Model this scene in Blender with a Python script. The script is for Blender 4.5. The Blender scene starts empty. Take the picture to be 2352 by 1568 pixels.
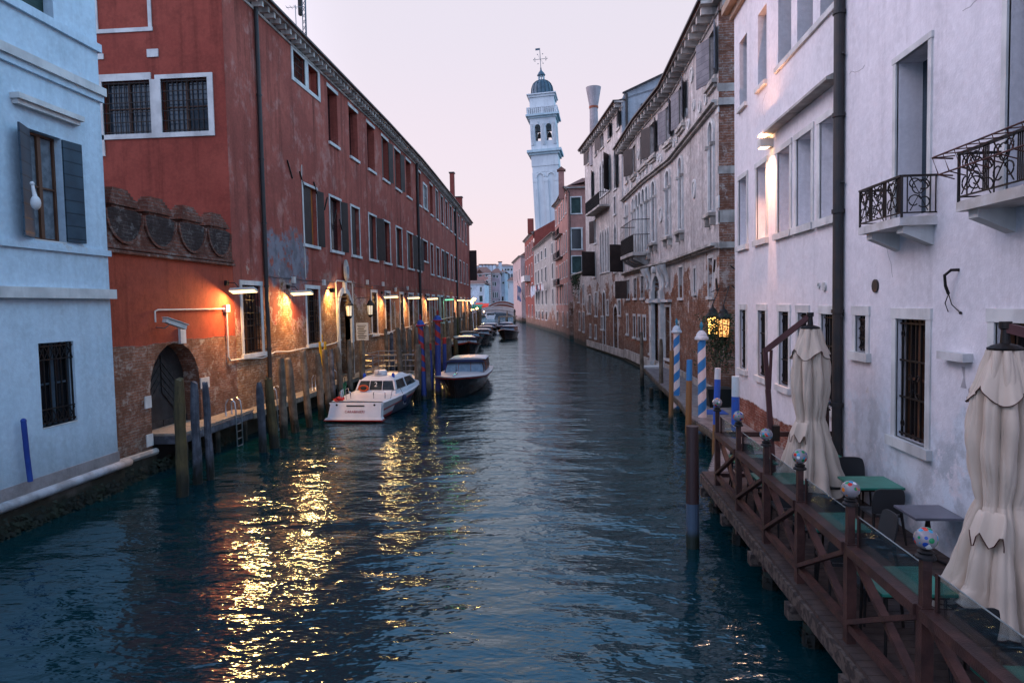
import bpy, math, random
from mathutils import Vector, Matrix
random.seed(7)
C = bpy.data.collections.new("scene_objects"); bpy.context.scene.collection.children.link(C)
sc = bpy.context.scene
PI = math.pi
R_ = math.radians
# ------------------------------------------------------------------ camera
F, CX, CY, H = 1568.0, 1176.0, 784.0, 4.6
yaw, pitch, roll = math.atan(124/1568), math.atan(84/1568), 0.020
fw = Vector((-math.sin(yaw)*math.cos(pitch), math.cos(yaw)*math.cos(pitch), -math.sin(pitch)))
rt = Vector((math.cos(yaw), math.sin(yaw), 0)); up = rt.cross(fw)
r2 = rt*math.cos(roll) - up*math.sin(roll); u2 = rt*math.sin(roll) + up*math.cos(roll)
cam = bpy.data.cameras.new("camera"); cam.lens = 24; cam.sensor_width = 36; cam.clip_start = .1; cam.clip_end = 3000
camo = bpy.data.objects.new("camera", cam); C.objects.link(camo)
camo.matrix_world = Matrix(((r2.x,u2.x,-fw.x,0),(r2.y,u2.y,-fw.y,0),(r2.z,u2.z,-fw.z,H),(0,0,0,1)))
sc.camera = camo
def ray(x, y): return fw + r2*((x-CX)/F) - u2*((y-CY)/F)
def onz(x, y, z): d = ray(x,y); t = (z-H)/d.z; return Vector((0,0,H)) + d*t
def ony(x, y, Y): d = ray(x,y); return Vector((0,0,H)) + d*(Y/d.y)
def onx(x, y, X): d = ray(x,y); return Vector((0,0,H)) + d*(X/d.x)
# ------------------------------------------------------------------ objects
WO = {}
def thing(name, label, cat, loc=(0,0,0), rz=0, group=None):
    o = bpy.data.objects.new(name, None); C.objects.link(o); o.empty_display_size = .2
    o.location = loc; o.rotation_euler = (0,0,rz); WO[o] = Vector(loc)
    o['label'] = label; o['category'] = cat
    if group: o['group'] = group
    return o
def tag(o, label, cat, group=None):
    o['label'] = label; o['category'] = cat
    if group: o['group'] = group
    return o
def struct(o, kind='structure'): o['kind'] = kind; return o
def dup(root, loc, rz=0, label=None, group=None, scale=None, parent=None):
    r = root.copy(); C.objects.link(r)
    if parent is None:
        r.location = loc; r.rotation_euler = (0,0,rz)
        if scale: r.scale = scale
        if label: r['label'] = label
        if group: r['group'] = group
    else: r.parent = parent
    for ch in root.children: dup(ch, None, parent=r)
    return r
SPLIT = {'medallion','lattice_grille','window_sill','arch_trim','end_string_course','grille_scroll','corbel','support_post','stone_block','iron_bracket','corner_stone','scroll_bracket','column','stone_trim','cross_beam','post','leg','parapet_post'}
class MB:
    def __init__(s): s.v = []; s.f = []
    def add(s, vs, fs):
        n = len(s.v); s.v += [Vector(v) for v in vs]; s.f += [tuple(i+n for i in f) for f in fs]; return s
    def hexa(s, p):
        return s.add(p, [(0,3,2,1),(4,5,6,7),(0,1,5,4),(1,2,6,5),(2,3,7,6),(3,0,4,7)])
    def box(s, x0,x1,y0,y1,z0,z1):
        return s.hexa([(x0,y0,z0),(x1,y0,z0),(x1,y1,z0),(x0,y1,z0),(x0,y0,z1),(x1,y0,z1),(x1,y1,z1),(x0,y1,z1)])
    def bar(s, a, b, w, h, upv=(0,0,1)):
        a = Vector(a); b = Vector(b); d = (b-a).normalized(); u = Vector(upv)
        if abs(d.dot(u)) > .99: u = Vector((1,0,0))
        r = d.cross(u).normalized(); u = r.cross(d).normalized(); r = r*w/2; u = u*h/2
        return s.hexa([a-r-u, a+r-u, b+r-u, b-r-u, a-r+u, a+r+u, b+r+u, b-r+u])
    def tube(s, pts, r, n=8, caps=True):
        pts = [Vector(p) for p in pts]; m = len(pts); rs = r if isinstance(r,(list,tuple)) else [r]*m
        ref = None; V = []; Fc = []
        for i, p in enumerate(pts):
            d = (pts[min(i+1,m-1)] - pts[max(i-1,0)]).normalized()
            if ref is None: ref = Vector((0,0,1)) if abs(d.z) < .9 else Vector((1,0,0))
            a = d.cross(ref); a = a.normalized() if a.length > 1e-6 else Vector((0,1,0)); b = d.cross(a).normalized(); ref = -b if False else ref
            for k in range(n):
                t = 2*PI*k/n; V.append(p + (a*math.cos(t) + b*math.sin(t))*rs[i])
        for i in range(m-1):
            for k in range(n): Fc.append((i*n+k, i*n+(k+1)%n, (i+1)*n+(k+1)%n, (i+1)*n+k))
        if caps: Fc += [tuple(range(n)), tuple((m-1)*n+k for k in range(n))]
        return s.add(V, Fc)
    def lathe(s, c, prof, n=20, fn=None):
        V = []; Fc = []; m = len(prof)
        for i, (r, z) in enumerate(prof):
            for k in range(n):
                t = 2*PI*k/n; rr = r*(fn(t, i/(m-1)) if fn else 1); V.append((c[0]+rr*math.cos(t), c[1]+rr*math.sin(t), c[2]+z))
        for i in range(m-1):
            for k in range(n): Fc.append((i*n+k, i*n+(k+1)%n, (i+1)*n+(k+1)%n, (i+1)*n+k))
        Fc += [tuple(range(n)), tuple((m-1)*n+k for k in range(n))]
        return s.add(V, Fc)
    def sphere(s, c, r, n=16, sq=(1,1,1)):
        prof = [(max(r*math.sin(PI*i/n),1e-4), -r*math.cos(PI*i/n)) for i in range(n+1)]
        k = len(s.v); s.lathe((0,0,0), prof, n*2)
        for i in range(k, len(s.v)): v = s.v[i]; s.v[i] = Vector((c[0]+v.x*sq[0], c[1]+v.y*sq[1], c[2]+v.z*sq[2]))
        return s
    def prism(s, poly, ext):
        n = len(poly); e = Vector(ext); P = [Vector(p) for p in poly]
        return s.add(P + [p+e for p in P], [tuple(range(n)), tuple(range(2*n-1, n-1, -1))] + [(i,(i+1)%n,n+(i+1)%n,n+i) for i in range(n)])
    def grid(s, rows, close=False):
        m = len(rows); n = len(rows[0]); V = [p for r in rows for p in r]; Fc = []
        for i in range(m-1):
            for k in range(n if close else n-1): Fc.append((i*n+k, i*n+(k+1)%n, (i+1)*n+(k+1)%n, (i+1)*n+k))
        return s.add(V, Fc)
    def build(s, name, m, parent=None, smooth=False, loc=None):
        if name in SPLIT and parent is not None:      # every loose piece becomes a part of its own
            par = list(range(len(s.v)))
            def fd(a):
                while par[a] != a: par[a] = par[par[a]]; a = par[a]
                return a
            for f in s.f:
                r0 = fd(f[0])
                for i in f[1:]: par[fd(i)] = r0
            isl = {}
            for f in s.f: isl.setdefault(fd(f[0]),[]).append(f)
            if len(isl) > 1:
                first = None
                for fs in isl.values():
                    ids = sorted({i for f in fs for i in f}); mp = {i:k for k,i in enumerate(ids)}
                    mb = MB(); mb.v = [s.v[i] for i in ids]; mb.f = [tuple(mp[i] for i in f) for f in fs]
                    o = mb._build(name, m, parent, smooth, loc); first = first or o
                return first
        return s._build(name, m, parent, smooth, loc)
    def _build(s, name, m, parent=None, smooth=False, loc=None):
        off = WO.get(parent, Vector((0,0,0))) if parent else Vector((0,0,0))
        if parent is None: off = Vector(loc) if loc is not None else (sum(s.v, Vector((0,0,0)))/max(1,len(s.v)))
        me = bpy.data.meshes.new(name); me.from_pydata([v-off for v in s.v], [], s.f); me.update()
        me.materials.append(m)
        if smooth: me.polygons.foreach_set('use_smooth', [True]*len(me.polygons))
        o = bpy.data.objects.new(name, me); C.objects.link(o); WO[o] = off
        if parent: o.parent = parent
        else: o.location = off
        return o
# ------------------------------------------------------------------ facade surfaces
class Fac:
    """vertical surface; axis y: t is Y and pts give (X,Y); axis x: t is X, plane Y=y0 facing the camera"""
    def __init__(s, pts=None, side=1, y0=None):
        s.pts = pts; s.side = side; s.y0 = y0; s.holes = []
    def X(s, t):
        p = s.pts
        for a, b in zip(p, p[1:]):
            if t <= b[1] or b is p[-1]: return a[0] + (b[0]-a[0])*(t-a[1])/(b[1]-a[1])
    def pos(s, t, z, o=0):
        return Vector((t, s.y0-o, z)) if s.pts is None else Vector((s.X(t)+s.side*o, t, z))
    def px(s, x, y):
        if s.pts is None: q = ony(x,y,s.y0); return q.x, q.z
        d = ray(x,y)
        for a, b in zip(s.pts, s.pts[1:]):
            n = Vector((-(b[1]-a[1]), b[0]-a[0], 0)); den = d.dot(n)
            if abs(den) < 1e-9: continue
            k = (a[0]*n.x + a[1]*n.y)/den
            if k <= 0: continue
            q = Vector((0,0,H)) + d*k
            if (a[1]-.01 <= q.y or a is s.pts[0]) and (q.y <= b[1]+.01 or b is s.pts[-1]): return q.y, q.z
        return q.y, q.z
    def nodes(s, a, b): return [] if s.pts is None else [p[1] for p in s.pts if a+.01 < p[1] < b-.01]
    def fbox(s, mb, t0,t1,z0,z1,o0,o1):
        ts = [t0] + s.nodes(t0,t1) + [t1]
        for a, b in zip(ts, ts[1:]):
            mb.hexa([s.pos(a,z0,o1), s.pos(b,z0,o1), s.pos(b,z0,o0), s.pos(a,z0,o0), s.pos(a,z1,o1), s.pos(b,z1,o1), s.pos(b,z1,o0), s.pos(a,z1,o0)])
        return mb
    def disc(s, mb, t, z, r, o0, o1, n=16, rin=0, sq=1):
        P = [(t+r*math.cos(2*PI*k/n), z+r*sq*math.sin(2*PI*k/n)) for k in range(n)]
        if rin:
            Q = [(t+rin*math.cos(2*PI*k/n), z+rin*sq*math.sin(2*PI*k/n)) for k in range(n)]
            rows = [[s.pos(*p,o0) for p in P], [s.pos(*p,o1) for p in P], [s.pos(*p,o1) for p in Q], [s.pos(*p,o0) for p in Q]]
            mb.grid(rows, True)
        else:
            mb.add([s.pos(*p,o0) for p in P]+[s.pos(*p,o1) for p in P], [tuple(range(n,2*n))]+[(i,(i+1)%n,n+(i+1)%n,n+i) for i in range(n)])
    @staticmethod
    def arc(t0,t1,z1,kind,n=10):
        c = (t0+t1)/2; w = (t1-t0)/2
        if kind == 'round': return [(c-w*math.cos(PI*k/n), z1-w+w*math.sin(PI*k/n)) for k in range(n+1)]
        hh = w*1.6; P = []
        for k in range(n+1):                       # pointed, ogee-like
            u = -1+2*k/n; P.append((c+w*u, z1-hh*(abs(u)**1.5)))
        return P
    def wall(s, T0,T1,Z0,Z1,name,m,parent,extra_t=()):
        r = lambda v: round(v,4)
        ts = {r(T0),r(T1)} | {r(t) for t in s.nodes(T0,T1)} | {r(t) for t in extra_t}; zs = {r(Z0),r(Z1)}
        for h in s.holes:
            for t in h[:2]:
                if T0 < t < T1: ts.add(r(t))
            for z in h[2:4]:
                if Z0 < z < Z1: zs.add(r(z))
        ts = sorted(ts); zs = sorted(zs); mb = MB(); idx = {}
        def vi(i,j):
            if (i,j) not in idx: idx[(i,j)] = len(mb.v); mb.v.append(s.pos(ts[i],zs[j]))
            return idx[(i,j)]
        for i in range(len(ts)-1):
            tc = (ts[i]+ts[i+1])/2
            hs = [h for h in s.holes if h[0] < tc < h[1]]
            for j in range(len(zs)-1):
                zc = (zs[j]+zs[j+1])/2
                if any(h[2] < zc < h[3] for h in hs): continue
                mb.f.append((vi(i,j),vi(i+1,j),vi(i+1,j+1),vi(i,j+1)))
        for (t0,t1,z0,z1,arch,d) in s.holes:
            if t1 < T0 or t0 > T1: continue
            q = lambda a,b: mb.add([s.pos(*a),s.pos(*b),s.pos(*b,-d),s.pos(*a,-d)],[(0,1,2,3)])
            if arch:
                A = s.arc(t0,t1,z1,arch)
                for a, b in zip(A, A[1:]):
                    mb.add([s.pos(*a),s.pos(*b),s.pos(b[0],z1),s.pos(a[0],z1)],[(0,1,2,3)]); q(a,b)
                zt = A[0][1]
            else: q((t0,z1),(t1,z1)); zt = z1
            q((t0,z0),(t0,zt)); q((t1,z0),(t1,zt)); q((t0,z0),(t1,z0))
        return mb.build(name, m, parent)
def fslab(fac, mb, t, o, ang, w, z0, z1, th=.04, sgn=1):
    """a leaf hinged at (t,o); ang 0 lies along +t*sgn, 90 sticks straight out"""
    a = R_(ang); P = []
    for (u, v) in ((0,0),(w,0),(w,th),(0,th)):
        P.append((t + sgn*(u*math.cos(a) - v*math.sin(a)), o + u*math.sin(a) + v*math.cos(a)))
    mb.hexa([fac.pos(p[0],z0,p[1]) for p in P] + [fac.pos(p[0],z1,p[1]) for p in P])
# ------------------------------------------------------------------ materials
def nd(nt, typ, ins=None, **at):
    n = nt.nodes.new(typ)
    for k, v in at.items(): setattr(n, k, v)
    for k, v in (ins or {}).items():
        if isinstance(v, bpy.types.NodeSocket): nt.links.new(v, n.inputs[k])
        else: n.inputs[k].default_value = v
    return n
def c4(c): return (c[0],c[1],c[2],1)
def mixc(nt, f, a, b, mode='MIX'):
    n = nt.nodes.new('ShaderNodeMix'); n.data_type = 'RGBA'; n.blend_type = mode
    for i, v in ((0,f),(6,a),(7,b)):
        if isinstance(v, bpy.types.NodeSocket): nt.links.new(v, n.inputs[i])
        else: n.inputs[i].default_value = v if i == 0 else (c4(v) if len(v)==3 else v)
    return n.outputs[2]
def math_(nt, op, a, b=0.0, c=0.0, clamp=False):
    n = nt.nodes.new('ShaderNodeMath'); n.operation = op; n.use_clamp = clamp
    for i, v in enumerate((a,b,c)):
        if isinstance(v, bpy.types.NodeSocket): nt.links.new(v, n.inputs[i])
        else: n.inputs[i].default_value = v
    return n.outputs[0]
def ss(nt, v, a, b):
    n = nd(nt,'ShaderNodeMapRange',{0:v,1:a,2:b}); n.interpolation_type = 'SMOOTHSTEP'; return n.outputs[0]
def noise(nt, vec, scale, detail=4, rough=.55, out=0, mapscale=None):
    if mapscale:
        mp = nd(nt,'ShaderNodeMapping',{0:vec,3:mapscale}); vec = mp.outputs[0]
    return nd(nt,'ShaderNodeTexNoise',{'Vector':vec,'Scale':scale,'Detail':detail,'Roughness':rough}).outputs[out]
def newmat(name):
    m = bpy.data.materials.new(name); m.use_nodes = True; nt = m.node_tree
    b = nt.nodes['Principled BSDF']; return m, nt, b
MATS = {}
def M(name, c1, c2=None, scale=2.0, rough=.75, metal=0, streak=0, bump=.15, bscale=40, obj=False, mix=(.35,.65), spec=.3, emit=None, wave=None, tide=False):
    if name in MATS: return MATS[name]
    m, nt, b = newmat(name); MATS[name] = m
    P = nd(nt,'ShaderNodeTexCoord').outputs[3] if obj else nd(nt,'ShaderNodeNewGeometry').outputs[0]
    c2 = c2 or tuple(v*.72 for v in c1)
    f = ss(nt, noise(nt,P,scale), mix[0], mix[1]); col = mixc(nt, f, c1, c2)
    if streak:
        s = ss(nt, noise(nt,P,1.0,5,.65,mapscale=(2.2,2.2,.16)), .48, .72)
        col = mixc(nt, math_(nt,'MULTIPLY',s,streak), col, tuple(v*.35 for v in c1))
    h = noise(nt,P,bscale,3)
    if tide:
        s3 = nd(nt,'ShaderNodeSeparateXYZ',{0:nd(nt,'ShaderNodeNewGeometry').outputs[0]}); zz = math_(nt,'ADD',s3.outputs[2],math_(nt,'MULTIPLY',noise(nt,P,5,4),.5))
        col = mixc(nt, ss(nt,zz,1.05,.55), col, (.012,.014,.010))
        sp = ss(nt,noise(nt,P,1,5,.7,mapscale=(14,14,1.2)),.50,.62); col = mixc(nt, math_(nt,'MULTIPLY',sp,.6), col, tuple(v*.35 for v in c1))
    if wave:
        sx = nd(nt,'ShaderNodeSeparateXYZ',{0:P}); w = math_(nt,'FRACT',math_(nt,'MULTIPLY',sx.outputs[wave[0]],wave[1]))
        w2 = ss(nt,w,.0,.12); col = mixc(nt, w2, tuple(v*.35 for v in c1), col); h = math_(nt,'ADD',h,math_(nt,'MULTIPLY',w2,3.0))
    nt.links.new(col, b.inputs['Base Color']); b.inputs['Roughness'].default_value = rough; b.inputs['Metallic'].default_value = metal
    b.inputs['Specular IOR Level'].default_value = spec
    if bump:
        bp = nd(nt,'ShaderNodeBump',{'Strength':bump,'Distance':.02,'Height':h}); nt.links.new(bp.outputs[0], b.inputs['Normal'])
    if emit: b.inputs['Emission Color'].default_value = c4(emit[:3]); b.inputs['Emission Strength'].default_value = emit[3]
    return m
def wallmat(name, base, alt, brick=((.30,.12,.07),(.22,.10,.07)), mortar=(.30,.27,.23), z=(1.,2.), amt=.5, patch=None, big=.35, dark=.5, allbrick=False, algae=True, pale=None, bsc=1.0, extra=None, stain=None, grit=.3, off=0.0, blot=.55):
    """plaster with streaks, brick showing where the noise + height mask says"""
    m, nt, b = newmat(name)
    g = nd(nt,'ShaderNodeNewGeometry'); P = g.outputs[0]; sx = nd(nt,'ShaderNodeSeparateXYZ',{0:P})
    u = math_(nt,'ADD',sx.outputs[0],sx.outputs[1]); Z = sx.outputs[2]
    wob = noise(nt,P,.8,2); Zw = math_(nt,'ADD',Z,math_(nt,'MULTIPLY',wob,.03))
    bv = nd(nt,'ShaderNodeCombineXYZ',{0:u,1:Zw}).outputs[0]
    n1 = noise(nt,P,big,6,.6); n2 = noise(nt,P,1.3,6,.65); n3 = noise(nt,P,9,5,.6)
    col = mixc(nt, ss(nt,n1,.38,.62), base, alt)
    col = mixc(nt, math_(nt,'MULTIPLY',ss(nt,n2,.45,.75),blot), col, tuple(v*.62 for v in base))
    if pale: col = mixc(nt, math_(nt,'MULTIPLY',ss(nt,noise(nt,P,.8,6,.7),.52,.66),.7), col, pale)
    st = ss(nt, noise(nt,P,1.0,6,.7,mapscale=(1.9,1.9,.11)), .46, .70)
    col = mixc(nt, math_(nt,'MULTIPLY',ss(nt,noise(nt,P,2.6,9,.75),.46,.56),grit), col, tuple(v*.58 for v in base))
    col = mixc(nt, math_(nt,'MULTIPLY',st,dark), col, tuple(v*.30 for v in base))
    col = mixc(nt, math_(nt,'MULTIPLY',ss(nt,n3,.35,.8),.25), col, tuple(min(1,v*1.5) for v in base))
    for (ya,yb,za,zb_,rc,rs) in (stain or ()):
        Yc = sx.outputs[1]; wv = math_(nt,'MULTIPLY',math_(nt,'SUBTRACT',noise(nt,P,.7,7,.7),.5),3.2)
        dy = math_(nt,'SUBTRACT',math_(nt,'ABSOLUTE',math_(nt,'SUBTRACT',Yc,(ya+yb)/2)),(yb-ya)/2); dz = math_(nt,'SUBTRACT',math_(nt,'ABSOLUTE',math_(nt,'SUBTRACT',Z,(za+zb_)/2)),(zb_-za)/2)
        s_ = ss(nt, math_(nt,'ADD',math_(nt,'MAXIMUM',dy,dz),wv), .25, -.15)
        rc2 = mixc(nt, ss(nt,noise(nt,P,1.6,6,.7),.42,.6), rc, tuple(v*.6 for v in rc)); s_ = math_(nt,'MULTIPLY',s_,ss(nt,noise(nt,P,2.2,8,.75),.40,.47))
        col = mixc(nt, math_(nt,'MULTIPLY',s_,rs), col, rc2)
    if False:
        s_ = ss(nt, math_(nt,'ADD',math_(nt,'MULTIPLY',noise(nt,P,.9,5,.7),.8),math_(nt,'MULTIPLY',math_(nt,'SUBTRACT',stain[0],Z),stain[1])),.45,.7)
        col = mixc(nt, math_(nt,'MULTIPLY',s_,stain[3]), col, stain[2])
    bt = nd(nt,'ShaderNodeTexBrick',{'Vector':bv,'Color1':c4(brick[0]),'Color2':c4(brick[1]),'Mortar':c4(mortar),'Scale':1.0,'Mortar Size':.009*bsc,'Mortar Smooth':.3,'Bias':0.,'Brick Width':.26*bsc,'Row Height':.078*bsc})
    bc = mixc(nt, ss(nt,noise(nt,P,3.3,4,.7),.35,.7), bt.outputs[0], tuple(v*.45 for v in brick[0]))
    bc = mixc(nt, math_(nt,'MULTIPLY',ss(nt,noise(nt,bv,14,2,.5,mapscale=(.3,1,1)),.56,.64),.3), bc, tuple(min(1,v*1.5) for v in mortar))
    bc = mixc(nt, math_(nt,'MULTIPLY',ss(nt,noise(nt,P,1.1,7,.72),.44,.60),.75), bc, tuple(v*.38 for v in brick[0]))
    bc = mixc(nt, math_(nt,'MULTIPLY',ss(nt,noise(nt,bv,1.7,7,.75),.55,.63),.6), bc, tuple(min(.8,v*1.25+.04) for v in mortar))
    if allbrick: mask = 1.0; col2 = bc
    else:
        k = math_(nt,'MULTIPLY',math_(nt,'SUBTRACT',z[1],Z),1/(z[1]-z[0]))
        mk = math_(nt,'ADD',math_(nt,'MULTIPLY',math_(nt,'MINIMUM',k,1.2),amt),math_(nt,'ADD',math_(nt,'MULTIPLY_ADD',noise(nt,P,.45,8,.68),1.0,off),math_(nt,'MULTIPLY',n3,.12)))
        if extra: mk = math_(nt,'ADD',mk,extra)
        mask = ss(nt, mk, .74, .79) if amt >= 0 else 0.0; col2 = mixc(nt, mask, col, bc)
        if amt < 0: mk = math_(nt,'MULTIPLY',n1,0.0)
        edge = ss(nt, math_(nt,'ABSOLUTE',math_(nt,'SUBTRACT',mk,.745)), .028, .0)
        col2 = mixc(nt, math_(nt,'MULTIPLY',edge,.45), col2, tuple(min(.8,v*1.3+.12) for v in mortar))
    if algae:
        a = ss(nt, math_(nt,'ADD',Z,math_(nt,'MULTIPLY',math_(nt,'SUBTRACT',n2,.5),.9)), .75, .35)
        col2 = mixc(nt, a, col2, (.012,.020,.012))
        a2 = ss(nt, math_(nt,'ADD',Z,math_(nt,'MULTIPLY',math_(nt,'SUBTRACT',n1,.5),2.5)), 2.2, .6)
        col2 = mixc(nt, math_(nt,'MULTIPLY',a2,.45), col2, (.06,.05,.04))
    nt.links.new(col2, b.inputs['Base Color']); b.inputs['Roughness'].default_value = .88; b.inputs['Specular IOR Level'].default_value = .2
    hb = math_(nt,'ADD', math_(nt,'MULTIPLY',bt.outputs[1],-1.0), math_(nt,'MULTIPLY',n3,1.5))
    hp = math_(nt,'ADD', math_(nt,'MULTIPLY',noise(nt,P,30,3),.5), math_(nt,'ADD',math_(nt,'MULTIPLY',n2,1.2),1.5))
    hh = nd(nt,'ShaderNodeMix',{0:mask,2:hp,3:hb}); 
    bp = nd(nt,'ShaderNodeBump',{'Strength':.55,'Distance':.02,'Height':hh.outputs[0]}); nt.links.new(bp.outputs[0], b.inputs['Normal'])
    return m
stone = M('white_stone',(.62,.62,.60),(.46,.46,.45),scale=1.5,streak=.35)
stone_old = M('weathered_stone',(.50,.47,.43),(.26,.24,.22),scale=1.2,streak=.8,bump=.4)
dark = M('dark_interior',(.012,.013,.016),(.006,.006,.008),rough=.15,bump=0,spec=.5)
shut = M('brown_shutter',(.035,.024,.022),(.02,.015,.014),wave=(2,9.0),rough=.6)
shut_b = M('blue_shutter',(.03,.06,.085),(.02,.04,.06),wave=(2,3.3),rough=.5)
shut_g = M('green_shutter',(.025,.055,.05),(.015,.035,.03),wave=(2,9),rough=.6)
shut_gr = M('grey_shutter',(.16,.16,.18),(.10,.10,.12),wave=(2,3.6),rough=.6)
iron = M('black_iron',(.018,.018,.02),(.03,.022,.018),rough=.5,metal=.5,scale=8)
brownwood = M('brown_window_wood',(.12,.055,.03),(.08,.035,.02),rough=.5)
copper = M('dark_copper_pipe',(.02,.022,.024),(.035,.028,.026),rough=.5,scale=3)
tile = M('roof_tile',(.20,.085,.06),(.11,.06,.05),scale=4,wave=(1,4.5),bump=.6)
glassblue = M('window_glass',(.02,.03,.04),(.05,.07,.09),rough=.08,bump=0,spec=.6,scale=1.2)
wood = M('grey_weathered_wood',(.20,.16,.12),(.10,.078,.056),scale=3,streak=.8,rough=.85,bump=.6,bscale=25,tide=True)
wood_g = M('blue_grey_wood',(.13,.14,.165),(.05,.055,.068),scale=4,streak=.8,rough=.85,bump=.6,tide=True)
wood_o = M('olive_painted_wood',(.10,.075,.03),(.065,.05,.024),scale=4,streak=.5,rough=.7,bump=.4,tide=True)
pipe_w = M('white_pipe',(.62,.60,.56),(.5,.48,.44),rough=.5)
steel = M('steel_tube',(.45,.45,.46),(.35,.35,.36),rough=.3,metal=.9,bump=0)
# ------------------------------------------------------------------ windows
def win(fac, par, t0,t1,z0,z1, d=.28, fr=.13, fm=stone, pane=dark, sill=.16, sh=(), shm=None, grille=None, arch=None, sash=None, head=None, nm='window', fo=.03, hole=True, label=None, balk=False):
    if hole: fac.holes.append((t0,t1,z0,z1,arch,d))
    mb = MB()
    if arch:
        A = fac.arc(t0,t1,z1,arch); A2 = fac.arc(t0-fr,t1+fr,z1+fr,arch); zt = A[0][1]
        for i in range(len(A)-1):
            a,b,c,e = A[i],A[i+1],A2[i+1],A2[i]
            mb.hexa([fac.pos(*a,-.02),fac.pos(*b,-.02),fac.pos(*c,-.02),fac.pos(*e,-.02),fac.pos(*a,fo),fac.pos(*b,fo),fac.pos(*c,fo),fac.pos(*e,fo)])
        zt = max(A[0][1],A2[0][1]) if False else A[0][1]
        if fr: fac.fbox(mb,t0-fr,t0,z0,zt,-.02,fo); fac.fbox(mb,t1,t1+fr,z0,zt,-.02,fo)
    elif fr:
        fac.fbox(mb,t0-fr,t0,z0,z1,-.02,fo); fac.fbox(mb,t1,t1+fr,z0,z1,-.02,fo); fac.fbox(mb,t0-fr-.02,t1+fr+.02,z1,z1+fr*(head or 1),-.02,fo+.01)
    if sill and not arch or sill and arch: fac.fbox(mb,t0-fr-.06,t1+fr+.06,z0-sill,z0,-.05,fo+.07)
    if not mb.v: fac.fbox(mb,t0,t1,z0-.03,z0,-d,.01)
    w = mb.build(nm, fm, par)
    if label: w['label'] = label
    p = MB(); p.add([fac.pos(t0,z0,-d+.01),fac.pos(t1,z0,-d+.01),fac.pos(t1,z1,-d+.01),fac.pos(t0,z1,-d+.01)],[(0,1,2,3)]); p.build('pane',pane,w)
    if sash:
        q = MB(); o0,o1 = -d+.02,-d+.07; s_ = .06
        fac.fbox(q,t0,t0+s_,z0,z1,o0,o1); fac.fbox(q,t1-s_,t1,z0,z1,o0,o1); c=(t0+t1)/2; fac.fbox(q,c-.05,c+.05,z0+s_,z1-s_,o0,o1+.01)
        fac.fbox(q,t0+s_,t1-s_,z0,z0+s_,o0,o1); fac.fbox(q,t0+s_,t1-s_,z1-s_,z1,o0,o1); fac.fbox(q,t0+s_,t1-s_,z0+(z1-z0)*.5-.02,z0+(z1-z0)*.5+.02,o0+.003,o1-.003); q.build('sash',sash,w)
    for (side, ang, wd) in sh:
        q = MB(); sm = shm or shut
        if side == 'l': fslab(fac,q,t0,-.10 if ang<5 else .04,ang,wd,z0+.02,z1-.02,sgn=(1 if ang<=90 else 1))
        else: fslab(fac,q,t1,-.10 if ang<5 else .04,ang,wd,z0+.02,z1-.02,sgn=-1)
        q.build('shutter',sm,w)
    if grille:
        q = MB(); n, mrows, go = grille; g=.014
        for k in range(n+1):
            t = t0+.03+(t1-t0-.06)*k/n; fac.fbox(q,t-g,t+g,z0+.02,z1-.02,go,go+2*g)
        for k in range(mrows+1):
            z = z0+.08+(z1-z0-.16)*k/mrows; fac.fbox(q,t0+.01,t1-.01,z-g,z+g,go+2*g+.002,go+4*g)
        q.build('grille',iron,w)
    return w
def brackets(fac, par, T0, T1, step, z, w=.14, h=.2, out=.38, m=None, nm='cornice', roofm=None, ovh=.5, th=.12):
    mb = MB(); t = T0+step/2
    while t < T1: fac.fbox(mb,t-w/2,t+w/2,z-h,z,0,out); t += step
    fac.fbox(mb,T0,T1,z,z+th,-.1,ovh); fac.fbox(mb,T0,T1,z-h-.1,z-h,-.05,.06)
    o = mb.build(nm, m or stone_old, par)
    g = MB(); fac.fbox(g,T0,T1,z+th,z+th+.09,-.3,ovh+.12); g.build('gutter',copper,o)
    return o
def roof(fac, par, T0, T1, z, depth, rise, ovh=.62, m=None):
    mb = MB(); ts = [T0]+fac.nodes(T0,T1)+[T1]
    rows = [[fac.pos(t,z+.05,ovh) for t in ts],[fac.pos(t,z+rise,-depth) for t in ts],[fac.pos(t,z,-2*depth) for t in ts]]
    mb.grid(rows); mb.grid([[p+Vector((0,0,-.08)) for p in r] for r in rows]); return mb.build('roof', m or tile, par)
def sides(fac, par, T0, T1, z0, z1, depth, m, rise=0):
    mb = MB()
    for t in (T0,T1):
        a=[fac.pos(t,z0,0),fac.pos(t,z0,-2*depth),fac.pos(t,z1,-2*depth),fac.pos(t,z1+rise,-depth),fac.pos(t,z1,0)]; mb.add(a,[(0,1,2,3,4)])
    mb.add([fac.pos(T0,z0,-2*depth),fac.pos(T1,z0,-2*depth),fac.pos(T1,z1,-2*depth),fac.pos(T0,z1,-2*depth)],[(0,1,2,3)])
    return mb.build('side_wall', m, par)
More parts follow.
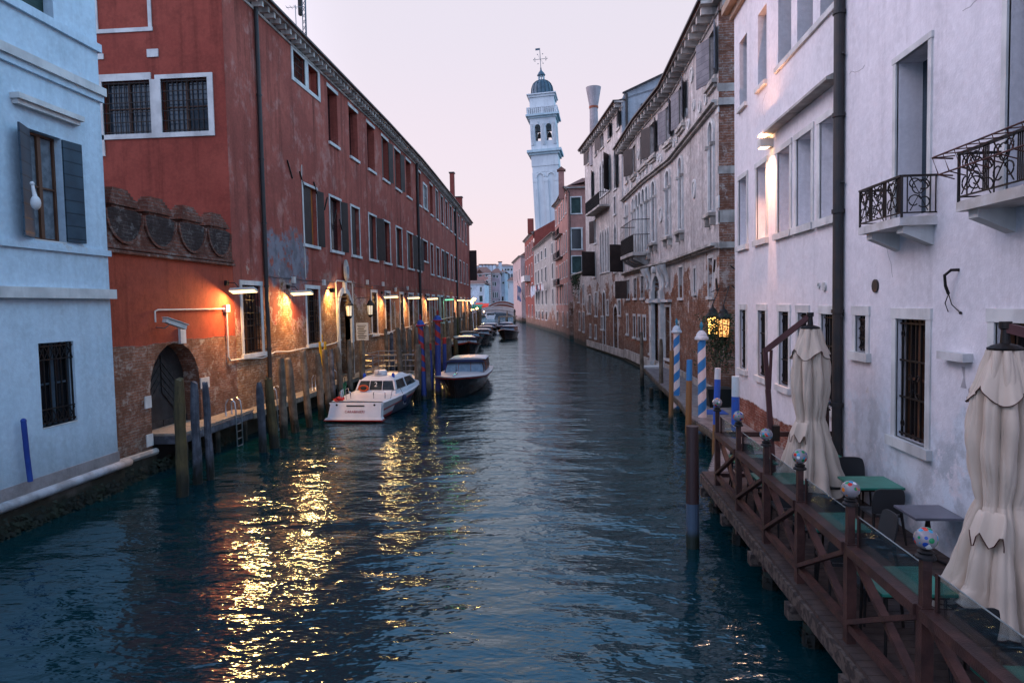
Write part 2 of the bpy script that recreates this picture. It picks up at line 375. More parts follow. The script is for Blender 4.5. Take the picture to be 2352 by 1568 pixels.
# ------------------------------------------------------------------ red building (left)
LF = Fac([(-12,20),(-12,45.3),(-12.15,56.2),(-12.37,63.1),(-12.9,77.2),(-14.0,101),(-15,115)], 1)
redm = wallmat('red_plaster',(.345,.092,.066),(.25,.062,.046),z=(2.9,6.3),amt=.33,pale=(.42,.22,.185),dark=.9,blot=.7,off=.02,brick=((.44,.20,.09),(.19,.085,.05)),mortar=(.40,.34,.25),bsc=1.25,stain=[(26.8,31.0,5.8,7.7,(.20,.21,.24),.9),(38.5,40.5,3.5,5.2,(.30,.24,.25),.6),(33.2,35.0,3.2,6.2,(.42,.30,.24),.5)])
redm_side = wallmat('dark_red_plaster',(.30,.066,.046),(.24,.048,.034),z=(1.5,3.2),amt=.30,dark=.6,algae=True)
red = thing('red_building','long red plastered building with white framed windows along the canal and wall lamps','building',(-12,24,0))
M_on = M('lit_window_curtain',(.35,.12,.02),rough=.6,emit=(1.0,.42,.06,.02))
# top row
tops = [(34.8,36.3),(38.25,39.85),(41.8,43.4),(45.15,46.9),(48.75,50.55),(52.5,54.2),(57.0,58.4),(59.7,61.5),(63.2,64.8),(66.7,68.2),(70.2,71.8),(73.6,75.2),(77.2,78.9),(81.0,82.4),(85.6,87.4),(90,91.6),(94.5,96)]
for i,(a,b) in enumerate(tops):
    sh = [('r',0,.8)] if i in (3,4,9) else []
    if i in (3,4): sh = [('l',0,.55),('r',168,.7)]
    pn = dark if i in (0,1,2,3,4,10) else shut
    if i in (7,): win(LF,red,a,b,13.3,15.3,d=.12,fr=.2,pane=glassblue,sash=stone); continue
    win(LF,red,a,b,13.2,15.95,fr=.0 if i<9 else .1,d=.42 if i<9 else .2,pane=pn if i>2 else dark,sill=.15,sh=sh,shm=shut)
    q = MB(); LF.fbox(q,a-.12,b+.12,15.95,16.13,-.02,.04); q.build('lintel',stone,red)
LF.holes.append((30.35,31.75,15.0,16.2,None,.6)); LF.holes.append((32.15,33.45,15.0,16.2,None,.35))
q = MB()
for a,b,c,e in ((30.15,33.7,14.82,15.0),(30.15,33.7,16.2,16.36),(30.15,30.35,15,16.2),(31.75,32.15,15,16.2),(33.45,33.7,15,16.2)): LF.fbox(q,a,b,c,e,-.05,.04)
dw = q.build('double_window',stone,red)
q = MB(); q.add([LF.pos(30.35,15,-.6),LF.pos(31.75,15,-.6),LF.pos(31.75,16.2,-.6),LF.pos(30.35,16.2,-.6)],[(0,1,2,3)]); q.build('pane',dark,dw)
q = MB(); q.add([LF.pos(32.15,15,-.34),LF.pos(33.45,15,-.34),LF.pos(33.45,16.2,-.34),LF.pos(32.15,16.2,-.34)],[(0,1,2,3)]); q.build('blind_panel',redm,dw)
q = MB()
for k in range(7): LF.fbox(q,30.45+k*.2,30.47+k*.2,15,16.2,-.12,-.10)
for k in range(4): LF.fbox(q,30.35,31.75,15.15+k*.3,15.17+k*.3,-.10,-.08)
q.build('grille',iron,dw)
# middle row
mids = [(31.0,32.7),(34.6,36.3),(38.1,39.6),(41.6,43.2),(45.0,46.7),(48.6,50.4),(52.25,54.3),(55.9,57.5),(58.8,61.0),(62.7,64.2),(66.3,68.1),(69.9,71.6),(73.3,75.3),(77.0,78.7),(80.6,82.2),(86.4,88.1),(91,92.6),(95.5,97)]
cfgm = {0:([('l',0,1.15),('r',172,.7)],M_on),1:([('l',0,.4),('r',168,.7)],dark),2:([('l',0,.9)],shut),3:([('l',0,.8),('r',166,1.0)],shut),4:([('l',0,.6)],dark),5:([],shut),6:([('l',0,1.2),('r',168,.8)],M_on),7:([('l',0,.9),('r',170,.7)],dark),10:([('l',0,.8)],dark),11:([('l',0,.8),('r',170,.7)],dark)}
for i,(a,b) in enumerate(mids):
    sh, pn = cfgm.get(i,([],shut)); z0 = 8.6 if i==8 else 7.62
    win(LF,red,a,b,z0,10.35,fr=.12,d=.22,pane=glassblue if i==8 else pn,sill=.14,sh=sh)
# ground row
grd = [(24.62,26.15),(31.0,32.55),(41.7,42.8),(45.0,46.2),(49.2,50.2),(52.2,53.8),(55.9,57.4),(59.7,61.2),(62.9,64.3),(66.3,67.5),(68.5,70.2),(72.8,74.9),(77.7,79.1),(81.3,83.4),(86.3,87.8),(91,92.3),(95.5,96.8)]
for i,(a,b) in enumerate(grd):
    win(LF,red,a,b,2.95,5.55,fr=.17,d=.3,pane=dark,sill=.16,grille=(6 if i<2 else 4,5,-.1) if i<6 else None, sash=brownwood if i<2 else None)
# arched door
LF.holes.append((35.35,37.35,.95,5.45,'round',.9))
q = MB(); A = LF.arc(35.35,37.35,5.45,'round',14); B = LF.arc(35.1,37.6,5.72,'round',14)
for i in range(14):
    q.hexa([LF.pos(*A[i],-.3),LF.pos(*A[i+1],-.3),LF.pos(*B[i+1],-.3),LF.pos(*B[i],-.3),LF.pos(*A[i],.10),LF.pos(*A[i+1],.10),LF.pos(*B[i+1],.10),LF.pos(*B[i],.10)])
LF.fbox(q,35.1,35.35,.92,4.45,-.3,.10); LF.fbox(q,37.35,37.6,.92,4.45,-.3,.10); LF.fbox(q,36.2,36.5,5.4,6.0,-.02,.16)
ad = q.build('arched_doorway',stone,red)
q = MB(); LF.fbox(q,35.35,36.33,.95,5.4,-.9,-.84); LF.fbox(q,36.37,37.35,.95,5.4,-.9,-.84); q.build('door_leaf',M('dark_green_door',(.015,.03,.035)),ad)
# oval crest above the doorway
q = MB(); n=16
for k in range(1): LF.disc(q,36.45,6.65,.34,.12,.2,n=20,sq=1.7); LF.disc(q,36.45,6.65,.27,.2,.24,n=20,sq=1.7)
q.build('crest_plaque',stone_old,red)
q = MB()
LF.disc(q,36.45,6.65,.17,.24,.26,n=5,sq=1.5); q.build('crest_emblem',M('crest_blue',(.25,.3,.36)),red)
LF.wall(24.0,101,.0,16.4,'wall',redm,red,extra_t=[24+k*2.5 for k in range(31)])
brackets(LF,red,24.0,101,.55,16.62,w=.16,h=.22,out=.42,ovh=.5)
roof(LF,red,24.0,101,16.72,7,2.2)
# frontal side wall of the red building (faces the bridge)
LS = Fac(None,1,24.0)
sw = thing('red_side_wing','dark red end wall with two barred windows above the brick battlements','building wing',(-16,24,0))
for (a,b,c,e) in ((-16.62,-14.8,11.05,12.95),(-14.4,-12.65,11.05,12.95)):
    w = win(LS,sw,a,b,c,e,d=.25,fr=0,pane=glassblue,sill=0,sash=brownwood,grille=(9,5,-.05))
q = MB()
for a,b,c,e in ((-16.95,-12.45,10.88,11.05),(-16.8,-14.75,12.95,13.2),(-14.6,-12.45,12.95,13.1),(-14.8,-14.4,11.05,12.95),(-12.65,-12.45,11.05,12.95),(-16.95,-16.62,10.3,12.95)): LS.fbox(q,a,b,c,e,-.02,.05)
q.build('window_surround',stone,sw)
q = MB()
for a,b,c,e in ((-16.9,-14.6,14.66,14.8),(-14.75,-14.62,14.8,16.4),(-14.85,-14.43,13.74,14.02),(-17.0,-16.5,13.75,13.95),(-17.0,-16.65,14.8,16.4)): LS.fbox(q,a,b,c,e,-.02,.04)
q.build('stone_trim',stone,sw)
LS.wall(-26,-12.0,.0,16.4,'wall',redm_side,sw,extra_t=[-24,-22,-20,-18])
q = MB(); LS.fbox(q,-26,-11.6,16.62,16.74,-.1,.45); t=-25.8
while t<-12: LS.fbox(q,t-.08,t+.08,16.4,16.62,0,.38); t+=.55
q.build('cornice',stone_old,sw)
# ------------------------------------------------------------------ garden wall with brick battlements
GW = Fac([(-12,10),(-12,30)],1)
brickold = wallmat('old_brick',(.3,.1,.07),(.2,.1,.07),brick=((.24,.08,.05),(.12,.055,.04)),mortar=(.18,.15,.13),bsc=1.3,allbrick=True,z=(0,1))
gwm = wallmat('garden_wall_plaster',(.34,.062,.034),(.27,.055,.035),z=(3.6,3.75),amt=.40,dark=.6,big=.3)
gw = thing('garden_wall','red garden wall with brick battlements and an arched water gate','garden wall',(-12,20,0))
GW.holes.append((18.75,21.45,.0,3.65,'round',.55))
q = MB(); q.add([GW.pos(18.75,.0,-.54),GW.pos(21.45,.0,-.54),GW.pos(21.45,3.7,-.54),GW.pos(18.75,3.7,-.54)],[(0,1,2,3)])
gd = q.build('water_gate',M('dark_diagonal_boards',(.035,.032,.033),(.02,.018,.018)),gw)
q = MB()
for s_,e_ in ((18.8,20.08),(20.12,21.42)):
    for k in range(-8,16):      # diagonal boards
        a = s_+.02; b = e_-.02; z = .9+k*.24; dz = (b-a)*.9*(1 if s_<19 else -1)
        za, zb = z, z+dz
        if max(za,zb) > 3.2 or min(za,zb) < .95: continue
        q.hexa([GW.pos(a,za,-.52),GW.pos(b,zb,-.52),GW.pos(b,zb,-.50),GW.pos(a,za,-.50),GW.pos(a,za+.2,-.52),GW.pos(b,zb+.2,-.52),GW.pos(b,zb+.2,-.50),GW.pos(a,za+.2,-.50)])
GW.fbox(q,18.8,20.08,.98,1.25,-.52,-.48); GW.fbox(q,20.12,21.42,.98,1.25,-.52,-.48)
q.build('gate_boards',M('gate_board_wood',(.04,.036,.036),(.022,.02,.02),scale=6),gd)
GW.wall(16.9,23.98,-.5,6.2,'wall',gwm,gw)
q = MB(); GW.fbox(q,16.9,23.98,6.2,7.05,-.45,0)
for c_ in (17.95,19.6,21.35,23.1):
    GW.fbox(q,c_-.5,c_+.5,7.05,7.5,-.42,-.002)
    for k,(hw,zz) in enumerate(((.66,7.5),(.6,7.58),(.53,7.66),(.47,7.74),(.4,7.82),(.33,7.9))): GW.fbox(q,c_-hw,c_+hw,zz,zz+.079,-.5+k*.03,.06-k*.025)
    q.prism([GW.pos(c_+.72,7.05,-.05),GW.pos(c_+1.02,7.05,-.05),GW.pos(c_+.87,7.42,-.05)],(-.35,0,0))
q.build('battlement',brickold,gw)
q = MB()
for c_ in (17.95,19.6,21.35,23.1):
    P = [(c_+.8*math.cos(PI+PI*k/12),7.35+.85*math.sin(PI+PI*k/12)) for k in range(13)]
    for (a,b),(c,e) in zip(P,P[1:]): q.bar(GW.pos(a,b,.03),GW.pos(c,e,.03),.07,.07)
q.build('scallop_moulding',brickold,gw)
q = MB()
for c_ in (17.95,19.6,21.35,23.1):
    P = [(c_+.76*math.cos(PI+PI*k/12),7.35+.81*math.sin(PI+PI*k/12)) for k in range(13)]
    q.prism([GW.pos(a,b,.006) for a,b in P]+[GW.pos(c_+.5,7.42,.006),GW.pos(c_-.5,7.42,.006)],(.012,0,0))
q.build('scallop_infill',wallmat('dark_brick_infill',(.1,.05,.04),(.1,.05,.04),brick=((.07,.04,.035),(.045,.03,.028)),mortar=(.12,.10,.09),allbrick=True,z=(0,1),bsc=1.3),gw)
q = MB(); GW.fbox(q,16.9,24.02,6.2,6.28,0,.1); GW.fbox(q,16.9,24.02,6.32,6.42,0,.06); q.build('brick_ledge',brickold,gw)
q = MB(); GW.fbox(q,20.32,20.62,3.6,4.1,-.02,.08)
for a,b,c,e in ((18.45,18.75,1.85,2.2),(21.45,22.0,2.05,2.4),(18.45,18.75,.75,1.1)): GW.fbox(q,a,b,c,e,-.02,.03)
q.build('stone_block',stone,gw)
# ------------------------------------------------------------------ white house, near left
WH = Fac([(-11.75,5),(-11.75,17)],1)
whm = wallmat('white_house_plaster',(.50,.62,.71),(.44,.56,.65),z=(.3,.6),amt=.0,grit=.12,blot=.3,dark=.18,algae=True,big=.25)
wh = thing('white_house','pale blue-white rendered house with dark blue shutters in the near left corner','house',(-11.75,14,0))
w = win(WH,wh,14.42,15.40,6.28,8.7,d=.25,fr=0,pane=M('grey_curtain',(.16,.19,.22),(.09,.11,.13),scale=6),sill=0,sash=brownwood,nm='window')
q = MB(); fslab(WH,q,14.42,.03,157,.62,6.3,8.68,sgn=1); q.build('shutter',shut_b,w)
q = MB(); fslab(WH,q,15.40,.04,174,.56,6.3,8.68,sgn=-1); q.build('shutter',shut_b,w)
q = MB(); WH.fbox(q,13.95,15.95,9.22,9.34,0,.22); WH.fbox(q,14.0,15.9,9.12,9.22,0,.14); q.build('hood_moulding',stone,wh)
win(WH,wh,14.4,15.38,11.42,13.6,d=.25,fr=0,pane=shut_g,sill=0)
win(WH,wh,14.35,15.45,2.05,3.95,d=.22,fr=0,pane=dark,sill=0,grille=(6,1,-.08),sash=M('blue_grey_sash',(.06,.09,.12)))
q = MB()
for z0 in (2.1,3.58):      # lattice panels of the grille
    for k in range(6):
        t = 14.38+k*.175
        q.bar(WH.pos(t,z0,-.04),WH.pos(t+.175,z0+.3,-.04),.016,.016); q.bar(WH.pos(t+.175,z0,-.04),WH.pos(t,z0+.3,-.04),.016,.016)
WH.fbox(q,14.36,15.44,2.42,2.45,-.05,-.03); WH.fbox(q,14.36,15.44,3.55,3.58,-.05,-.03)
q.build('lattice_grille',iron,wh)
WH.wall(-3,16.85,-.5,14.5,'wall',whm,wh,extra_t=[0,3,6,9,12])
q = MB(); q.add([WH.pos(16.85,-.5),WH.pos(16.85,-.5,-6),WH.pos(16.85,14.5,-6),WH.pos(16.85,14.5)],[(0,1,2,3)]); q.build('side_wall',whm,wh)
for (c,e,o) in ((4.96,5.2,.16),(6.05,6.2,.07),(9.95,10.1,.08),(10.1,10.3,.16),(11.2,11.4,.09)):
    q = MB(); WH.fbox(q,-3,16.9,c,e,-.02,o); q.build('string_course',whm if o<.1 else stone,wh)
q = MB(); WH.fbox(q,-3,16.87,-.4,.98,0,.03); q.build('stone_base',wallmat('stone_base_mat',(.45,.42,.42),(.36,.33,.34),z=(0,1),amt=0,dark=.3),wh)
q = MB(); q.tube([(-11.62,y,.64) for y in (-3,4,8,12,14,16,17.1)],.11,12); q.build('base_moulding',M('moulding_stone',(.40,.43,.47),(.24,.25,.26),scale=2,streak=.5),wh,smooth=True)
sbm = wallmat('footing_stone',(.40,.37,.34),(.28,.26,.24),z=(0,1),amt=-1,dark=.6)
q = MB(); WH.fbox(q,-3,17.0,-.4,.55,.0,.06); q.build('footing',sbm,wh)
q = MB(); q.tube([(-11.88,17.0,.62),(-11.88,18.7,.58)],.1,8); q.build('base_moulding',stone_old,gw)
q = MB(); GW.fbox(q,16.9,18.75,-.4,.52,0,.1); q.build('footing',sbm,gw)
q = MB(); q.tube([(-11.6,13.73,1.0),(-11.6,13.68,1.6),(-11.6,13.64,2.32)],.055,10); q.sphere((-11.6,13.64,2.33),.06,6)
tag(q.build('blue_pole',M('blue_pole_paint',(.02,.06,.28),(.015,.04,.2))),'slim blue pole leaning on the pale blue-white house wall near the water','pole')
# white cloth goose hung on the shutter
q = MB(); q.sphere((-11.35,14.02,7.0),.12,8,(.8,.9,1.3)); q.tube([(-11.35,14.02,7.1),(-11.35,13.98,7.25),(-11.35,13.96,7.38)],[.05,.035,.03],8); q.sphere((-11.35,13.95,7.4),.045,6)
tag(q.build('white_bird_toy',M('white_cloth',(.7,.7,.7)),smooth=True),'small white cloth bird hanging at the left blue shutter','ornament')
# seaweed along the foot of the near left walls
rnd = random.Random(3); q = MB()
for k in range(1500):
    y = rnd.uniform(9,23.9); z = rnd.uniform(-.02,.42)*rnd.random()**.4; x = (-11.66 if y<16.9 else -11.85)+rnd.uniform(-.02,.16)*(1.2-z); s_=rnd.uniform(.02,.07)
    q.add([(x,y-s_,z),(x+.03,y+s_,z+.01),(x+.03+rnd.uniform(0,.05),y+s_*.3,z-s_*1.5)],[(0,1,2)])
struct(q.build('seaweed',M('dark_seaweed',(.010,.017,.007),(.004,.007,.004))),'stuff')
# ------------------------------------------------------------------ walkway and platform on the left
plankm = M('pale_paving',(.25,.22,.18),(.18,.155,.12),scale=5,wave=(1,3.2),bump=.2)
q = MB(); q.box(-11.98,-11.2,23.5,31,.70,.90); q.box(-11.98,-11.15,31,60,.70,.90); q.box(-13,-11.3,60,78,.7,.9)
struct(q.build('canal_walkway',plankm))
qm = wallmat('quay_wall',(.10,.09,.08),(.06,.055,.05),allbrick=True,z=(0,1),brick=((.12,.07,.05),(.08,.05,.04)))
q = MB(); q.box(-12.4,-11.75,22.0,60,-.6,.69); q.box(-13.3,-12.0,60,78,-.6,.69); struct(q.build('quay',qm))
pf = thing('wooden_platform','wooden landing platform of pale planks in front of the arched water gate','platform',(-12,21.5,1.05))
q = MB(); y = 18.9
while y < 23.4: q.box(-12.6 if y<21.2 else -11.95,-11.2+.0,y,y+.17,.985,1.05); y += .185
q.build('deck_boards',M('pale_planks',(.28,.24,.20),(.20,.17,.14),scale=6,bump=.3),pf)
q = MB(); q.box(-12.5,-11.18,18.86,18.92,.75,.975); q.box(-11.26,-11.16,18.93,23.4,.76,.975); q.build('side_beam',wood_g,pf)
q = MB()
for yy in (19.3,21.2,23.1): q.tube([(-11.35,yy,-1),(-11.35,yy,.8)],.09,8)
q.build('support_post',wood,pf)
# ------------------------------------------------------------------ mooring poles
def pole(name, x, y, top, r, m, label, cat='mooring pole', lean=(0,0), taper=.82, tip=True, group='wooden mooring poles by the left walkway', seed=0):
    rn = random.Random(seed*17+3); q = MB(); n = 11; V=[]; m_ = 10
    rows=[]
    for i in range(n):
        f = i/(n-1); z = -1.2+(top+1.2)*f; rr = r*(1+(taper-1)*f)*(1+rn.uniform(-.05,.05))
        if i==n-1 and tip: rr *= .8
        cx = x+lean[0]*f*top+rn.uniform(-.012,.012); cy = y+lean[1]*f*top
        rows.append([(cx+rr*math.cos(2*PI*k/m_)*(1+rn.uniform(-.06,.06)),cy+rr*math.sin(2*PI*k/m_),z+(rn.uniform(-.05,.05) if i==n-1 else 0)) for k in range(m_)])
    q.grid(rows,True); q.add(rows[-1],[tuple(range(m_))])
    o = q.build(name,m,smooth=False,loc=(x,y,0)); tag(o,label,cat,group); return o
def topz(x,y,Y): return ony(x,y,Y).z
PL = [ # top px, base px, radius px, material, label
((411,871),(419,1139),12,wood_o,'thick olive painted pole, nearest the arched water gate'),
((445,879),(455,1111),9.5,wood_g,'middle blue-grey pole of the three before the arched water gate'),
((471,879),(487,1101),7.6,wood_g,'thin blue-grey pole right of the two thicker ones before the water gate'),
((596,880),(606,1038),8,wood_g,'blue-grey flat topped pole beside the curved steel ladder'),
((616,867),(635,1028),10,wood_o,'olive brown pole with a flat top beside the blue-grey one'),
((645,823),(654,1005),8.5,wood,'pale worn wooden pole, first of the leaning row by the walkway'),
((661,823),(684,992),8.5,wood,'worn wooden pole leaning left with a black hose beside it'),
((695,806),(715,980),7,wood,'slender brown pole leaning left, third of the worn row'),
((730,814),(741,962),7,wood,'dark wooden pole right of the yellow rope'),
((744,804),(760,948),6.5,wood,'worn pole with a cut flat top, nearest the police boat stern'),
((775,798),(789,925),6,wood,'leaning pole in front of the arched stone doorway'),
((805,788),(806,905),8,wood,'thick pale pole at the left side of the police boat cabin')]
for i,(t,b,rp,m,lab) in enumerate(PL):
    p = onz(b[0],b[1],0); r = 1.25*rp/F*p.y; tz = topz(t[0],t[1],p.y); tx = ony(t[0],t[1],p.y).x
    pole('mooring_pole',p.x,p.y,tz,r,m,lab,lean=((tx-p.x)/tz,0),seed=i)
BG = [((913,754),(925,905),6,'leaning brown pole behind the steel railing, nearest the ground lamp'),((927,757),(934,890),5,'short brown pole behind the steel railing'),((940,756),(943,890),5,'brown pole with a flat top behind the steel railing'),((955,753),(957,890),5,'brown pole left of the first red and blue pole'),
((960,792),(957,918),8,'thick grey pole at the left of the roped cluster'),((967,830),(972,915),7,'short pale grey pole in the roped cluster'),((979,748),(984,915),7,'tall leaning grey pole between the red and blue poles'),
((989,745),(993,860),5,'pole behind the tall red and blue striped pole'),((1012,742),(1015,850),6,'pole right of the second striped pole'),((1029,775),(1031,850),8,'rough brown pole right of the blue pole with a red top'),((1047,781),(1048,830),5.2,'olive pole at the bow of the moored taxi boats')]
for i,(t,b,rp,lab) in enumerate(BG):
    p = onz(b[0],b[1],0); r = 1.2*rp/F*p.y; tz = topz(t[0],t[1],p.y); tx = ony(t[0],t[1],p.y).x
    pole('mooring_pole',p.x,p.y,tz,r,wood_o if i==10 else wood,lab,lean=((tx-p.x)/tz,0),seed=40+i)
for j,(y_,x_,t_) in enumerate(((31.4,-11.0,2.7),(33.6,-10.9,3.0),(35.2,-10.8,2.9),(40.3,-10.7,3.3),(42.0,-10.9,3.0),(43.4,-10.6,3.5),(45.0,-10.8,3.1),(46.6,-10.5,3.4),(48.6,-10.6,3.6),(50.4,-10.4,3.2),(52.3,-10.5,3.5),(54.2,-10.4,3.3))):
    pole('mooring_pole',x_,y_,t_,.13+.02*(j%3),wood if j%4 else wood_g,'rough timber post in the row of posts along the quay behind the police boat','mooring pole',lean=(.03*((j%3)-1),0),group='row of posts behind the police boat',seed=300+j)
k=0; Y = 56.0; rn = random.Random(5)
while Y < 125:
    p = ony(0,0,1); x = LF.X(Y)+1.0+rn.uniform(-.1,.3)+max(0,Y-100)*-.05
    pole('mooring_pole',x,Y,rn.uniform(3.0,4.1),rn.uniform(.11,.17),wood_o if k%5==3 else wood,'weathered pole in the long far row beside the red building','mooring pole',lean=(rn.uniform(-.04,.04),0),group='far row of mooring poles',seed=100+k); k+=1; Y += rn.uniform(1.1,2.6)
# striped poles
def spiral(name, c1, c2, pitch, off, ztop, ctop=None, cbot=None, zb=None):
    m, nt, b = newmat(name); o = nd(nt,'ShaderNodeTexCoord').outputs[3]; sx = nd(nt,'ShaderNodeSeparateXYZ',{0:o})
    a = math_(nt,'ARCTAN2',sx.outputs[1],sx.outputs[0]); v = math_(nt,'FRACT',math_(nt,'ADD',math_(nt,'DIVIDE',a,2*PI),math_(nt,'ADD',math_(nt,'DIVIDE',sx.outputs[2],pitch),off)))
    col = mixc(nt, math_(nt,'GREATER_THAN',v,.5), c1, c2)
    if ctop: col = mixc(nt, math_(nt,'GREATER_THAN',sx.outputs[2],ztop), col, ctop)
    if cbot: col = mixc(nt, math_(nt,'LESS_THAN',sx.outputs[2],zb), col, cbot)
    n = noise(nt,o,14,5,.7); col = mixc(nt, math_(nt,'MULTIPLY',ss(nt,n,.6,.7),.7), col, (.10,.07,.05))
    al = ss(nt, math_(nt,'ADD',sx.outputs[2],math_(nt,'MULTIPLY',noise(nt,o,6,3),.3)), .42, .25); col = mixc(nt, al, col, (.015,.02,.012))
    nt.links.new(col,b.inputs['Base Color']); b.inputs['Roughness'].default_value=.5; return m
def banded(name, bands, default):
    m, nt, b = newmat(name); o = nd(nt,'ShaderNodeTexCoord').outputs[3]; sx = nd(nt,'ShaderNodeSeparateXYZ',{0:o}); z = math_(nt,'ADD',sx.outputs[2],math_(nt,'MULTIPLY',noise(nt,o,9,3),.02))
    col = None
    for zz, c in bands: col = mixc(nt, math_(nt,'GREATER_THAN',z,zz), col if col is not None else default, c)
    n = noise(nt,o,9,6,.75); col = mixc(nt, ss(nt,n,.62,.66), col, (.16,.07,.03))
    al = ss(nt, z, .4, .2); col = mixc(nt, al, col, (.015,.02,.012))
    nt.links.new(col,b.inputs['Base Color']); b.inputs['Roughness'].default_value=.5; return m
def striped(name, base, top, rp, m, label, capm, finm, group=None, cat='striped mooring pole', rim=None, finial=True):
    p = onz(base[0],base[1],0); Y = p.y; r = rp/F*Y; tz = topz(top[0],top[1],Y); tx = ony(top[0],top[1],Y).x
    th = thing(name,label,cat,(p.x,p.y,0),group=group); th.rotation_euler = (0,math.atan((tx-p.x)/tz),0)
    L = MB(); rows=[]; n=18; top_=tz-(.55 if finial else 0)
    L.lathe((0,0,0),[(r*1.05,-1.2),(r*1.02,1),(r*.95,top_)],n); WO[th]=Vector((0,0,0)); L.build('shaft',m,th,smooth=False)
    if finial:
        q = MB(); q.lathe((0,0,top_),[(r*1.2,-.04),(r*1.65,-.02),(r*1.65,.05),(r*1.35,.08),(r*1.2,.16),(r*.8,.24),(r*.4,.28),(.01,.29)],n); q.build('cap',capm,th,smooth=False)
        q = MB(); q.lathe((0,0,top_+.28),[(.02,0),(r*.35,.02),(r*.2,.06),(r*.42,.13),(r*.36,.2),(.01,.30)],12); q.build('finial',finm,th,smooth=True)
        if rim: q = MB(); q.lathe((0,0,top_),[(r*1.68,-.03),(r*1.74,0),(r*1.68,.035)],n); q.build('cap_rim',rim,th)
    return th
blue_w = (.02,.17,.42); white_p=(.68,.56,.54)
RB = M('red_pole_paint',(.36,.02,.015),(.28,.02,.015),obj=True,rough=.5); BL = M('blue_cap_paint',(.02,.07,.3),(.02,.05,.2),obj=True,rough=.45); WC = M('white_cap_paint',(.6,.6,.62),(.4,.45,.5),obj=True,scale=5); TEAL=M('teal_finial_paint',(.03,.2,.3),(.02,.12,.2),obj=True)
striped('striped_pole',(974,916),(964.5,722),6.6,spiral('red_blue_spiral',(.38,.02,.015),(.02,.045,.2),.62,.1,0,cbot=(.02,.045,.2),zb=1.4),'red and blue spiral pole with blue cap, nearer of the two by the small pier',BL,RB,'red and blue spiral poles',rim=RB)
striped('striped_pole',(1007,905),(1004.6,712),6.8,spiral('red_blue_spiral_b',(.38,.02,.015),(.02,.045,.2),.62,.4,0,cbot=(.02,.045,.2),zb=2.6),'taller red and blue spiral pole with blue cap, farther one by the dark taxi boat',BL,RB,'red and blue spiral poles',rim=RB)
striped('painted_pole',(991.8,906),(986.6,788),4.6,banded('blue_red_top',[(2.35,(.38,.02,.015))],(.02,.045,.2)),'plain blue pole with a red top between the two spiral poles',BL,RB,'blue poles with red tops',finial=False)
striped('painted_pole',(1022,878),(1020.7,775),4.6,banded('blue_red_top_b',[(2.35,(.38,.02,.015))],(.02,.045,.2)),'blue pole with a red top just right of the tall spiral pole',BL,RB,'blue poles with red tops',finial=False)
striped('striped_pole',(1554,947),(1554,732),7.2,spiral('blue_white_spiral',white_p,blue_w,-.72,.15,0),'blue and white spiral pole with teal finial, farther of the pair by the lanterns',WC,TEAL,'blue and white spiral poles')
striped('striped_pole',(1613.6,1006),(1611,740),9.3,spiral('blue_white_spiral_b',white_p,blue_w,-.70,.55,0),'larger blue and white spiral pole with teal finial, nearest the lanterns and shrub',WC,TEAL,'blue and white spiral poles')
ochre=(.20,.10,.035)
striped('painted_pole',(1541,973),(1543,805),5.2,banded('ochre_blue_top',[(3.0,blue_w)],ochre),'ochre pole with a blue top left of the farther blue and white pole',BL,RB,'ochre poles with blue tops',finial=False)
striped('painted_pole',(1580.5,1016),(1583.7,826),6.8,banded('ochre_blue_top_b',[(2.05,blue_w)],ochre),'ochre pole with a blue top between the two blue and white spiral poles',BL,RB,'ochre poles with blue tops',finial=False)
striped('painted_pole',(1642,1066),(1648.8,845),7.2,banded('blue_white_top',[(1.15,(.02,.09,.42)),(2.42,(.62,.6,.6))],ochre),'blue pole with a white top and rust streaks right of the spiral pole',BL,RB,'blue poles with white tops',finial=False)
striped('painted_pole',(1689,1062),(1689.5,864),8.8,banded('blue_white_top_b',[(1.9,(.55,.66,.68))],(.02,.10,.44)),'thicker blue pole with a pale top beside the white wall corner',BL,RB,'blue poles with white tops',finial=False)
striped('painted_pole',(1591,1256),(1590,978),14.5,banded('dark_brown_pole_paint',[(.85,(.045,.02,.018))],(.06,.09,.13)),'thick dark brown pole with peeling paint in front of the terrace railing',BL,RB,finial=False,cat='mooring pole')
for i,(t,b,rp,lab) in enumerate([((1475,763),(1475,886),4.8,'grey wooden pole at the far end of the landing stage'),((1520,779),(1519,914),5.4,'grey wooden pole in front of the palace portal')]):
    p = onz(b[0],b[1],0); pole('mooring_pole',p.x,p.y,topz(t[0],t[1],p.y),rp/F*p.y,wood,lab,group='grey poles by the palace portal',seed=70+i)
# ------------------------------------------------------------------ white building (right)
XW = 5.6
WF = Fac([(XW,0),(XW,24)],-1)
whm2 = wallmat('lavender_white_plaster',(.68,.645,.67),(.61,.59,.62),z=(.3,.6),amt=0,grit=.10,blot=.2,stain=[(1,10.4,-1,3.2,(.60,.66,.72),.75),(10.2,14.2,-1,2.6,(.60,.66,.72),.6)],dark=.25,algae=False,big=.3)
whm3 = wallmat('lavender_white_plaster_brick_foot',(.68,.645,.66),(.61,.59,.61),z=(1.35,1.6),amt=.45,grit=.10,blot=.2,dark=.15,algae=False,big=.3,brick=((.34,.10,.06),(.26,.08,.05)))
wb = thing('white_building','tall pale lavender-white building with iron balconies beside the restaurant terrace','building',(XW,14,0))
niche = M('niche_plaster',(.60,.63,.68),(.54,.57,.63),scale=2,bump=.2)
blindm = M('blue_roller_blind',(.03,.05,.07),(.02,.035,.05),wave=(2,16),rough=.5)
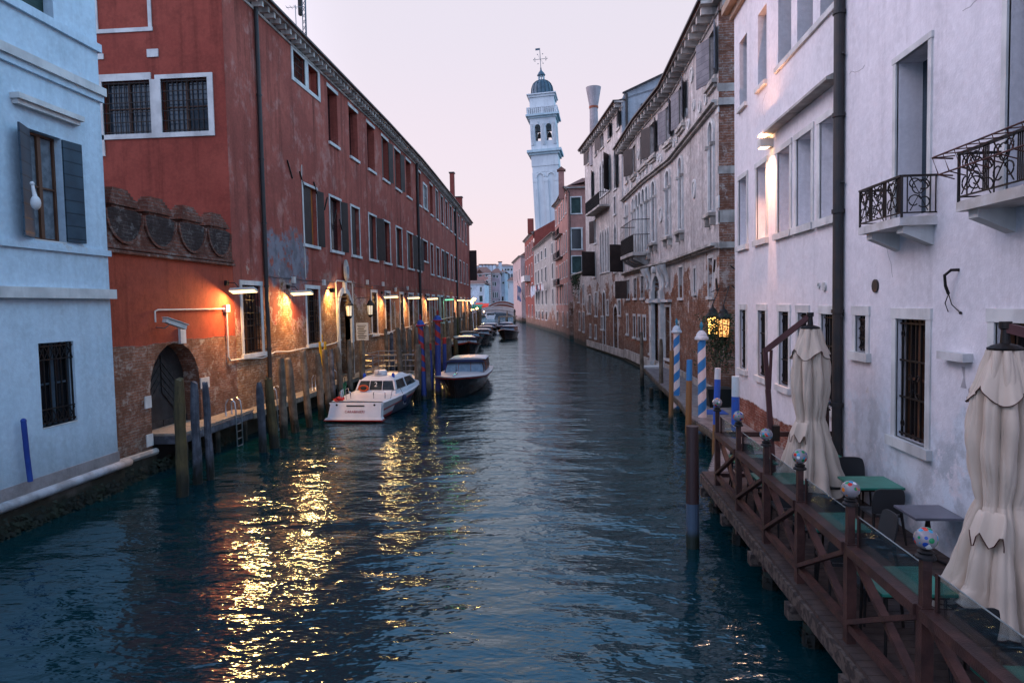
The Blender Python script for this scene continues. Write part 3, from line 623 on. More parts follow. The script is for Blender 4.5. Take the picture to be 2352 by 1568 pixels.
for a,b in ((21.62,22.5),(19.58,20.42),(17.53,18.56),(16.06,17.1),(14.66,15.62)):
    if a>19: win(WF,wb,a,b,10.62,12.68,d=.5,fr=.0,pane=blindm,sill=.12)
    else: win(WF,wb,a,b,10.62,13.0,d=.5,fr=.0,pane=blindm,sill=0)
q = MB(); WF.fbox(q,14.4,18.75,10.5,10.63,-.02,.06); q.build('sill_course',stone,wb)
for a,b in ((21.62,22.57),(19.58,20.51),(17.58,18.55),(16.09,17.09),(14.6,15.58)): win(WF,wb,a,b,6.32,8.4,d=.42,fr=.14,pane=niche,sill=.16,nm='blind_window')
q = MB(); WF.fbox(q,14.45,19.4,9.0,9.06,-.02,.30); q.prism([WF.pos(14.45,9.06,0),WF.pos(14.45,9.06,.3),WF.pos(14.45,9.2,0)],(0,4.95,0)); q.build('rain_ledge',stone_old,wb)
for a,b,c,e in ((21.76,22.44,2.42,4.3),(19.64,20.37,2.4,4.3),(17.66,18.42,2.37,4.29),(16.34,16.95,2.45,4.28),(14.65,15.45,2.27,4.27),(13.22,13.68,3.57,4.27),(11.08,12.05,2.23,4.24),(7.6,9.38,2.3,4.25)):
    sm = b-a < .6
    w = win(WF,wb,a,b,c,e,d=.22,fr=.14,pane=dark,sill=.16,grille=(3 if sm else 6,3,-.10),sash=brownwood if a<12 else None,fo=.025,head=1.25)
    q = MB(); cc=(a+b)/2
    for sx_ in (-1,1):         # scrolled iron ornament
        for zz in ([c+(e-c)*.45] if not sm else [c+(e-c)*.35,c+(e-c)*.65]):
            for sz in (-1,1):
                P=[WF.pos(cc+sx_*(.04+.09*(1-math.cos(u))*.7), zz+sz*(.05+.09*math.sin(u)+.03*u), -.05) for u in [k*.6 for k in range(9)]]
                q.tube(P,.009,5)
    for zz in (c+.25,e-.25):
        for t in (a+.12,b-.12): WF.disc(q,t,zz,.055,-.06,-.04,n=10,rin=.035)
    q.build('grille_scroll',iron,w)
win(WF,wb,11.1,12.12,5.9,8.5,d=.42,fr=.10,pane=blindm,sill=0,nm='balcony_door')
win(WF,wb,7.9,9.22,5.9,8.6,d=.42,fr=.10,pane=blindm,sill=0,nm='balcony_door')
WF.wall(14.28,23.15,-.5,13.9,'wall',whm3,wb,extra_t=[16,18,20,22]); WF.wall(1.5,14.28,-.5,13.9,'wall',whm2,wb,extra_t=[4,6,8,10,12])
q = MB(); q.add([WF.pos(23.15,-.5),WF.pos(23.15,-.5,-8),WF.pos(23.15,14,-8),WF.pos(23.15,14)],[(0,1,2,3)]); q.build('side_wall',whm2,wb)
q = MB(); WF.fbox(q,1.5,23.4,13.9,14.15,-.5,.35); WF.fbox(q,1.5,23.3,13.7,13.9,-.1,.12); q.build('eaves',M('tan_eaves',(.35,.25,.18),(.25,.18,.13)),wb)
q = MB(); q.box(XW,XW+9,1.5,23.2,14.15,14.3); q.build('roof',tile,wb)
q = MB(); q.tube([(XW-.11,14.3,.75),(XW-.11,14.3,13.9)],.10,14)
for z in (2.4,4.3,6.3,8.2,10.2,12.2): q.tube([(XW-.11,14.3,z),(XW-.11,14.3,z+.08)],.125,14)
for z in (4.25,6.9,9.4): q.bar((XW,14.3,z),(XW-.11,14.12,z),.03,.03)
q.build('downpipe',copper,wb,smooth=False)
q = MB(); WF.disc(q,15.6,4.89,.07,0,.03,rin=.045); q.build('vent',stone,wb)
q = MB(); WF.disc(q,15.27,4.86,.1,0,.04); 
for k in range(5): WF.fbox(q,15.19,15.35,4.79+k*.035,4.80+k*.035,.04,.05)
q.build('vent',stone,wb)
q = MB(); WF.disc(q,12.84,4.81,.12,0,.03); q.build('vent',copper,wb)
q = MB(); q.tube([WF.pos(10.23,4.97,.0),WF.pos(10.25,4.97,.1),WF.pos(10.34,4.9,.14),WF.pos(10.39,4.75,.1),WF.pos(10.4,4.63,.05)],.022,8); q.tube([WF.pos(10.4,4.63,.05),WF.pos(10.47,4.5,.06),WF.pos(10.46,4.37,.02)],.008,5); q.tube([WF.pos(10.4,4.63,.05),WF.pos(10.3,4.48,.06),WF.pos(10.15,4.36,.02)],.008,5); q.sphere(tuple(WF.pos(10.15,4.36,.02)),.022,5)
q.build('cable',iron,wb)
q = MB(); WF.fbox(q,9.86,10.53,3.68,3.80,.0,.14)
t2 = tag(q.build('wall_light',M('white_lamp_housing',(.6,.6,.6),rough=.4)),'unlit white half-round light fitting on the lavender-white wall by the terrace','wall light')
# cracks in the render of the white wall
rn = random.Random(12)
for k in range(14):
    t,z = rn.uniform(6.5,21),rn.uniform(2.0,12.5); a = rn.choice((-1.2,-1.7,-.3,.4)); P=[(t,z)]
    for j in range(rn.randint(6,16)): a += rn.uniform(-.5,.5); t += .09*math.cos(a); z += .09*math.sin(a); P.append((t,z))
    if any(h[0]-.2 < p[0] < h[1]+.2 and h[2]-.3 < p[1] < h[3]+.2 for h in WF.holes for p in P): continue
    q = MB()
    for (a0,b0),(a1,b1) in zip(P,P[1:]): q.bar(WF.pos(a0,b0,.001),WF.pos(a1,b1,.001),.005,.006)
    q.build('wall_crack',M('crack_grey',(.30,.29,.30),bump=0),wb)
# patches on the wall
q = MB(); q.add([WF.pos(*p,.004) for p in ((10.05,3.6),(10.13,3.6),(10.08,3.45),(10.15,3.3),(10.0,3.3),(10.06,3.45))],[(0,1,2,3,4,5)]); q.build('wall_patch',M('grey_patch',(.38,.36,.38)),wb)
# balconies (parts of the building)
def balcony(y0,y1):
    b = MB(); b.box(XW-.55,XW,y0,y1,5.68,5.80); b.box(XW-.52,XW,y0+.02,y1-.02,5.80,5.815)
    bo = b.build('balcony',M('balcony_stone',(.58,.56,.55),(.42,.38,.34),streak=.4),wb)
    c = MB()
    for yy in (y0+.1,y1-.3): 
        c.prism([(XW,yy,5.68),(XW-.45,yy,5.68),(XW-.45,yy,5.58),(XW,yy,5.38)],(0,.2,0))
    c.build('corbel',stone,bo)
    r = MB(); x = XW-.52; zt=6.42
    r.bar((x,y0,zt),(x,y1,zt),.06,.03); r.bar((x,y0+.02,zt),(XW+.02,y0+.02,zt),.05,.03); r.bar((x,y1-.02,zt),(XW,y1-.02,zt),.05,.03)
    r.bar((x,y0,5.87),(x,y1,5.87),.02,.02); r.bar((x,y0+.02,5.87),(XW,y0+.02,5.87),.02,.02); r.bar((x,y1-.02,5.87),(XW,y1-.02,5.87),.02,.02)
    L = y1-y0
    def scroll(P0, du, w):     # S-scrolls in a panel of width w starting at P0 going along du
        P0 = Vector(P0); du = Vector(du); uz = Vector((0,0,1))
        for cx,cz,rr,a0,a1 in ((.5,.36,.13,0,6.28),(.28,.16,.10,.5,5.5),(.72,.16,.10,-2.4,2.6),(.28,.42,.09,.4,5.2),(.72,.42,.09,-2.2,2.8)):
            P=[P0+du*(cx*w+rr*math.cos(a0+(a1-a0)*k/14)*(1-k*.03))+uz*(cz+rr*math.sin(a0+(a1-a0)*k/14)*(1-k*.03)) for k in range(15)]
            r.tube(P,.010,5)
        r.tube([P0+du*(.1*w)+uz*.02, P0+du*(.5*w)+uz*.26, P0+du*(.9*w)+uz*.02],.009,5); r.tube([P0+du*(.1*w)+uz*.53, P0+du*(.5*w)+uz*.28, P0+du*(.9*w)+uz*.53],.009,5)
    n = 3; wseg = L/n
    for k in range(n):
        ya = y0+k*wseg
        for j in range(4): r.bar((x,ya+.02+j*.035,5.87),(x,ya+.02+j*.035,zt),.012,.012)
        scroll((x,ya+.14,5.88),(0,1,0),wseg-.16)
    for yy in (y0+.02,y1-.02):
        for j in (0,.09,.42,.50): r.bar((x+j,yy,5.87),(x+j,yy,zt),.014,.014)
        scroll((x+.1,yy,5.88),(1,0,0),.32)
    for yy in (y0,y1): r.tube([(x,yy,5.8),(x,yy,zt)],.02,8)
    r.build('balcony_railing',iron,bo)
balcony(10.82,12.28); balcony(7.4,9.32)
q = MB()
for zz,oo in ((6.40,.80),(6.18,.72)): q.tube([(XW-.5,9.5,zz),(XW-oo,9.42,zz),(XW-oo,7.6,zz)],.012,5)
for k in range(8): y=9.42-k*.25; q.tube([(XW-.52,y,6.42),(XW-.80,y,6.40),(XW-.72,y,6.18),(XW-.52,y,6.12)],.009,5)
tag(q.build('window_box_holder',M('rusty_iron',(.10,.04,.03),(.05,.02,.02),rough=.7)),'empty rusty flower box holder hooked over the nearest balcony railing','flower box holder')
# ------------------------------------------------------------------ weathered palace P1
PLN = [(6.35,20),(6.25,28.4),(6.08,39.2),(5.3,46),(4.65,55),(3.7,62),(2.2,72),(1.1,81),(-.6,100),(-10.7,170),(-18,220)]
RF = Fac(PLN,-1)
pal = wallmat('palace_plaster',(.55,.51,.49),(.42,.39,.38),z=(3.6,6.6),amt=.30,pale=(.76,.72,.70),grit=.75,off=.085,dark=.9,brick=((.34,.125,.06),(.17,.085,.06)),mortar=(.34,.30,.26),big=.55,bsc=1.3)
palb = wallmat('palace_corner_brick',(.3,.15,.1),(.3,.15,.1),allbrick=True,z=(0,1),brick=((.34,.14,.085),(.20,.12,.09)),mortar=(.34,.31,.28),bsc=1.3)
P1 = thing('weathered_palace','weathered grey plaster palace with round stone medallions and tall arched windows','palace',(5.5,40,0))
def W1(a,b,c,e,**k): return win(RF,P1,a,b,c,e,**k)
# top floor
for a,b,sh in ((28.9,29.9,[('l',165,.9),('r',160,1.0)]),(35.7,36.9,[('l',165,1.1),('r',168,1.1)]),(39.2,40.4,[('l',160,.9),('r',168,1.0)]),(43.0,44.2,[('l',165,.9),('r',160,1.0)]),(45.2,46.0,[]),(46.4,47.2,[]),(49.0,50.2,[('l',0,1.1),('r',150,1.0)]),(52.4,53.3,[])):
    W1(a,b,13.75,15.65,fr=.14,pane=dark if sh else shut_gr,d=.2,sill=.18,sh=sh,shm=shut_gr if a<41 else shut, fm=stone_old)
q = MB()
for a,b in ((28.6,30.2),(35.3,37.2),(38.9,40.7),(42.7,44.5),(44.9,47.5),(48.7,50.5)): RF.fbox(q,a,b,13.4,13.56,-.02,.22); RF.fbox(q,a+.1,b-.1,13.25,13.4,-.02,.12)
q.build('window_sill',stone_old,P1)
q = MB()
for t,z in [(31.2,14.9),(33.6,15.3),(33.1,13.75),(31.8,13.3),(34.4,13.2),(35.0,13.9),(30.6,13.3),(38.0,14.9),(37.6,13.3),(38.5,13.25),(41.6,13.1),(41.7,14.9),(42.2,13.3),(44.0,13.05),(45.3,13.1),(46.4,13.0),(47.5,13.1),(48.4,13.0),(50.8,13.2),(51.5,13.9),(52.4,13.0),(47.9,14.7),(53.8,13.1),(33.2,9.9),(41.7,9.8),(48.6,9.9)]:
    big_ = z>14.5 or z<10
    RF.disc(q,t,z,.36 if big_ else .26,-.01,.07,n=16,rin=.26 if big_ else .17,sq=1.25 if z<10 else 1.0)
    RF.disc(q,t,z,.20 if big_ else .13,-.01,.045,n=14,sq=1.25 if z<10 else 1.0)
q.build('medallion',stone,P1)
# piano nobile arches
for (a,b,z0,pn) in ((29.2,29.95,8.35,niche),(36.1,37.0,8.35,niche),(39.65,40.45,8.4,niche),(42.95,43.8,8.35,niche),(44.75,45.35,7.95,dark),(45.7,46.5,7.95,dark),(46.95,47.8,7.95,dark),(48.1,48.9,7.95,dark),(49.7,50.4,8.1,niche),(52.7,53.4,9.2,niche)):
    W1(a,b,z0,12.05,fr=.16,pane=pn,d=.22,arch='round',fm=stone,sill=.1,fo=.10)
    q = MB()
    for t in (a-.14,b+.02): RF.fbox(q,t-.04,t+.16,11.0,11.15,.0,.2)
    RF.fbox(q,a-.3,b+.3,z0-.24,z0-.1,-.02,.32); RF.fbox(q,a-.2,a+.0,z0-.6,z0-.24,0,.22); RF.fbox(q,b,b+.2,z0-.6,z0-.24,0,.22)
    q.build('arch_trim',stone_old,P1)
q = MB()
for t in (45.5,46.7,47.95): q.tube([RF.pos(t,7.95,.12),RF.pos(t,11.1,.12)],.1,10)
q.build('column',stone,P1)
# balcony of the palace
b = MB(); RF.fbox(b,44.6,49.3,7.62,7.84,0,1.1); bo = b.build('balcony',stone_old,P1)
b = MB()
for t in (45,46.3,47.6,48.9): b.prism([RF.pos(t,7.62,0),RF.pos(t,7.62,.95),RF.pos(t,7.4,.95),RF.pos(t,6.9,0)],(0,.22,0))
b.build('corbel',stone_old,bo)
b = MB(); b.tube([RF.pos(44.6,9.9,0),RF.pos(44.6,9.9,1.05),RF.pos(49.3,9.9,1.05),RF.pos(49.3,9.9,0)],.03,6); b.tube([RF.pos(44.6,8.95,0),RF.pos(44.6,8.95,1.05),RF.pos(49.3,8.95,1.05)],.025,6)
for k in range(32): t=44.6+4.7*k/31; b.bar(RF.pos(t,7.84,1.05),RF.pos(t,8.95,1.05),.03,.03)
for k in range(7): b.bar(RF.pos(44.6,7.84,.15+k*.15),RF.pos(44.6,8.95,.15+k*.15),.02,.02)
for k in range(9): t=44.6+4.7*k/8; b.bar(RF.pos(t,8.95,1.05),RF.pos(t,9.9,1.05),.025,.025)
b.build('balcony_railing',iron,bo)
# ground zone
for (a,b,c,e,pn) in ((29.5,30.3,4.8,6.42,niche),(33.0,33.4,5.0,6.15,shut_gr),(36.3,37.3,4.8,6.4,niche),(46.4,47.5,4.9,6.35,shut),(49.2,50.3,4.9,6.3,shut),(52.2,53.2,4.9,6.3,shut)):
    W1(a,b,c,e,fr=.13,pane=pn,d=.16,sill=.14,fm=stone,sh=[('r',140,1.2)] if a>52 else ())
for (a,b,c,e) in ((46.0,46.7,2.2,3.6),(47.9,48.6,2.1,3.6),(49.8,50.6,2.1,3.6),(53.0,53.6,2.2,3.6),(37.4,38.2,2.2,3.4)): W1(a,b,c,e,fr=.18,pane=dark,d=.3,sill=.15,fm=stone,grille=(3,3,-.1))
RF.holes.append((41.6,43.4,.6,6.2,'round',.6))
q = MB(); A=RF.arc(41.6,43.4,6.2,'round',14); B=RF.arc(41.15,43.85,6.65,'round',14)
for i in range(14): q.hexa([RF.pos(*A[i],-.2),RF.pos(*A[i+1],-.2),RF.pos(*B[i+1],-.2),RF.pos(*B[i],-.2),RF.pos(*A[i],.18),RF.pos(*A[i+1],.18),RF.pos(*B[i+1],.18),RF.pos(*B[i],.18)])
for t in (41.1,43.4): RF.fbox(q,t,t+.5,.5,5.3,-.1,.25); RF.fbox(q,t-.1,t+.6,4.55,4.8,0,.42); RF.fbox(q,t-.08,t+.58,.5,.9,0,.36); RF.disc(q,t+.25,2.3,.2,.25,.29,rin=.14)
RF.fbox(q,39.5,44.9,4.58,4.72,-.02,.26)
po = q.build('portal',stone,P1)
q = MB(); q.add([RF.pos(41.6,.6,-.58),RF.pos(43.4,.6,-.58),RF.pos(43.4,6.2,-.58),RF.pos(41.6,6.2,-.58)],[(0,1,2,3)]); q.build('door_leaf',dark,po)
q = MB()
for t in (39.9,40.8,43.9,44.7): 
    q.tube([RF.pos(t,6.75,.42),RF.pos(t,6.5,.36),RF.pos(t,6.1,.2),RF.pos(t,5.7,.12),RF.pos(t,5.4,.2)],[.2,.17,.12,.1,.08],8)
RF.disc(q,42.5,6.55,.22,.1,.4,n=10)
q.build('scroll_bracket',stone,po)
W1(39.9,40.9,1.3,4.3,fr=.2,pane=dark,d=.35,sill=.15,fm=stone)
W1(44.2,44.8,1.3,4.3,fr=.15,pane=niche,d=.2,sill=.15,fm=stone)
for (z,o1) in ((12.42,.16),(12.54,.30),(6.74,.18),(6.84,.34)):
    q = MB(); RF.fbox(q,28.4,54.6,z,z+.11,-.03,o1); q.build('string_course',stone_old,P1)
q = MB(); RF.fbox(q,28.4,54.6,.3,.95,-.02,.10); q.build('stone_base',stone_old,P1)
q = MB()
for z in (7.7,8.35,12.15): RF.fbox(q,28.38,28.9,z,z+.5 if z<9 else z+.25,-.02,.02)
q.build('corner_stone',stone,P1)
RF.wall(28.4,54.7,-.5,16.3,'wall',pal,P1,extra_t=[30+2.5*k for k in range(10)])
brackets(RF,P1,28.4,54.7,.85,16.42,w=.22,h=.3,out=.6,ovh=.68)
roof(RF,P1,28.4,54.7,16.5,6,1.6,ovh=.75)
EW = Fac(None,1,28.4)
q = MB(); EW.fbox(q,6.25,14,-.5,16.4,-.2,0); q.build('end_wall',palb,P1)
q = MB()
for z,h in ((6.72,.24),(12.4,.28),(7.75,.5),(12.95,.32),(9.7,.3)): EW.fbox(q,6.2,8.6,z,z+h,0,.12 if h<.3 else .02)
q.build('end_string_course',stone_old,P1)
q = MB(); EW.fbox(q,6.0,14,16.4,16.55,-.3,.6)
t=6.3
while t<9: EW.fbox(q,t,t+.2,16.1,16.4,0,.5); t+=.8
q.build('end_cornice',stone_old,P1)
q = MB()
for (a,z) in ((6.7,6.0),(6.75,5.2)): q.bar(EW.pos(a,z,.02),EW.pos(a+.3,z-.3,.25),.05,.05)
q.build('iron_bracket',iron,P1)
q = MB()
for (t,z,dt) in ((29.0,6.3,.2),(28.8,5.5,-.2)): q.bar(RF.pos(t,z,.04),RF.pos(t+dt,z-.5,.04),.06,.04)
q.build('iron_tie',iron,P1)
# ------------------------------------------------------------------ water
m, nt, b = newmat('canal_water'); P = nd(nt,'ShaderNodeNewGeometry').outputs[0]
mp = nd(nt,'ShaderNodeMapping',{0:P,2:(0,0,.10),3:(.60,1.15,1)}).outputs[0]
h1 = nd(nt,'ShaderNodeTexNoise',{'Vector':mp,'Scale':.55,'Detail':2,'Roughness':.45,'Distortion':.25}).outputs[0]
h2 = nd(nt,'ShaderNodeTexNoise',{'Vector':mp,'Scale':2.0,'Detail':3,'Roughness':.5,'Distortion':.35}).outputs[0]
h3 = nd(nt,'ShaderNodeTexNoise',{'Vector':mp,'Scale':6.0,'Detail':2,'Roughness':.5}).outputs[0]
hh = math_(nt,'ADD',math_(nt,'MULTIPLY',h1,.16),math_(nt,'ADD',math_(nt,'MULTIPLY',h2,.060),math_(nt,'MULTIPLY',h3,.016)))
bp = nd(nt,'ShaderNodeBump',{'Strength':1.0,'Distance':1.0,'Height':hh})
nt.nodes.remove(b); df = nd(nt,'ShaderNodeBsdfDiffuse',{0:(.0008,.021,.026,1)}); gl = nd(nt,'ShaderNodeBsdfGlossy',{0:(.70,.90,1,1),1:.08,'Normal':bp.outputs[0]})
fr = nd(nt,'ShaderNodeFresnel',{0:1.62,1:bp.outputs[0]}); mx = nd(nt,'ShaderNodeMixShader',{0:fr.outputs[0],1:df.outputs[0],2:gl.outputs[0]}); nt.links.new(mx.outputs[0],nt.nodes['Material Output'].inputs[0])
WATER = m
q = MB(); q.add([(-600,-60,0),(600,-60,0),(600,1200,0),(-600,1200,0)],[(0,1,2,3)]); struct(q.build('canal_water',m))
SKY_N=.06; SKY_G=1.0; SKY_RAMP=[(0.0,(.79,.61,.68)),(1.0,(.18,.38,.75)),(.20,(.74,.64,.73)),(.40,(.70,.645,.74)),(.54,(.45,.76,1.25))]
WEST=(2.85,2.5,3.15); EAST=(.75,1.3,1.95); BACK=(.7,.9,1.4); SUN_E=.35; SUN_D=(.8,.25,-.6); EXPO=0.17
# ------------------------------------------------------------------ lamps and fittings on the left walls
lampcover = M('lamp_tray_enamel',(.5,.5,.45),(.4,.4,.36),rough=.4)
def area(par, loc, sx, sy, power, col, rot=(0,0,0), spread=PI):
    l = bpy.data.lights.new('lamp_light','AREA'); l.shape='RECTANGLE'; l.size=sx; l.size_y=sy; l.energy=power; l.color=col; l.spread=spread
    o = bpy.data.objects.new('lamp_light',l); C.objects.link(o); o.parent=par; o.location=Vector(loc)-WO.get(par,Vector((0,0,0))); o.rotation_euler=rot; return o
def point(par, loc, r, power, col):
    l = bpy.data.lights.new('lamp_light','POINT'); l.shadow_soft_size=r; l.energy=power; l.color=col
    o = bpy.data.objects.new('lamp_light',l); C.objects.link(o); o.parent=par; o.location=Vector(loc)-WO.get(par,Vector((0,0,0))); return o
LL = [(23.4,'first from the bridge, above the conduit box',1.0),(28.8,'second along, over the bare brick patch',1.0),(44.0,'third along, right of the arched doorway',.9),(51.0,'fourth along, between two barred windows',.9),(59.3,'fifth along, above the spiral poles',.9),(70.2,'the green one',.5),(81,'seventh along, beyond the green lamp',1),(89.7,'eighth along, near the end of the facade',1),(95.7,'last and farthest at the end of the facade',1)]
def emitm(name, c, s): return M(name,(.8,.8,.8),rough=.5,bump=0,emit=(*c,s))
em_y = emitm('lit_yellow_tray',(1,.66,.28),3.0); em_g = emitm('lit_green_tray',(.2,1,.45),1.5)
for i,(y,lab,k) in enumerate(LL):
    green = i==5; wx = LF.X(y); c_ = (.15,1,.4) if green else (1,.51,.17)
    th = thing('wall_lamp',('green' if green else 'yellow')+' tray lamp on the red wall, '+lab,'wall lamp',(wx,y,5.3),group='tray lamps on the red wall')
    q = MB(); z=5.24
    q.hexa([(wx+.18,y-.17,z+.055),(wx+1.12,y-.17,z+.085),(wx+1.12,y+.17,z-.01),(wx+.18,y+.17,z-.04),(wx+.22,y-.10,z+.15),(wx+1.08,y-.10,z+.18),(wx+1.08,y+.17,z+.10),(wx+.22,y+.17,z+.07)])
    q.build('lamp_tray',lampcover,th)
    q = MB(); q.add([(wx+.20,y-.165,z+.045),(wx+1.10,y-.165,z+.073),(wx+1.10,y+.155,z-.022),(wx+.20,y+.155,z-.052)],[(0,1,2,3)]); q.build('lit_diffuser',em_g if green else em_y,th)
    q = MB(); q.tube([(wx,y,z+.35),(wx+.35,y,z+.33),(wx+.5,y,z+.15)],.02,6); q.box(wx,wx+.1,y-.08,y+.08,z+.25,z+.42); q.build('bracket',iron,th)
    area(th,(wx+.62,y-.02,z-.035),.85,.26,(60 if green else 235)*k*(1 if i<2 else .62),c_,rot=(R_(-22),0,0))
def fixture(name,lab,cat,mb,m,group=None,smooth=False): return tag(mb.build(name,m,smooth=smooth),lab,cat,group)
q = MB(); q.tube([(-11.93,19.05,4.3),(-11.93,19.05,4.62),(-11.93,19.2,4.66),(-11.93,22.6,4.66),(-11.93,23.25,4.66)],.025,6)
q.box(-11.98,-11.86,23.15,23.4,4.55,4.8); q.tube([(-11.93,23.28,4.6),(-11.93,23.28,2.95),(-11.93,23.4,2.82)]+[LF.pos(*LF.px(x,y),.06) for x,y in ((560,823),(600,822),(618,814),(628,808),(660,807),(700,799),(740,795),(766,788),(781,780))],.03,6)
fixture('white_conduit','white cable conduit sagging along the red wall below the windows','conduit',q,pipe_w)
q = MB(); q.tube([LF.pos(*LF.px(x,y),.06) for x,y in ((822,770),(836,770),(856,766),(880,768),(905,758),(925,753),(960,746),(1000,736),(1040,727))],.035,6)
for x in (906,948,976): a=LF.px(x,752); q.tube([LF.pos(a[0],3.1,.06),LF.pos(a[0],5.0,.06)],.025,6)
fixture('white_conduit','white conduit along the far part of the red wall past the doorway','conduit',q,pipe_w)
q = MB(); q.tube([LF.pos(35.0,2.7,.05),LF.pos(35.0,5.95,.05),LF.pos(35.15,6.05,.05),LF.pos(37.6,6.05,.05),LF.pos(37.75,5.95,.05),LF.pos(37.75,2.7,.05)],.04,6)
fixture('white_conduit','white conduit framing the arched stone doorway','conduit',q,pipe_w)
# downpipes are parts of the red building
for (y,z0,z1) in ((26.5,1.0,16.5),(56.3,1.0,16.5),(82.2,1.0,16.4)):
    q = MB(); q.tube([LF.pos(y,z0,.12),LF.pos(y,z1,.12)],.085 if y<30 else .11,10)
    for z in (3,5.5,8,10.5,13): q.tube([LF.pos(y,z,.12),LF.pos(y,z+.07,.12)],.105 if y<30 else .13,10)
    q.build('downpipe',copper,red)
q = MB()
for x,y in ((664,389),(692,414),(724,437),(747,468),(768,495),(782,520)):
    t,z = LF.px(x,y); dt = .25 if x%3 else -.25
    o_=MB(); o_.bar(LF.pos(t-dt,z+.35,.04),LF.pos(t+dt,z-.35,.04),.05,.05); o_.build('iron_tie',iron,red)
for z0,ya,yb,amp in ((5.95,26.6,34.8,.03),(6.0,37.8,56,.05),(5.85,38,56,.04),(6.1,56.5,82,.06)):
    q = MB(); q.tube([LF.pos(ya+(yb-ya)*k/24,z0-amp*math.sin(PI*k*3/24)**2,.03) for k in range(25)],.012,4); q.build('wall_cable',iron,red)
q = MB(); q.tube([LF.pos(30.9,6.0,.03),LF.pos(30.85,10.6,.03),LF.pos(30.9,11.2,.03)],.02,5); q.build('wall_cable',pipe_w,red)
for t_,z_ in ((29.3,5.75),(33.1,5.75),(40.6,6.0),(44.2,6.0),(47.6,5.7),(51.6,5.9)):
    q = MB(); LF.fbox(q,t_,t_+.22,z_,z_+.28,0,.12); q.build('junction_box',pipe_w,red)
# security camera
sc_ = thing('security_camera','white security camera on a bracket over the arched water gate','camera',(-12,19.4,4.3))
q = MB(); q.bar((-11.62,19.0,4.36),(-11.45,19.75,4.12),.15,.13); q.build('camera_housing',pipe_w,sc_)
q = MB(); q.bar((-11.60,18.98,4.445),(-11.42,19.8,4.195),.2,.02); q.build('sun_shield',pipe_w,sc_)
q = MB(); q.tube([(-12,19.2,4.15),(-11.75,19.2,4.12),(-11.58,19.25,4.25)],.02,6); q.build('bracket',steel,sc_)
# floodlight and lanterns by the doorway
fl = thing('floodlight','small black floodlight lighting the brick beside the arched doorway','floodlight',(-11.9,34.0,5.5))
q = MB(); q.box(-11.75,-11.55,33.4,33.7,5.4,5.62); q.bar((-12,33.55,5.6),(-11.7,33.55,5.55),.04,.04); q.build('lamp_housing',iron,fl)
q = MB(); q.box(-11.74,-11.56,33.71,33.72,5.42,5.6); q.build('lit_diffuser',em_y,fl)
l = area(fl,(-11.62,33.78,5.42),.2,.2,110,(1,.55,.15)); l.rotation_euler = (Vector((-.45,.55,-.75))).to_track_quat('-Z','Y').to_euler()
glow = emitm('lantern_glass_dim',(1,.75,.4),.5)
def lantern(x,y,z,lab,s=1.0,lit=None,group='hanging lanterns',power=0,arm=None):
    th = thing('hanging_lantern',lab,'lantern',(x,y,z),group=group)
    q = MB(); q.lathe((x,y,z),[(.03*s,-.40*s),(.08*s,-.36*s),(.14*s,-.28*s),(.15*s,-.26*s)],8)
    for k in range(8): a=k*PI/4+PI/8; q.bar((x+.14*s*math.cos(a),y+.14*s*math.sin(a),z-.27*s),(x+.17*s*math.cos(a),y+.17*s*math.sin(a),z+.2*s),.015*s,.015*s)
    q.lathe((x,y,z),[(.19*s,.2*s),(.2*s,.24*s),(.12*s,.34*s),(.1*s,.42*s),(.04*s,.47*s),(.02*s,.56*s)],8); q.build('lantern_cage',iron,th)
    q = MB(); q.lathe((x,y,z),[(.12*s,-.26*s),(.15*s,.19*s)],8); q.build('lantern_glass',lit or glow,th)
    if arm:
        q = MB(); q.tube(arm,.018,6); q.build('bracket',iron,th)
    if power: point(th,(x,y,z),.1,power,(1,.5,.12))
    return th
lantern(-11.15,34.6,4.5,'iron lantern on a gilt bracket left of the arched doorway',1.15,arm=[(-12,34.6,5.15),(-11.15,34.6,5.2),(-11.15,34.6,5.1)])
lantern(-11.2,38.6,4.5,'dark iron lantern on the wall right of the arched doorway',1.15,arm=[(-12,38.6,5.15),(-11.2,38.6,5.2),(-11.2,38.6,5.1)])
# notice board by the door
t1,zz = LF.px(937*1,1); 
nb = thing('notice_board','white notice board with lines of small text right of the arched doorway','notice board',tuple(LF.pos(38.4,3.1,.4)))
q = MB(); q.box(-11.9,-11.2,38.05,38.10,2.75,3.75); q.build('board',M('notice_white',(.6,.6,.58),(.5,.5,.48)),nb)
for k in range(8):
    q = MB(); q.box(-11.82+.04*(k%2),-11.3-.07*(k%3),38.035,38.047,3.58-k*.1,3.62-k*.1); q.build('text_line',iron,nb)
# yellow rope hanging from the conduit
q = MB(); rn=random.Random(2)
for k in range(7):
    o=rn.uniform(-.1,.1); L_=rn.uniform(.7,1.25)
    P=[]
    for j in range(13): a=PI*j/12; P.append((-11.4+.13*math.cos(a)*(1+.3*o),31.2+o+.02*k,3.05-L_*math.sin(a)))
    q.tube(P,.028,5)
q.tube([(-11.4,31.2,3.4),(-11.4,31.2,3.0)],.02,5)
fixture('yellow_rope','coil of yellow rope hanging above the walkway between the poles','rope',q,M('yellow_rope',(.6,.38,.02),(.45,.28,.02)))
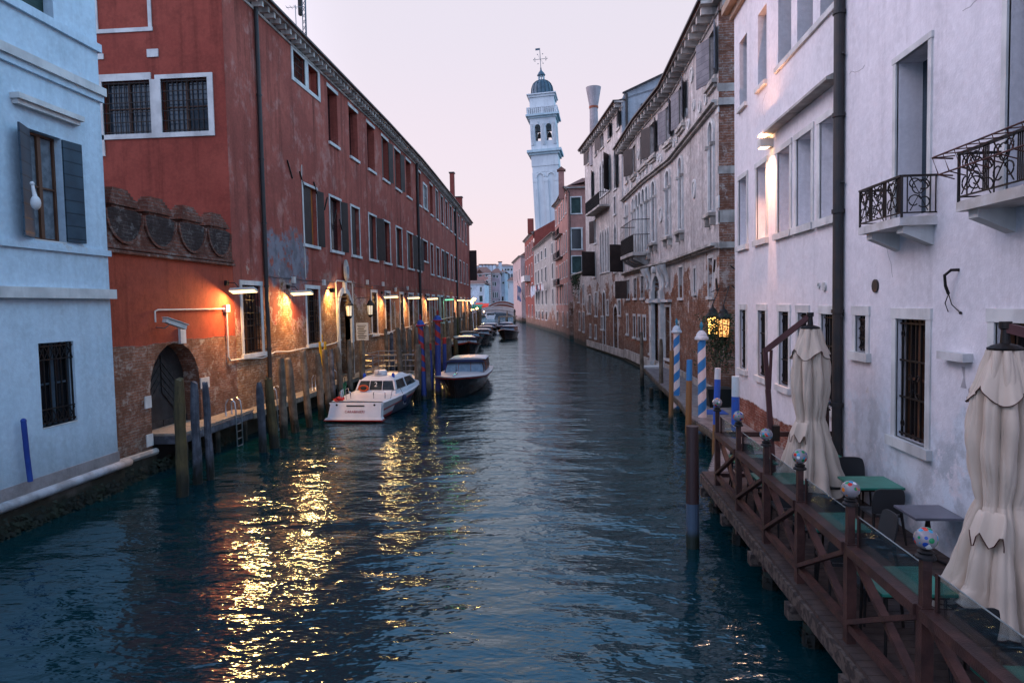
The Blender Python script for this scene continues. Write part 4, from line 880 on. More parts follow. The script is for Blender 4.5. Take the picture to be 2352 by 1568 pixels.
# ladders
def ladder(x,y,lab):
    th = thing('boat_ladder',lab,'ladder',(x,y,.9),group='steel boat ladders at the walkway edge')
    for s_ in (-.2,.2):
        q = MB(); q.tube([(x-.3,y+s_,.9),(x-.3,y+s_,1.45),(x-.22,y+s_,1.6),(x-.1,y+s_,1.62),(x+.02,y+s_,1.5),(x+.05,y+s_,1.2),(x+.05,y+s_,-.6)],.025,8); q.build('side_rail',steel,th,smooth=True)
    for k in range(5): q = MB(); z=.75-k*.25; q.tube([(x+.05,y-.2,z),(x+.05,y+.2,z)],.016,6); q.build('rung',steel,th)
for y,lab in ((22.3,'steel ladder at the end of the wooden platform'),(25.6,'steel ladder behind the two flat topped poles'),(30.2,'steel ladder beyond the yellow rope'),(32.6,'steel ladder nearest the arched doorway')): ladder(-11.2,y,lab)
# steel railing pier behind the police boat
pr = thing('pier','small pier with pale planks and steel railings behind the police boat','pier',(-9.5,37.5,.9))
q = MB(); q.box(-11.1,-7.9,35.9,39.4,.72,.86); q.build('deck_boards',plankm,pr)
q = MB(); q.box(-8.05,-7.92,35.9,39.4,.3,.71); q.box(-11.1,-8.1,35.85,35.89,.5,.71); q.build('side_beam',wood,pr)
for yy in (36.0,39.3):
    q = MB()
    for z in (1.15,1.45,1.75,2.05): q.tube([(-11.0,yy,z),(-8.0,yy,z)],.022 if z<2 else .03,6)
    for k in range(6): x=-11+3.0*k/5; q.tube([(x,yy,.86),(x,yy,2.05)],.025,6)
    q.build('railing',steel,pr)
q = MB()
for z in (1.15,1.45,1.75,2.05): q.tube([(-11.0,36.0,z),(-11.0,39.3,z)],.022,6)
q.build('railing',steel,pr)
# ------------------------------------------------------------------ boats
hullm = M('dark_varnished_hull',(.012,.012,.016),(.02,.012,.01),rough=.18,bump=0,spec=.7,scale=1.2)
hullw = M('white_gelcoat',(.62,.62,.64),(.55,.56,.58),rough=.3,bump=0,spec=.5)
deckw = M('cream_deck',(.52,.50,.50),(.45,.43,.43),rough=.4,bump=0)
woodv = M('varnished_mahogany',(.16,.045,.018),(.10,.03,.012),rough=.25,bump=.05)
canvas = M('navy_canvas',(.015,.025,.07),(.01,.018,.05),rough=.8,bump=.3)
redp = M('red_boot_stripe',(.30,.02,.015),rough=.4,bump=0)
chrome = M('chrome',(.6,.6,.62),rough=.12,metal=1,bump=0)
gls = M('boat_glass',(.10,.15,.20),(.16,.22,.28),rough=.06,bump=0,spec=.8,scale=3)
glsd = M('dark_boat_glass',(.015,.02,.025),(.05,.06,.06),rough=.06,bump=0,spec=.8,scale=2)
def hull(L,B,zs,zb,kn=.55,pw=2.4):
    """stations from stern (-L/2) to bow (+L/2); returns rows, sheer function"""
    rows=[]; N=22
    def hb(s): return B/2*(1-(max(0,(s-kn)/(1-kn)))**pw)*(.90+.10*min(1,s/.3))
    def zf(s): return zs+(zb-zs)*s**2
    for i in range(N+1):
        s=i/N; y=-L/2+L*s; w_=max(hb(s),.012); z=zf(s); fl=.72-.35*max(0,(s-.5)/.5); rake=.0+.55*max(0,(s-.75)/.25)**2*L*.08
        rows.append([(-w_,y,z),(-w_*(fl+.12),y-rake*.5,z*.45),(-w_*fl,y-rake,.02),(0,y-rake*1.4,-.35),(w_*fl,y-rake,.02),(w_*(fl+.12),y-rake*.5,z*.45),(w_,y,z)])
    return rows,hb,zf
def boat(label, loc, rz, L=8.6, B=2.3, zs=.62, zb=1.05, hm=hullm, dk=deckw, roof='canvas', cab=woodv, group='moored taxi boats', glass=gls, nm='water_taxi', full=True, sw=.64, pw=2.4):
    th = thing(nm,label,'boat',(0,0,0),group=group)
    rows,hb,zf = hull(L,B,zs,zb,pw=pw); Y=lambda s:-L/2+L*s
    q = MB(); q.grid(rows); q.add(rows[0],[tuple(range(7))]); q.build('hull',hm,th,smooth=False)
    q = MB(); S=[i/22 for i in range(23)]
    q.grid([[(-hb(s),Y(s),zf(s)+.005),(-hb(s)*.5,Y(s),zf(s)+.06),(0,Y(s),zf(s)+.08),(hb(s)*.5,Y(s),zf(s)+.06),(hb(s),Y(s),zf(s)+.005)] for s in S]); q.build('deck',dk,th,smooth=True)
    for sg in (-1,1):
        q = MB(); q.tube([(sg*(hb(s)+.015),Y(s),zf(s)-.01) for s in S],.035,6); q.build('rub_rail',hullw if dk is deckw else woodv,th,smooth=True)
        q = MB(); q.tube([(sg*(hb(s)+.012),Y(s),zf(s)-.085) for s in S],.022,6); q.build('red_stripe',redp,th)
    # windscreen and cabin
    s0,s1 = .62,.12; w0=hb(.6)*.80; w1=hb(.2)*.84; z0=zf(.5)+.04; zt=z0+.52
    y0=Y(sw); yt=Y(sw-.055)
    def quad_frame(p, nm_, gm, par, n=1, t=.03):
        a,b_,c_,d_ = [Vector(v) for v in p]; f=MB()
        for u,v in ((a,b_),(b_,c_),(c_,d_),(d_,a)): f.bar(u,v,t,t)
        for k in range(1,n): f.bar(a.lerp(b_,k/n),d_.lerp(c_,k/n),t,t)
        fr=f.build(nm_,cab,par); g=MB(); g.add([a,b_,c_,d_],[(0,1,2,3)]); g.build('glass',gm,fr); return fr
    quad_frame([(-w0,y0-.1,z0),(w0,y0-.1,z0),(w0*.9,yt,zt),(-w0*.9,yt,zt)],'windscreen',glass,th,3)
    for sg in (-1,1): quad_frame([(sg*w0,y0-.1,z0),(sg*w0*1.02,Y(sw-.15),z0),(sg*w0*.94,Y(sw-.15),zt),(sg*w0*.9,yt,zt)],'quarter_window',glass,th)
    yc0,yc1 = Y(sw-.19),Y(.12); zc=z0-.02; zr=z0+.60
    cb = MB()
    for sg in (-1,1): cb.hexa([(sg*w0*1.02,yc0,zc-.3),(sg*(w0*1.02-.04),yc0,zc-.3),(sg*(w1-.04),yc1,zc-.3),(sg*w1,yc1,zc-.3),(sg*w0*1.0,yc0,zc+.12),(sg*(w0-.04),yc0,zc+.12),(sg*(w1-.06),yc1,zc+.12),(sg*(w1-.02),yc1,zc+.12)])
    cb.hexa([(-w0,yc0+.02,zc-.3),(w0,yc0+.02,zc-.3),(w0,yc0-.02,zc-.3),(-w0,yc0-.02,zc-.3),(-w0*.96,yc0+.02,zr),(w0*.96,yc0+.02,zr),(w0*.96,yc0-.02,zr),(-w0*.96,yc0-.02,zr)])
    co = cb.build('cabin',cab,th)
    for sg in (-1,1): quad_frame([(sg*w0*1.01,yc0,zc+.12),(sg*(w1),yc1,zc+.12),(sg*w1*.94,yc1+.1,zr),(sg*w0*.95,yc0,zr)],'cabin_window',glass,th,3)
    quad_frame([(-w0*.85,yc0+.03,zc+.15),(w0*.85,yc0+.03,zc+.15),(w0*.82,yc0+.03,zr-.06),(-w0*.82,yc0+.03,zr-.06)],'front_window',glass,th,2)
    q = MB(); rr=[]
    for j in range(7):
        v=j/6; y=yc0+.12+(yc1-.1-yc0-.12)*v; ww=(w0+(w1-w0)*v)*.99; rr.append([(ww*math.cos(PI*k/8),y,zr+.10*math.sin(PI*k/8)) for k in range(9)])
    q.grid(rr); q.add([p for p in rr[0]],[tuple(range(9))]); q.add([p for p in rr[-1]],[tuple(range(9))]); q.build('cabin_roof',hullw if roof!='tan' else M('tan_roof',(.30,.27,.24)),th,smooth=False)
    if roof in ('canvas','full'):
        q = MB(); ya,yb=(yt+.15,yt-.15) if roof=='canvas' else (yt+.2,Y(sw-.21)); rr=[]
        for j in range(7):
            v=j/6; y=ya+(yb-ya)*v; bul = .09*math.sin(PI*v)**.5 if roof=='canvas' else .04; rr.append([(w0*1.02*math.cos(PI*k/10),y,zt+.02+(.07+bul)*math.sin(PI*k/10)**.6) for k in range(11)])
        q.grid(rr); q.add(list(rr[0]),[tuple(range(11))]); q.add(list(rr[-1]),[tuple(range(11))]); q.build('canvas_cover',canvas,th)
    if full:
        zz=zf(.88)+.08; q = MB(); q.sphere((0,Y(.88),zz+.09),.07,8); q.tube([(0,Y(.88),zz),(0,Y(.88),zz+.1)],.03,8); q.build('bow_light',chrome,th,smooth=True)
        q = MB(); q.tube([(.05,Y(.86),zz),(.06,Y(.85),zz+.5)],[.035,.008],6); q.build('flagstaff',iron,th)
        q = MB(); q.box(-.05,.05,Y(.95),Y(.975),zf(.95)+.05,zf(.95)+.17); q.build('bollard',chrome,th)
        for sg in (-.35,.35): q = MB(); q.tube([(sg,y0-.08,z0+.02),(sg+.25,y0-.06,z0+.04),(sg+.4,y0-.03,z0-.02)],.008,4); q.build('wiper',iron,th)
        q = MB(); q.tube([(hb(.2)*.95,Y(.1),zf(.1)+.05),(hb(.2)*.9,Y(.1),zf(.1)+.3),(hb(.3)*.9,Y(.35),zf(.3)+.3),(hb(.3)*.95,Y(.35),zf(.3)+.05)],.012,5); q.build('grab_rail',chrome,th)
        q = MB(); q.tube([(0,Y(.02),zs),(0,Y(-.03),zs+.5)],.015,5); q.build('stern_light',chrome,th)
    th.location = loc; th.rotation_euler=(0,0,rz); return th
boat('dark taxi boat with cream deck and rolled navy canvas, bow on beside the spiral poles',(-5.72,38.1,0),PI+.04,L=10.0,B=2.75,zs=.75,zb=1.1,nm='water_taxi',sw=.54,pw=3.4)
def wl(x,y): return onz(x,y,0)
FB = [ # x px of the bow waterline, y px, rotation, label, cabin, roof
(1073,823,PI+.22,'dark taxi boat with mahogany cockpit half hidden behind the olive pole',woodv,'full',8.0,woodv,(-.6,3.6)),
(1080,803,PI+.25,'dark taxi boat with a tan roof, third in the moored line',woodv,'tan',8.6,woodv,(-.5,3.6)),
(1108,793,PI+.10,'dark taxi boat with a flat navy canvas top, fourth in the moored line',woodv,'full',8.2,deckw,(-.6,4.0)),
(1112,781,PI+.05,'white decked taxi boat with navy canvas, behind the fourth boat',woodv,'full',8.2,deckw,(-.4,4.0)),
(1120,771,PI,'farthest boat of the moored line, only its navy canvas and cabin showing',woodv,'full',8.2,deckw,(-.3,4.2)),
(1161,781,PI-.03,'taxi boat with pale deck and navy canvas tied outermost, bow on in mid canal',woodv,'full',9.0,deckw,(0,4.2)),
(1157,768,PI-.03,'taxi boat moored directly behind the outermost one',woodv,'full',8.6,deckw,(-.2,4.2))]
for x,y,rz,lab,cab,rf,L_,dk,(dx,dy) in FB:
    p = wl(x,y); boat(lab,(p.x+dx,p.y+dy,0),rz,L=L_,B=2.5,zs=.85,zb=1.45,cab=cab,roof=rf,dk=dk,full=(p.y<100))
p = wl(1117,733); boat('small white cabin cruiser moving away under the farther bridge',(p.x+1,p.y+3,0),.15,L=9,B=3.4,zs=1.3,zb=1.6,hm=hullw,roof='none',cab=hullw,glass=glsd,group=None,nm='cabin_cruiser',full=False)
# ---- police boat
pb = thing('police_boat','white police launch with red stripe, blue lights and CARABINIERI on its stern','boat',(0,0,0))
L_,B_=7.6,2.6; rows,hb,zf = hull(L_,B_,.74,1.12,kn=.5,pw=2.2); Yb=lambda s:-L_/2+L_*s
q = MB(); q.grid(rows); q.add(rows[0],[tuple(range(7))]); 
m, nt, b = newmat('police_hull_paint'); o=nd(nt,'ShaderNodeTexCoord').outputs[3]; sx=nd(nt,'ShaderNodeSeparateXYZ',{0:o}); zz=math_(nt,'SUBTRACT',sx.outputs[2],math_(nt,'MULTIPLY',math_(nt,'ADD',sx.outputs[1],3.8),.055))
col=mixc(nt,math_(nt,'GREATER_THAN',zz,.10),(.3,.02,.02),(.62,.62,.64)); col=mixc(nt,math_(nt,'MULTIPLY',math_(nt,'LESS_THAN',zz,.34),math_(nt,'GREATER_THAN',sx.outputs[1],-2.2)),col,(.02,.03,.07)); col=mixc(nt,math_(nt,'MULTIPLY',math_(nt,'GREATER_THAN',zz,.34),math_(nt,'MULTIPLY',math_(nt,'LESS_THAN',zz,.42),math_(nt,'GREATER_THAN',sx.outputs[1],-3.7))),col,(.45,.02,.02))
nt.links.new(col,b.inputs['Base Color']); b.inputs['Roughness'].default_value=.3
q.build('hull',m,pb)
q = MB(); S=[i/22 for i in range(23)]
q.grid([[(-hb(s),Yb(s),zf(s)+.004),(-hb(s)*.93,Yb(s),zf(s)+.05),(0,Yb(s),zf(s)+.07),(hb(s)*.93,Yb(s),zf(s)+.05),(hb(s),Yb(s),zf(s)+.004)] for s in S]); q.build('deck',hullw,pb)
q = MB(); y=-L_/2   # sloping transom and bathing platform
q.hexa([(-1.22,y-.42,.10),(1.22,y-.42,.10),(1.17,y,.10),(-1.17,y,.10),(-1.15,y-.38,.18),(1.15,y-.38,.18),(1.13,y,.18),(-1.13,y,.18)])
q.hexa([(-1.12,y-.30,.182),(1.12,y-.30,.182),(1.12,y,.182),(-1.12,y,.182),(-1.08,y-.04,.75),(1.08,y-.04,.75),(1.08,y+.3,.78),(-1.08,y+.3,.78)])
q.build('transom',hullw,pb)
q = MB(); q.hexa([(-1.24,y-.44,.05),(1.24,y-.44,.05),(1.2,y+.02,.05),(-1.2,y+.02,.05),(-1.24,y-.44,.098),(1.24,y-.44,.098),(1.2,y+.02,.098),(-1.2,y+.02,.098)]); q.build('bathing_platform',redp,pb)
q = MB(); q.bar((-.38,y-.115,.63),(.38,y-.115,.63),.02,.05); q.build('vent_slot',iron,pb)
for x in (-.8,.8): q = MB(); q.tube([(x,y-.12,.66),(x,y-.09,.67)],.04,10); q.build('exhaust_cap',iron,pb)
def text(body, size, par, loc, rot, m, ext=.003, nm='lettering'):
    c = bpy.data.curves.new(nm,'FONT'); c.body=body; c.size=size; c.extrude=ext; c.align_x='CENTER'; c.align_y='CENTER'; c.materials.append(m)
    t_ = bpy.data.objects.new(nm,c); C.objects.link(t_); bpy.context.view_layer.update(); me = bpy.data.meshes.new_from_object(t_.evaluated_get(bpy.context.evaluated_depsgraph_get())); bpy.data.objects.remove(t_)
    me.materials.clear(); me.materials.append(m); o = bpy.data.objects.new(nm,me); C.objects.link(o); o.parent=par; o.location=loc; o.rotation_euler=rot; return o
sl = math.atan2(.57,.26)
text('CARABINIERI',.145,pb,(0,y-.215,.40),(sl,0,0),M('red_letter_paint',(.35,.03,.02),bump=0))
text('112',.26,pb,(hb(.35)+.01,-1.5,.42),(PI/2-.12,0,PI/2),hullw)
cb = MB(); ya,yb_=-1.35,1.7; wc=.9
def hx(a,b_): cb.hexa(a+b_)
# cabin shell: pillars, roof, lower sides
zb0=.78; zw=.96; zt=1.36; zr=1.54
cb.hexa([(-.98,ya-.35,zb0),(.98,ya-.35,zb0),(.98,yb_+.5,zb0),(-.98,yb_+.5,zb0),(-.92,ya-.12,zw),(.92,ya-.12,zw),(.92,yb_+.1,zw),(-.92,yb_+.1,zw)])
cb.hexa([(-.80,ya+.06,zt),(.80,ya+.06,zt),(.80,yb_-.6,zt),(-.80,yb_-.6,zt),(-.55,ya+.32,zr),(.55,ya+.32,zr),(.55,yb_-.95,zr),(-.55,yb_-.95,zr)])
for sg in (-1,1):
    for yy,y2,wd in ((ya-.12,ya+.06,.20),(.1,.0,.1),(yb_+.1,yb_-.6,.07)): cb.bar((sg*.89,yy+wd/2,zw),(sg*.77,y2+wd/2,zt+.01),.07,wd,(0,1,0))
cbo = cb.build('cabin',hullw,pb)
g = MB(); g.add([(-.86,ya-.11,zw),(.86,ya-.11,zw),(.77,ya+.07,zt),(-.77,ya+.07,zt)],[(0,1,2,3)]); g.build('rear_window',glsd,pb)
for x in (-.3,.3): g=MB(); g.bar((x,ya-.125,zw),(x*.95,ya+.05,zt),.02,.02); g.build('window_bar',hullw,pb)
for sg in (-1,1): g = MB(); g.add([(sg*.90,ya-.1,zw),(sg*.90,yb_+.08,zw),(sg*.79,yb_-.6,zt),(sg*.79,ya+.08,zt)],[(0,1,2,3)]); g.build('side_window',glsd,pb)
g = MB(); g.add([(-.88,yb_+.09,zw),(.88,yb_+.09,zw),(.77,yb_-.6,zt),(-.77,yb_-.6,zt)],[(0,1,2,3)]); g.build('windscreen',glsd,pb)
q = MB(); q.lathe((0,-.75,1.54),[(.12,0),(.28,.02),(.29,.05),(.29,.2),(.24,.25),(.02,.26)],24); rd=q.build('radar_dome',hullw,pb)
text('2',.13,pb,(0,-1.045,1.73),(PI/2,0,0),iron); text('GARMIN',.075,pb,(0,-1.045,1.63),(PI/2,0,0),M('blue_letter_paint',(.02,.05,.2),bump=0)); text('2',.3,pb,(0,ya-.06,1.2),(R_(68),0,0),M('white_letter_paint',(.7,.7,.7),bump=0))
for x in (-.72,.62): q = MB(); q.lathe((x,-.85,1.45),[(.06,0),(.07,.02),(.07,.16),(.04,.2),(.01,.21)],12); q.build('blue_light',M('blue_beacon',(.01,.03,.2),rough=.2,bump=0,emit=(.02,.08,.5,.2)),pb)
q = MB(); R=[]
for i in range(20):
    a=2*PI*i/20; R.append([(-.52+(.2+.055*math.cos(u))*math.cos(a),ya-.2+.055*math.sin(u),1.06+(.2+.055*math.cos(u))*math.sin(a)*.6) for u in [2*PI*k/8 for k in range(8)]])
R.append(R[0]); q.grid(R,True); q.build('lifebuoy',M('orange_lifebuoy',(.6,.10,.03),bump=0),pb,smooth=True)
for x0,x1 in ((-1.0,-.55),(.45,.95)):
    q = MB(); q.tube([(x0,-3.0,.78),(x0,-3.0,1.05),(x0+.05,-3.0,1.1),(x1-.05,-3.0,1.1),(x1,-3.0,1.05),(x1,-3.0,.78)],.018,6); q.build('stern_rail',chrome,pb)
for sg in (-1,1): q = MB(); q.tube([(sg*hb(.1)*.95,Yb(.12),zf(.1)+.05),(sg*hb(.15)*.93,Yb(.15),1.08),(sg*hb(.25)*.93,Yb(.28),1.08),(sg*hb(.3)*.95,Yb(.31),.8)],.015,6); q.build('side_rail',chrome,pb)
q = MB(); q.tube([(-.62,-3.3,.78),(-.58,-3.55,1.75)],.014,5); fs = q.build('flagstaff',chrome,pb)
def cloth(par,P0,du,dv,n,m,nm,parent):
    q = MB(); P0=Vector(P0);du=Vector(du);dv=Vector(dv); rows=[[P0+du*(i/8)+dv*(j/8)+Vector((.03*math.sin(i*1.3+j*.5),.05*math.sin(i*1.1+j*.4),0)) for i in range(9)] for j in range(9)]; q.grid(rows); return q.build(nm,m,parent)
fg = cloth(None,(-.60,-3.42,1.62),(-.08,-.10,-.32),(.03,-.05,-.42),0,M('flag_green',(.02,.16,.06)),'flag',pb)
cloth(None,(-.68,-3.52,1.30),(-.05,-.08,-.18),(.03,-.05,-.42),0,hullw,'flag',pb); cloth(None,(-.73,-3.60,1.02),(-.28,-.12,-.14),(.20,-.05,-.16),0,M('flag_red',(.40,.02,.02)),'flag',pb)
for k in (.3,): q = MB(); q.sphere((hb(k)+.02,Yb(k),.6),.13,8,(.8,1,1.5)); q.build('fender',M('navy_fender',(.02,.03,.08)),pb,smooth=True)
pb.location=(-8.32,30.9,0); pb.rotation_euler=(0,0,-.065)
# ------------------------------------------------------------------ second palace, chimney, flank wall
P2 = thing('brick_palace','taller patchy brick palace with dark open shutters and gothic windows behind the weathered one','palace',(3.7,63,0))
pal2 = wallmat('palace_two_plaster',(.54,.50,.47),(.42,.39,.37),z=(2,7),amt=.24,pale=(.74,.70,.67),grit=.75,off=.12,dark=.9,brick=((.33,.13,.07),(.17,.09,.065)),mortar=(.33,.30,.26),big=.5,bsc=1.3)
def W2(a,b,c,e,**k): return win(RF,P2,a,b,c,e,**k)
for a,b,sh in ((55.8,56.8,[('l',165,1.4)]),(59.5,60.5,[('l',165,1.0)]),(62.4,63.6,[('r',165,1.2)]),(65.4,66.4,[]),(69.3,70.1,[('r',165,.9)])): W2(a,b,18.6,19.8,fr=.12,d=.2,sh=sh,fm=stone_old)
for a,b,z0 in ((60.2,60.9,14.3),(61.3,62.0,14.3),(62.4,63.1,14.3),(63.5,64.2,14.3),(57.2,58.2,14.0),(67.8,68.5,14.2)): W2(a,b,z0,17.4,fr=.14,d=.25,arch='pointed',fm=stone,sill=.12,sh=[('l',165,1.0)] if a in (57.2,67.8) else ([('l',150,1.3)] if a==60.2 else ()))
for a,b,z0 in ((57.5,58.4,7.2),(60.6,61.2,7.4),(61.7,62.3,7.4),(62.8,63.4,7.4),(63.9,64.5,7.4)): W2(a,b,z0,11.2,fr=.14,d=.25,arch='pointed',fm=stone,sill=.12)
W2(67.0,68.0,7.2,9.6,fr=.12,d=.25,fm=stone,sh=[('l',120,1.6)]); W2(66.2,67.2,10.4,12.6,fr=.12,d=.2,sh=[('r',160,.9)])
W2(57.6,58.3,12.0,13.4,fr=.1,d=.2); W2(55.0,55.8,7.0,9.2,fr=.1,d=.2,sh=[('l',120,1.3)])
for a,b,c,e in ((69.5,70.3,3.6,5.4),(66.3,67.2,3.4,5.6),(61.2,61.8,3.6,4.8),(56.2,57.0,3.6,4.8),(69.6,70.1,1.2,2.4),(66.8,67.4,1.2,2.4),(63.4,64.4,2.2,3.3)): W2(a,b,c,e,fr=.14,d=.2,pane=shut_gr if c<5 and a<66 else dark)
for a,b,z0,z1 in ((62.6,63.6,.6,5.6),(57.4,58.9,.6,4.3)): W2(a,b,z0,z1,fr=.2,d=.4,arch='round',fm=stone,sill=0,nm='water_door')
b = MB(); RF.fbox(b,60.0,66.8,12.95,13.12,0,.95); bo=b.build('balcony',stone_old,P2)
b = MB(); b.tube([RF.pos(60.0,14.2,0),RF.pos(60.0,14.2,.9),RF.pos(66.8,14.2,.9),RF.pos(66.8,14.2,0)],.03,5)
for k in range(46): t=60+6.8*k/45; b.bar(RF.pos(t,13.1,.9),RF.pos(t,14.2,.9),.03,.03)
for k in range(6): b.bar(RF.pos(60,13.1,.15+k*.15),RF.pos(60,14.2,.15+k*.15),.03,.03)
b.build('balcony_railing',iron,bo)
RF.wall(54.7,71.8,-.5,20.1,'wall',pal2,P2,extra_t=[56+2*k for k in range(8)])
brackets(RF,P2,54.7,71.8,.9,20.2,w=.22,h=.28,out=.55,ovh=.62)
for z in (.35,): q = MB(); RF.fbox(q,54.7,71.8,.2,.8,-.02,.10); q.build('stone_base',stone_old,P2)
roof(RF,P2,54.7,71.8,20.25,6,1.8,ovh=.7)
grey_st = wallmat('grey_stucco',(.36,.40,.43),(.30,.33,.36),z=(0,1),amt=-1,dark=.3,algae=False)
q = MB(); q.prism([(4.62,54.75,12),(14,54.75,12),(14,54.75,23.6),(11,54.75,23.3),(8.7,54.75,22.5),(4.85,54.75,20.9),(4.62,54.75,20.4)],(0,.3,0)); q.build('flank_wall',grey_st,P2)
q = MB(); q.bar((4.7,54.6,20.85),(8.7,54.6,22.55),.2,.12); q.bar((8.7,54.6,22.55),(13,54.6,23.6),.2,.12); q.build('flank_coping',copper,P2)
q = MB(); q.box(6.1,8.4,54.62,54.74,17.5,20.0); q.build('flank_window',dark,P2)
q = MB(); q.tube([(5.0,54.6,12),(5.0,54.6,20.8)],.1,8); q.build('downpipe',copper,P2)
ch = thing('venetian_chimney','tall cylindrical chimney with a flared top above the brick palace roof','chimney',(3.05,68,20))
potm = wallmat('chimney_plaster',(.38,.35,.36),(.30,.28,.29),z=(0,1),amt=-1,dark=.5,algae=False)
q = MB(); q.lathe((3.05,68,0),[(.48,18),(.42,21),(.40,23.6)],20); q.build('shaft',potm,ch,smooth=False)
q = MB(); q.lathe((3.05,68,0),[(.41,23.61),(.44,23.8),(.72,25.4),(.74,25.5),(.66,25.5),(.5,24.6)],20); q.build('flared_pot',potm,ch)
q = MB(); q.lathe((3.05,68,0),[(.45,23.5),(.46,23.7)],12); q.build('brick_ring',M('ring_brick',(.3,.09,.05)),ch)
P2E = Fac(None,1,71.9)
# ------------------------------------------------------------------ pink house and the row behind it
def canal_house(nm,lab,y0,y1,zt,wm,rows,front=None,fx=4,roofz=1.2,pm=dark,fm=stone,base=True,fac=RF,deep=7,shm=None,step=.7,cat='house'):
    th = thing(nm,lab,cat,(fac.X(y0),y0,0))
    for (z0,z1,ts,kw) in rows:
        for (a,b) in ts: win(fac,th,a,b,z0,z1,**dict(dict(fr=.14,d=.2,pane=pm,fm=fm,sill=.14,shm=shm),**kw))
    fac.wall(y0,y1,-.5,zt,'wall',wm,th); brackets(fac,th,y0,y1,step,zt+.12,w=.14,h=.16,out=.3,ovh=.42); roof(fac,th,y0,y1,zt+.2,deep,roofz,ovh=.5)
    X0 = fac.X(y0); sd = fac.side
    if front is not None:
        ff = Fac(None,1,y0)
        for (a,b,c,e,kw) in front: win(ff,th,a,b,c,e,**dict(dict(fr=.14,d=.15,pane=shut_g,fm=fm,sill=.14),**kw))
        xa,xb = (X0,X0+fx) if sd<0 else (X0-fx,X0); ff.wall(xa,xb,-.5,zt,'front_wall',wm,th)
        q = MB(); ff.fbox(q,xa-.1,xb,zt,zt+.15,-.1,.35); q.build('front_cornice',stone_old,th)
        q = MB(); q.add([ff.pos(xa-.3,zt+.16,.4),ff.pos(xb,zt+.16,.4),ff.pos(xb,zt+.2+roofz,-3),ff.pos(xa+2,zt+.2+roofz,-3)],[(0,1,2,3)]); q.build('front_roof',tile,th)
    q = MB(); yy=y1; xx=fac.X(y1); q.add([(xx,yy,-.5),(xx-sd*8,yy,-.5),(xx-sd*8,yy,zt),(xx,yy,zt)],[(0,1,2,3)]); q.build('side_wall',wm,th)
    return th
pinkm = wallmat('pink_stucco',(.36,.185,.155),(.31,.16,.135),z=(2.5,5.5),amt=.30,dark=.35,brick=((.30,.12,.07),(.22,.10,.07)))
ys = [89.5,93,96.5,100,103.5]
pk = canal_house('pink_house','tall pink stucco house with green shuttered windows facing the bridge',88,105.5,19.2,pinkm,
  [(16.4,18.6,[(y,y+1.0) for y in ys],{}),(11.4,14.0,[(y,y+1.0) for y in ys],{}),(8.2,10.2,[(y,y+1.0) for y in ys],{}),(4.6,7.2,[(y,y+1.0) for y in ys],{}),(1.6,3.4,[(y,y+1.0) for y in ys[::2]],{})],
  front=[(.95,2.15,16.05,18.05,{}),(.95,2.15,11.55,14.1,{'pane':dark,'fr':.18}),(.95,2.15,8.55,10.6,{}),(.95,1.75,5.0,7.4,{})],fx=4.5,pm=shut_g,roofz=1.6)
for z in (7.3,11.2,14.4): 
    q = MB(); q.tube([RF.pos(96,z+.9,.5),RF.pos(104.8,z+.9,.5)],.03,5); RF.fbox(q,96,104.8,z-.1,z,0,.5)
    for k in range(28): t=96+8.8*k/27; q.bar(RF.pos(t,z,.5),RF.pos(t,z+.9,.5),.03,.03)
    q.build('balcony_railing',iron,pk)
q = MB(); q.tube([(.75,87.85,4.6),(.75,87.85,18.6),(.45,87.85,19.1)],.07,8); q.build('downpipe',copper,pk)
q = MB(); q.hexa([(.5,87.0,4.0),(1.9,87.0,4.0),(1.9,87.98,4.0),(.5,87.98,4.0),(.35,87.4,7.6),(.9,87.4,7.6),(.9,87.98,7.6),(.35,87.98,7.6)]); q.build('sloping_flue',pinkm,pk)
ch = thing('brick_chimney','slim pink chimney with a small tiled cap beside the pink house','chimney',(-.3,90,19))
q = MB(); q.box(-.62,.1,88.6,89.3,18,21.6); q.build('shaft',pinkm,ch); q = MB(); q.box(-.8,.3,88.4,89.5,21.6,21.75); q.prism([(-.7,88.4,21.75),(.2,88.4,21.75),(-.25,88.4,22.1)],(0,1.1,0)); q.build('cap',tile,ch)
# low ruinous wall with plants between palace and pink house
lw = thing('low_brick_wall','low crumbling brick wall with white framed windows and hanging plants before the pink house','wall',(1.8,80,0))
for (a,b,c,e) in ((73.5,74.4,1.6,3.6),(76.5,77.4,1.7,3.6),(73.6,74.4,4.6,6.6),(77,77.9,4.8,6.8)): win(RF,lw,a,b,c,e,fr=.14,d=.2,fm=stone)
RF.wall(71.8,82.5,-.5,7.9,'wall',pal2,lw); q=MB(); RF.fbox(q,71.8,82.6,7.9,8.05,-.4,.25); q.build('coping',stone_old,lw)
leafm = M('dark_leaves',(.035,.06,.025),(.015,.03,.012),scale=8,bump=0)
def foliage(nm,lab,cat,fn,n,s,m=leafm,seed=1,par=None,group=None):
    rn=random.Random(seed); q=MB()
    for k in range(n):
        p=Vector(fn(rn)); a=Vector((rn.uniform(-1,1),rn.uniform(-1,1),rn.uniform(-.6,.6))).normalized(); b=a.cross(Vector((rn.uniform(-1,1),rn.uniform(-1,1),rn.uniform(-1,1)))).normalized(); s_=s*rn.uniform(.6,1.3)
        q.add([p-a*s_,p+b*s_*.45,p+a*s_,p-b*s_*.45],[(0,1,2,3)])
    o = q.build(nm,m,par)
    if par is None: tag(o,lab,cat,group)
    return o
foliage('hanging_plant','ivy hanging over the low crumbling brick wall','plant',lambda r:RF.pos(r.gauss(79,1.6),7.9-abs(r.gauss(0,.9)),r.uniform(.0,.3)),700,.12)
greyb = wallmat('grey_house_plaster',(.31,.30,.28),(.25,.24,.23),z=(1.5,5.0),amt=.36,dark=.4,pale=(.42,.40,.37))
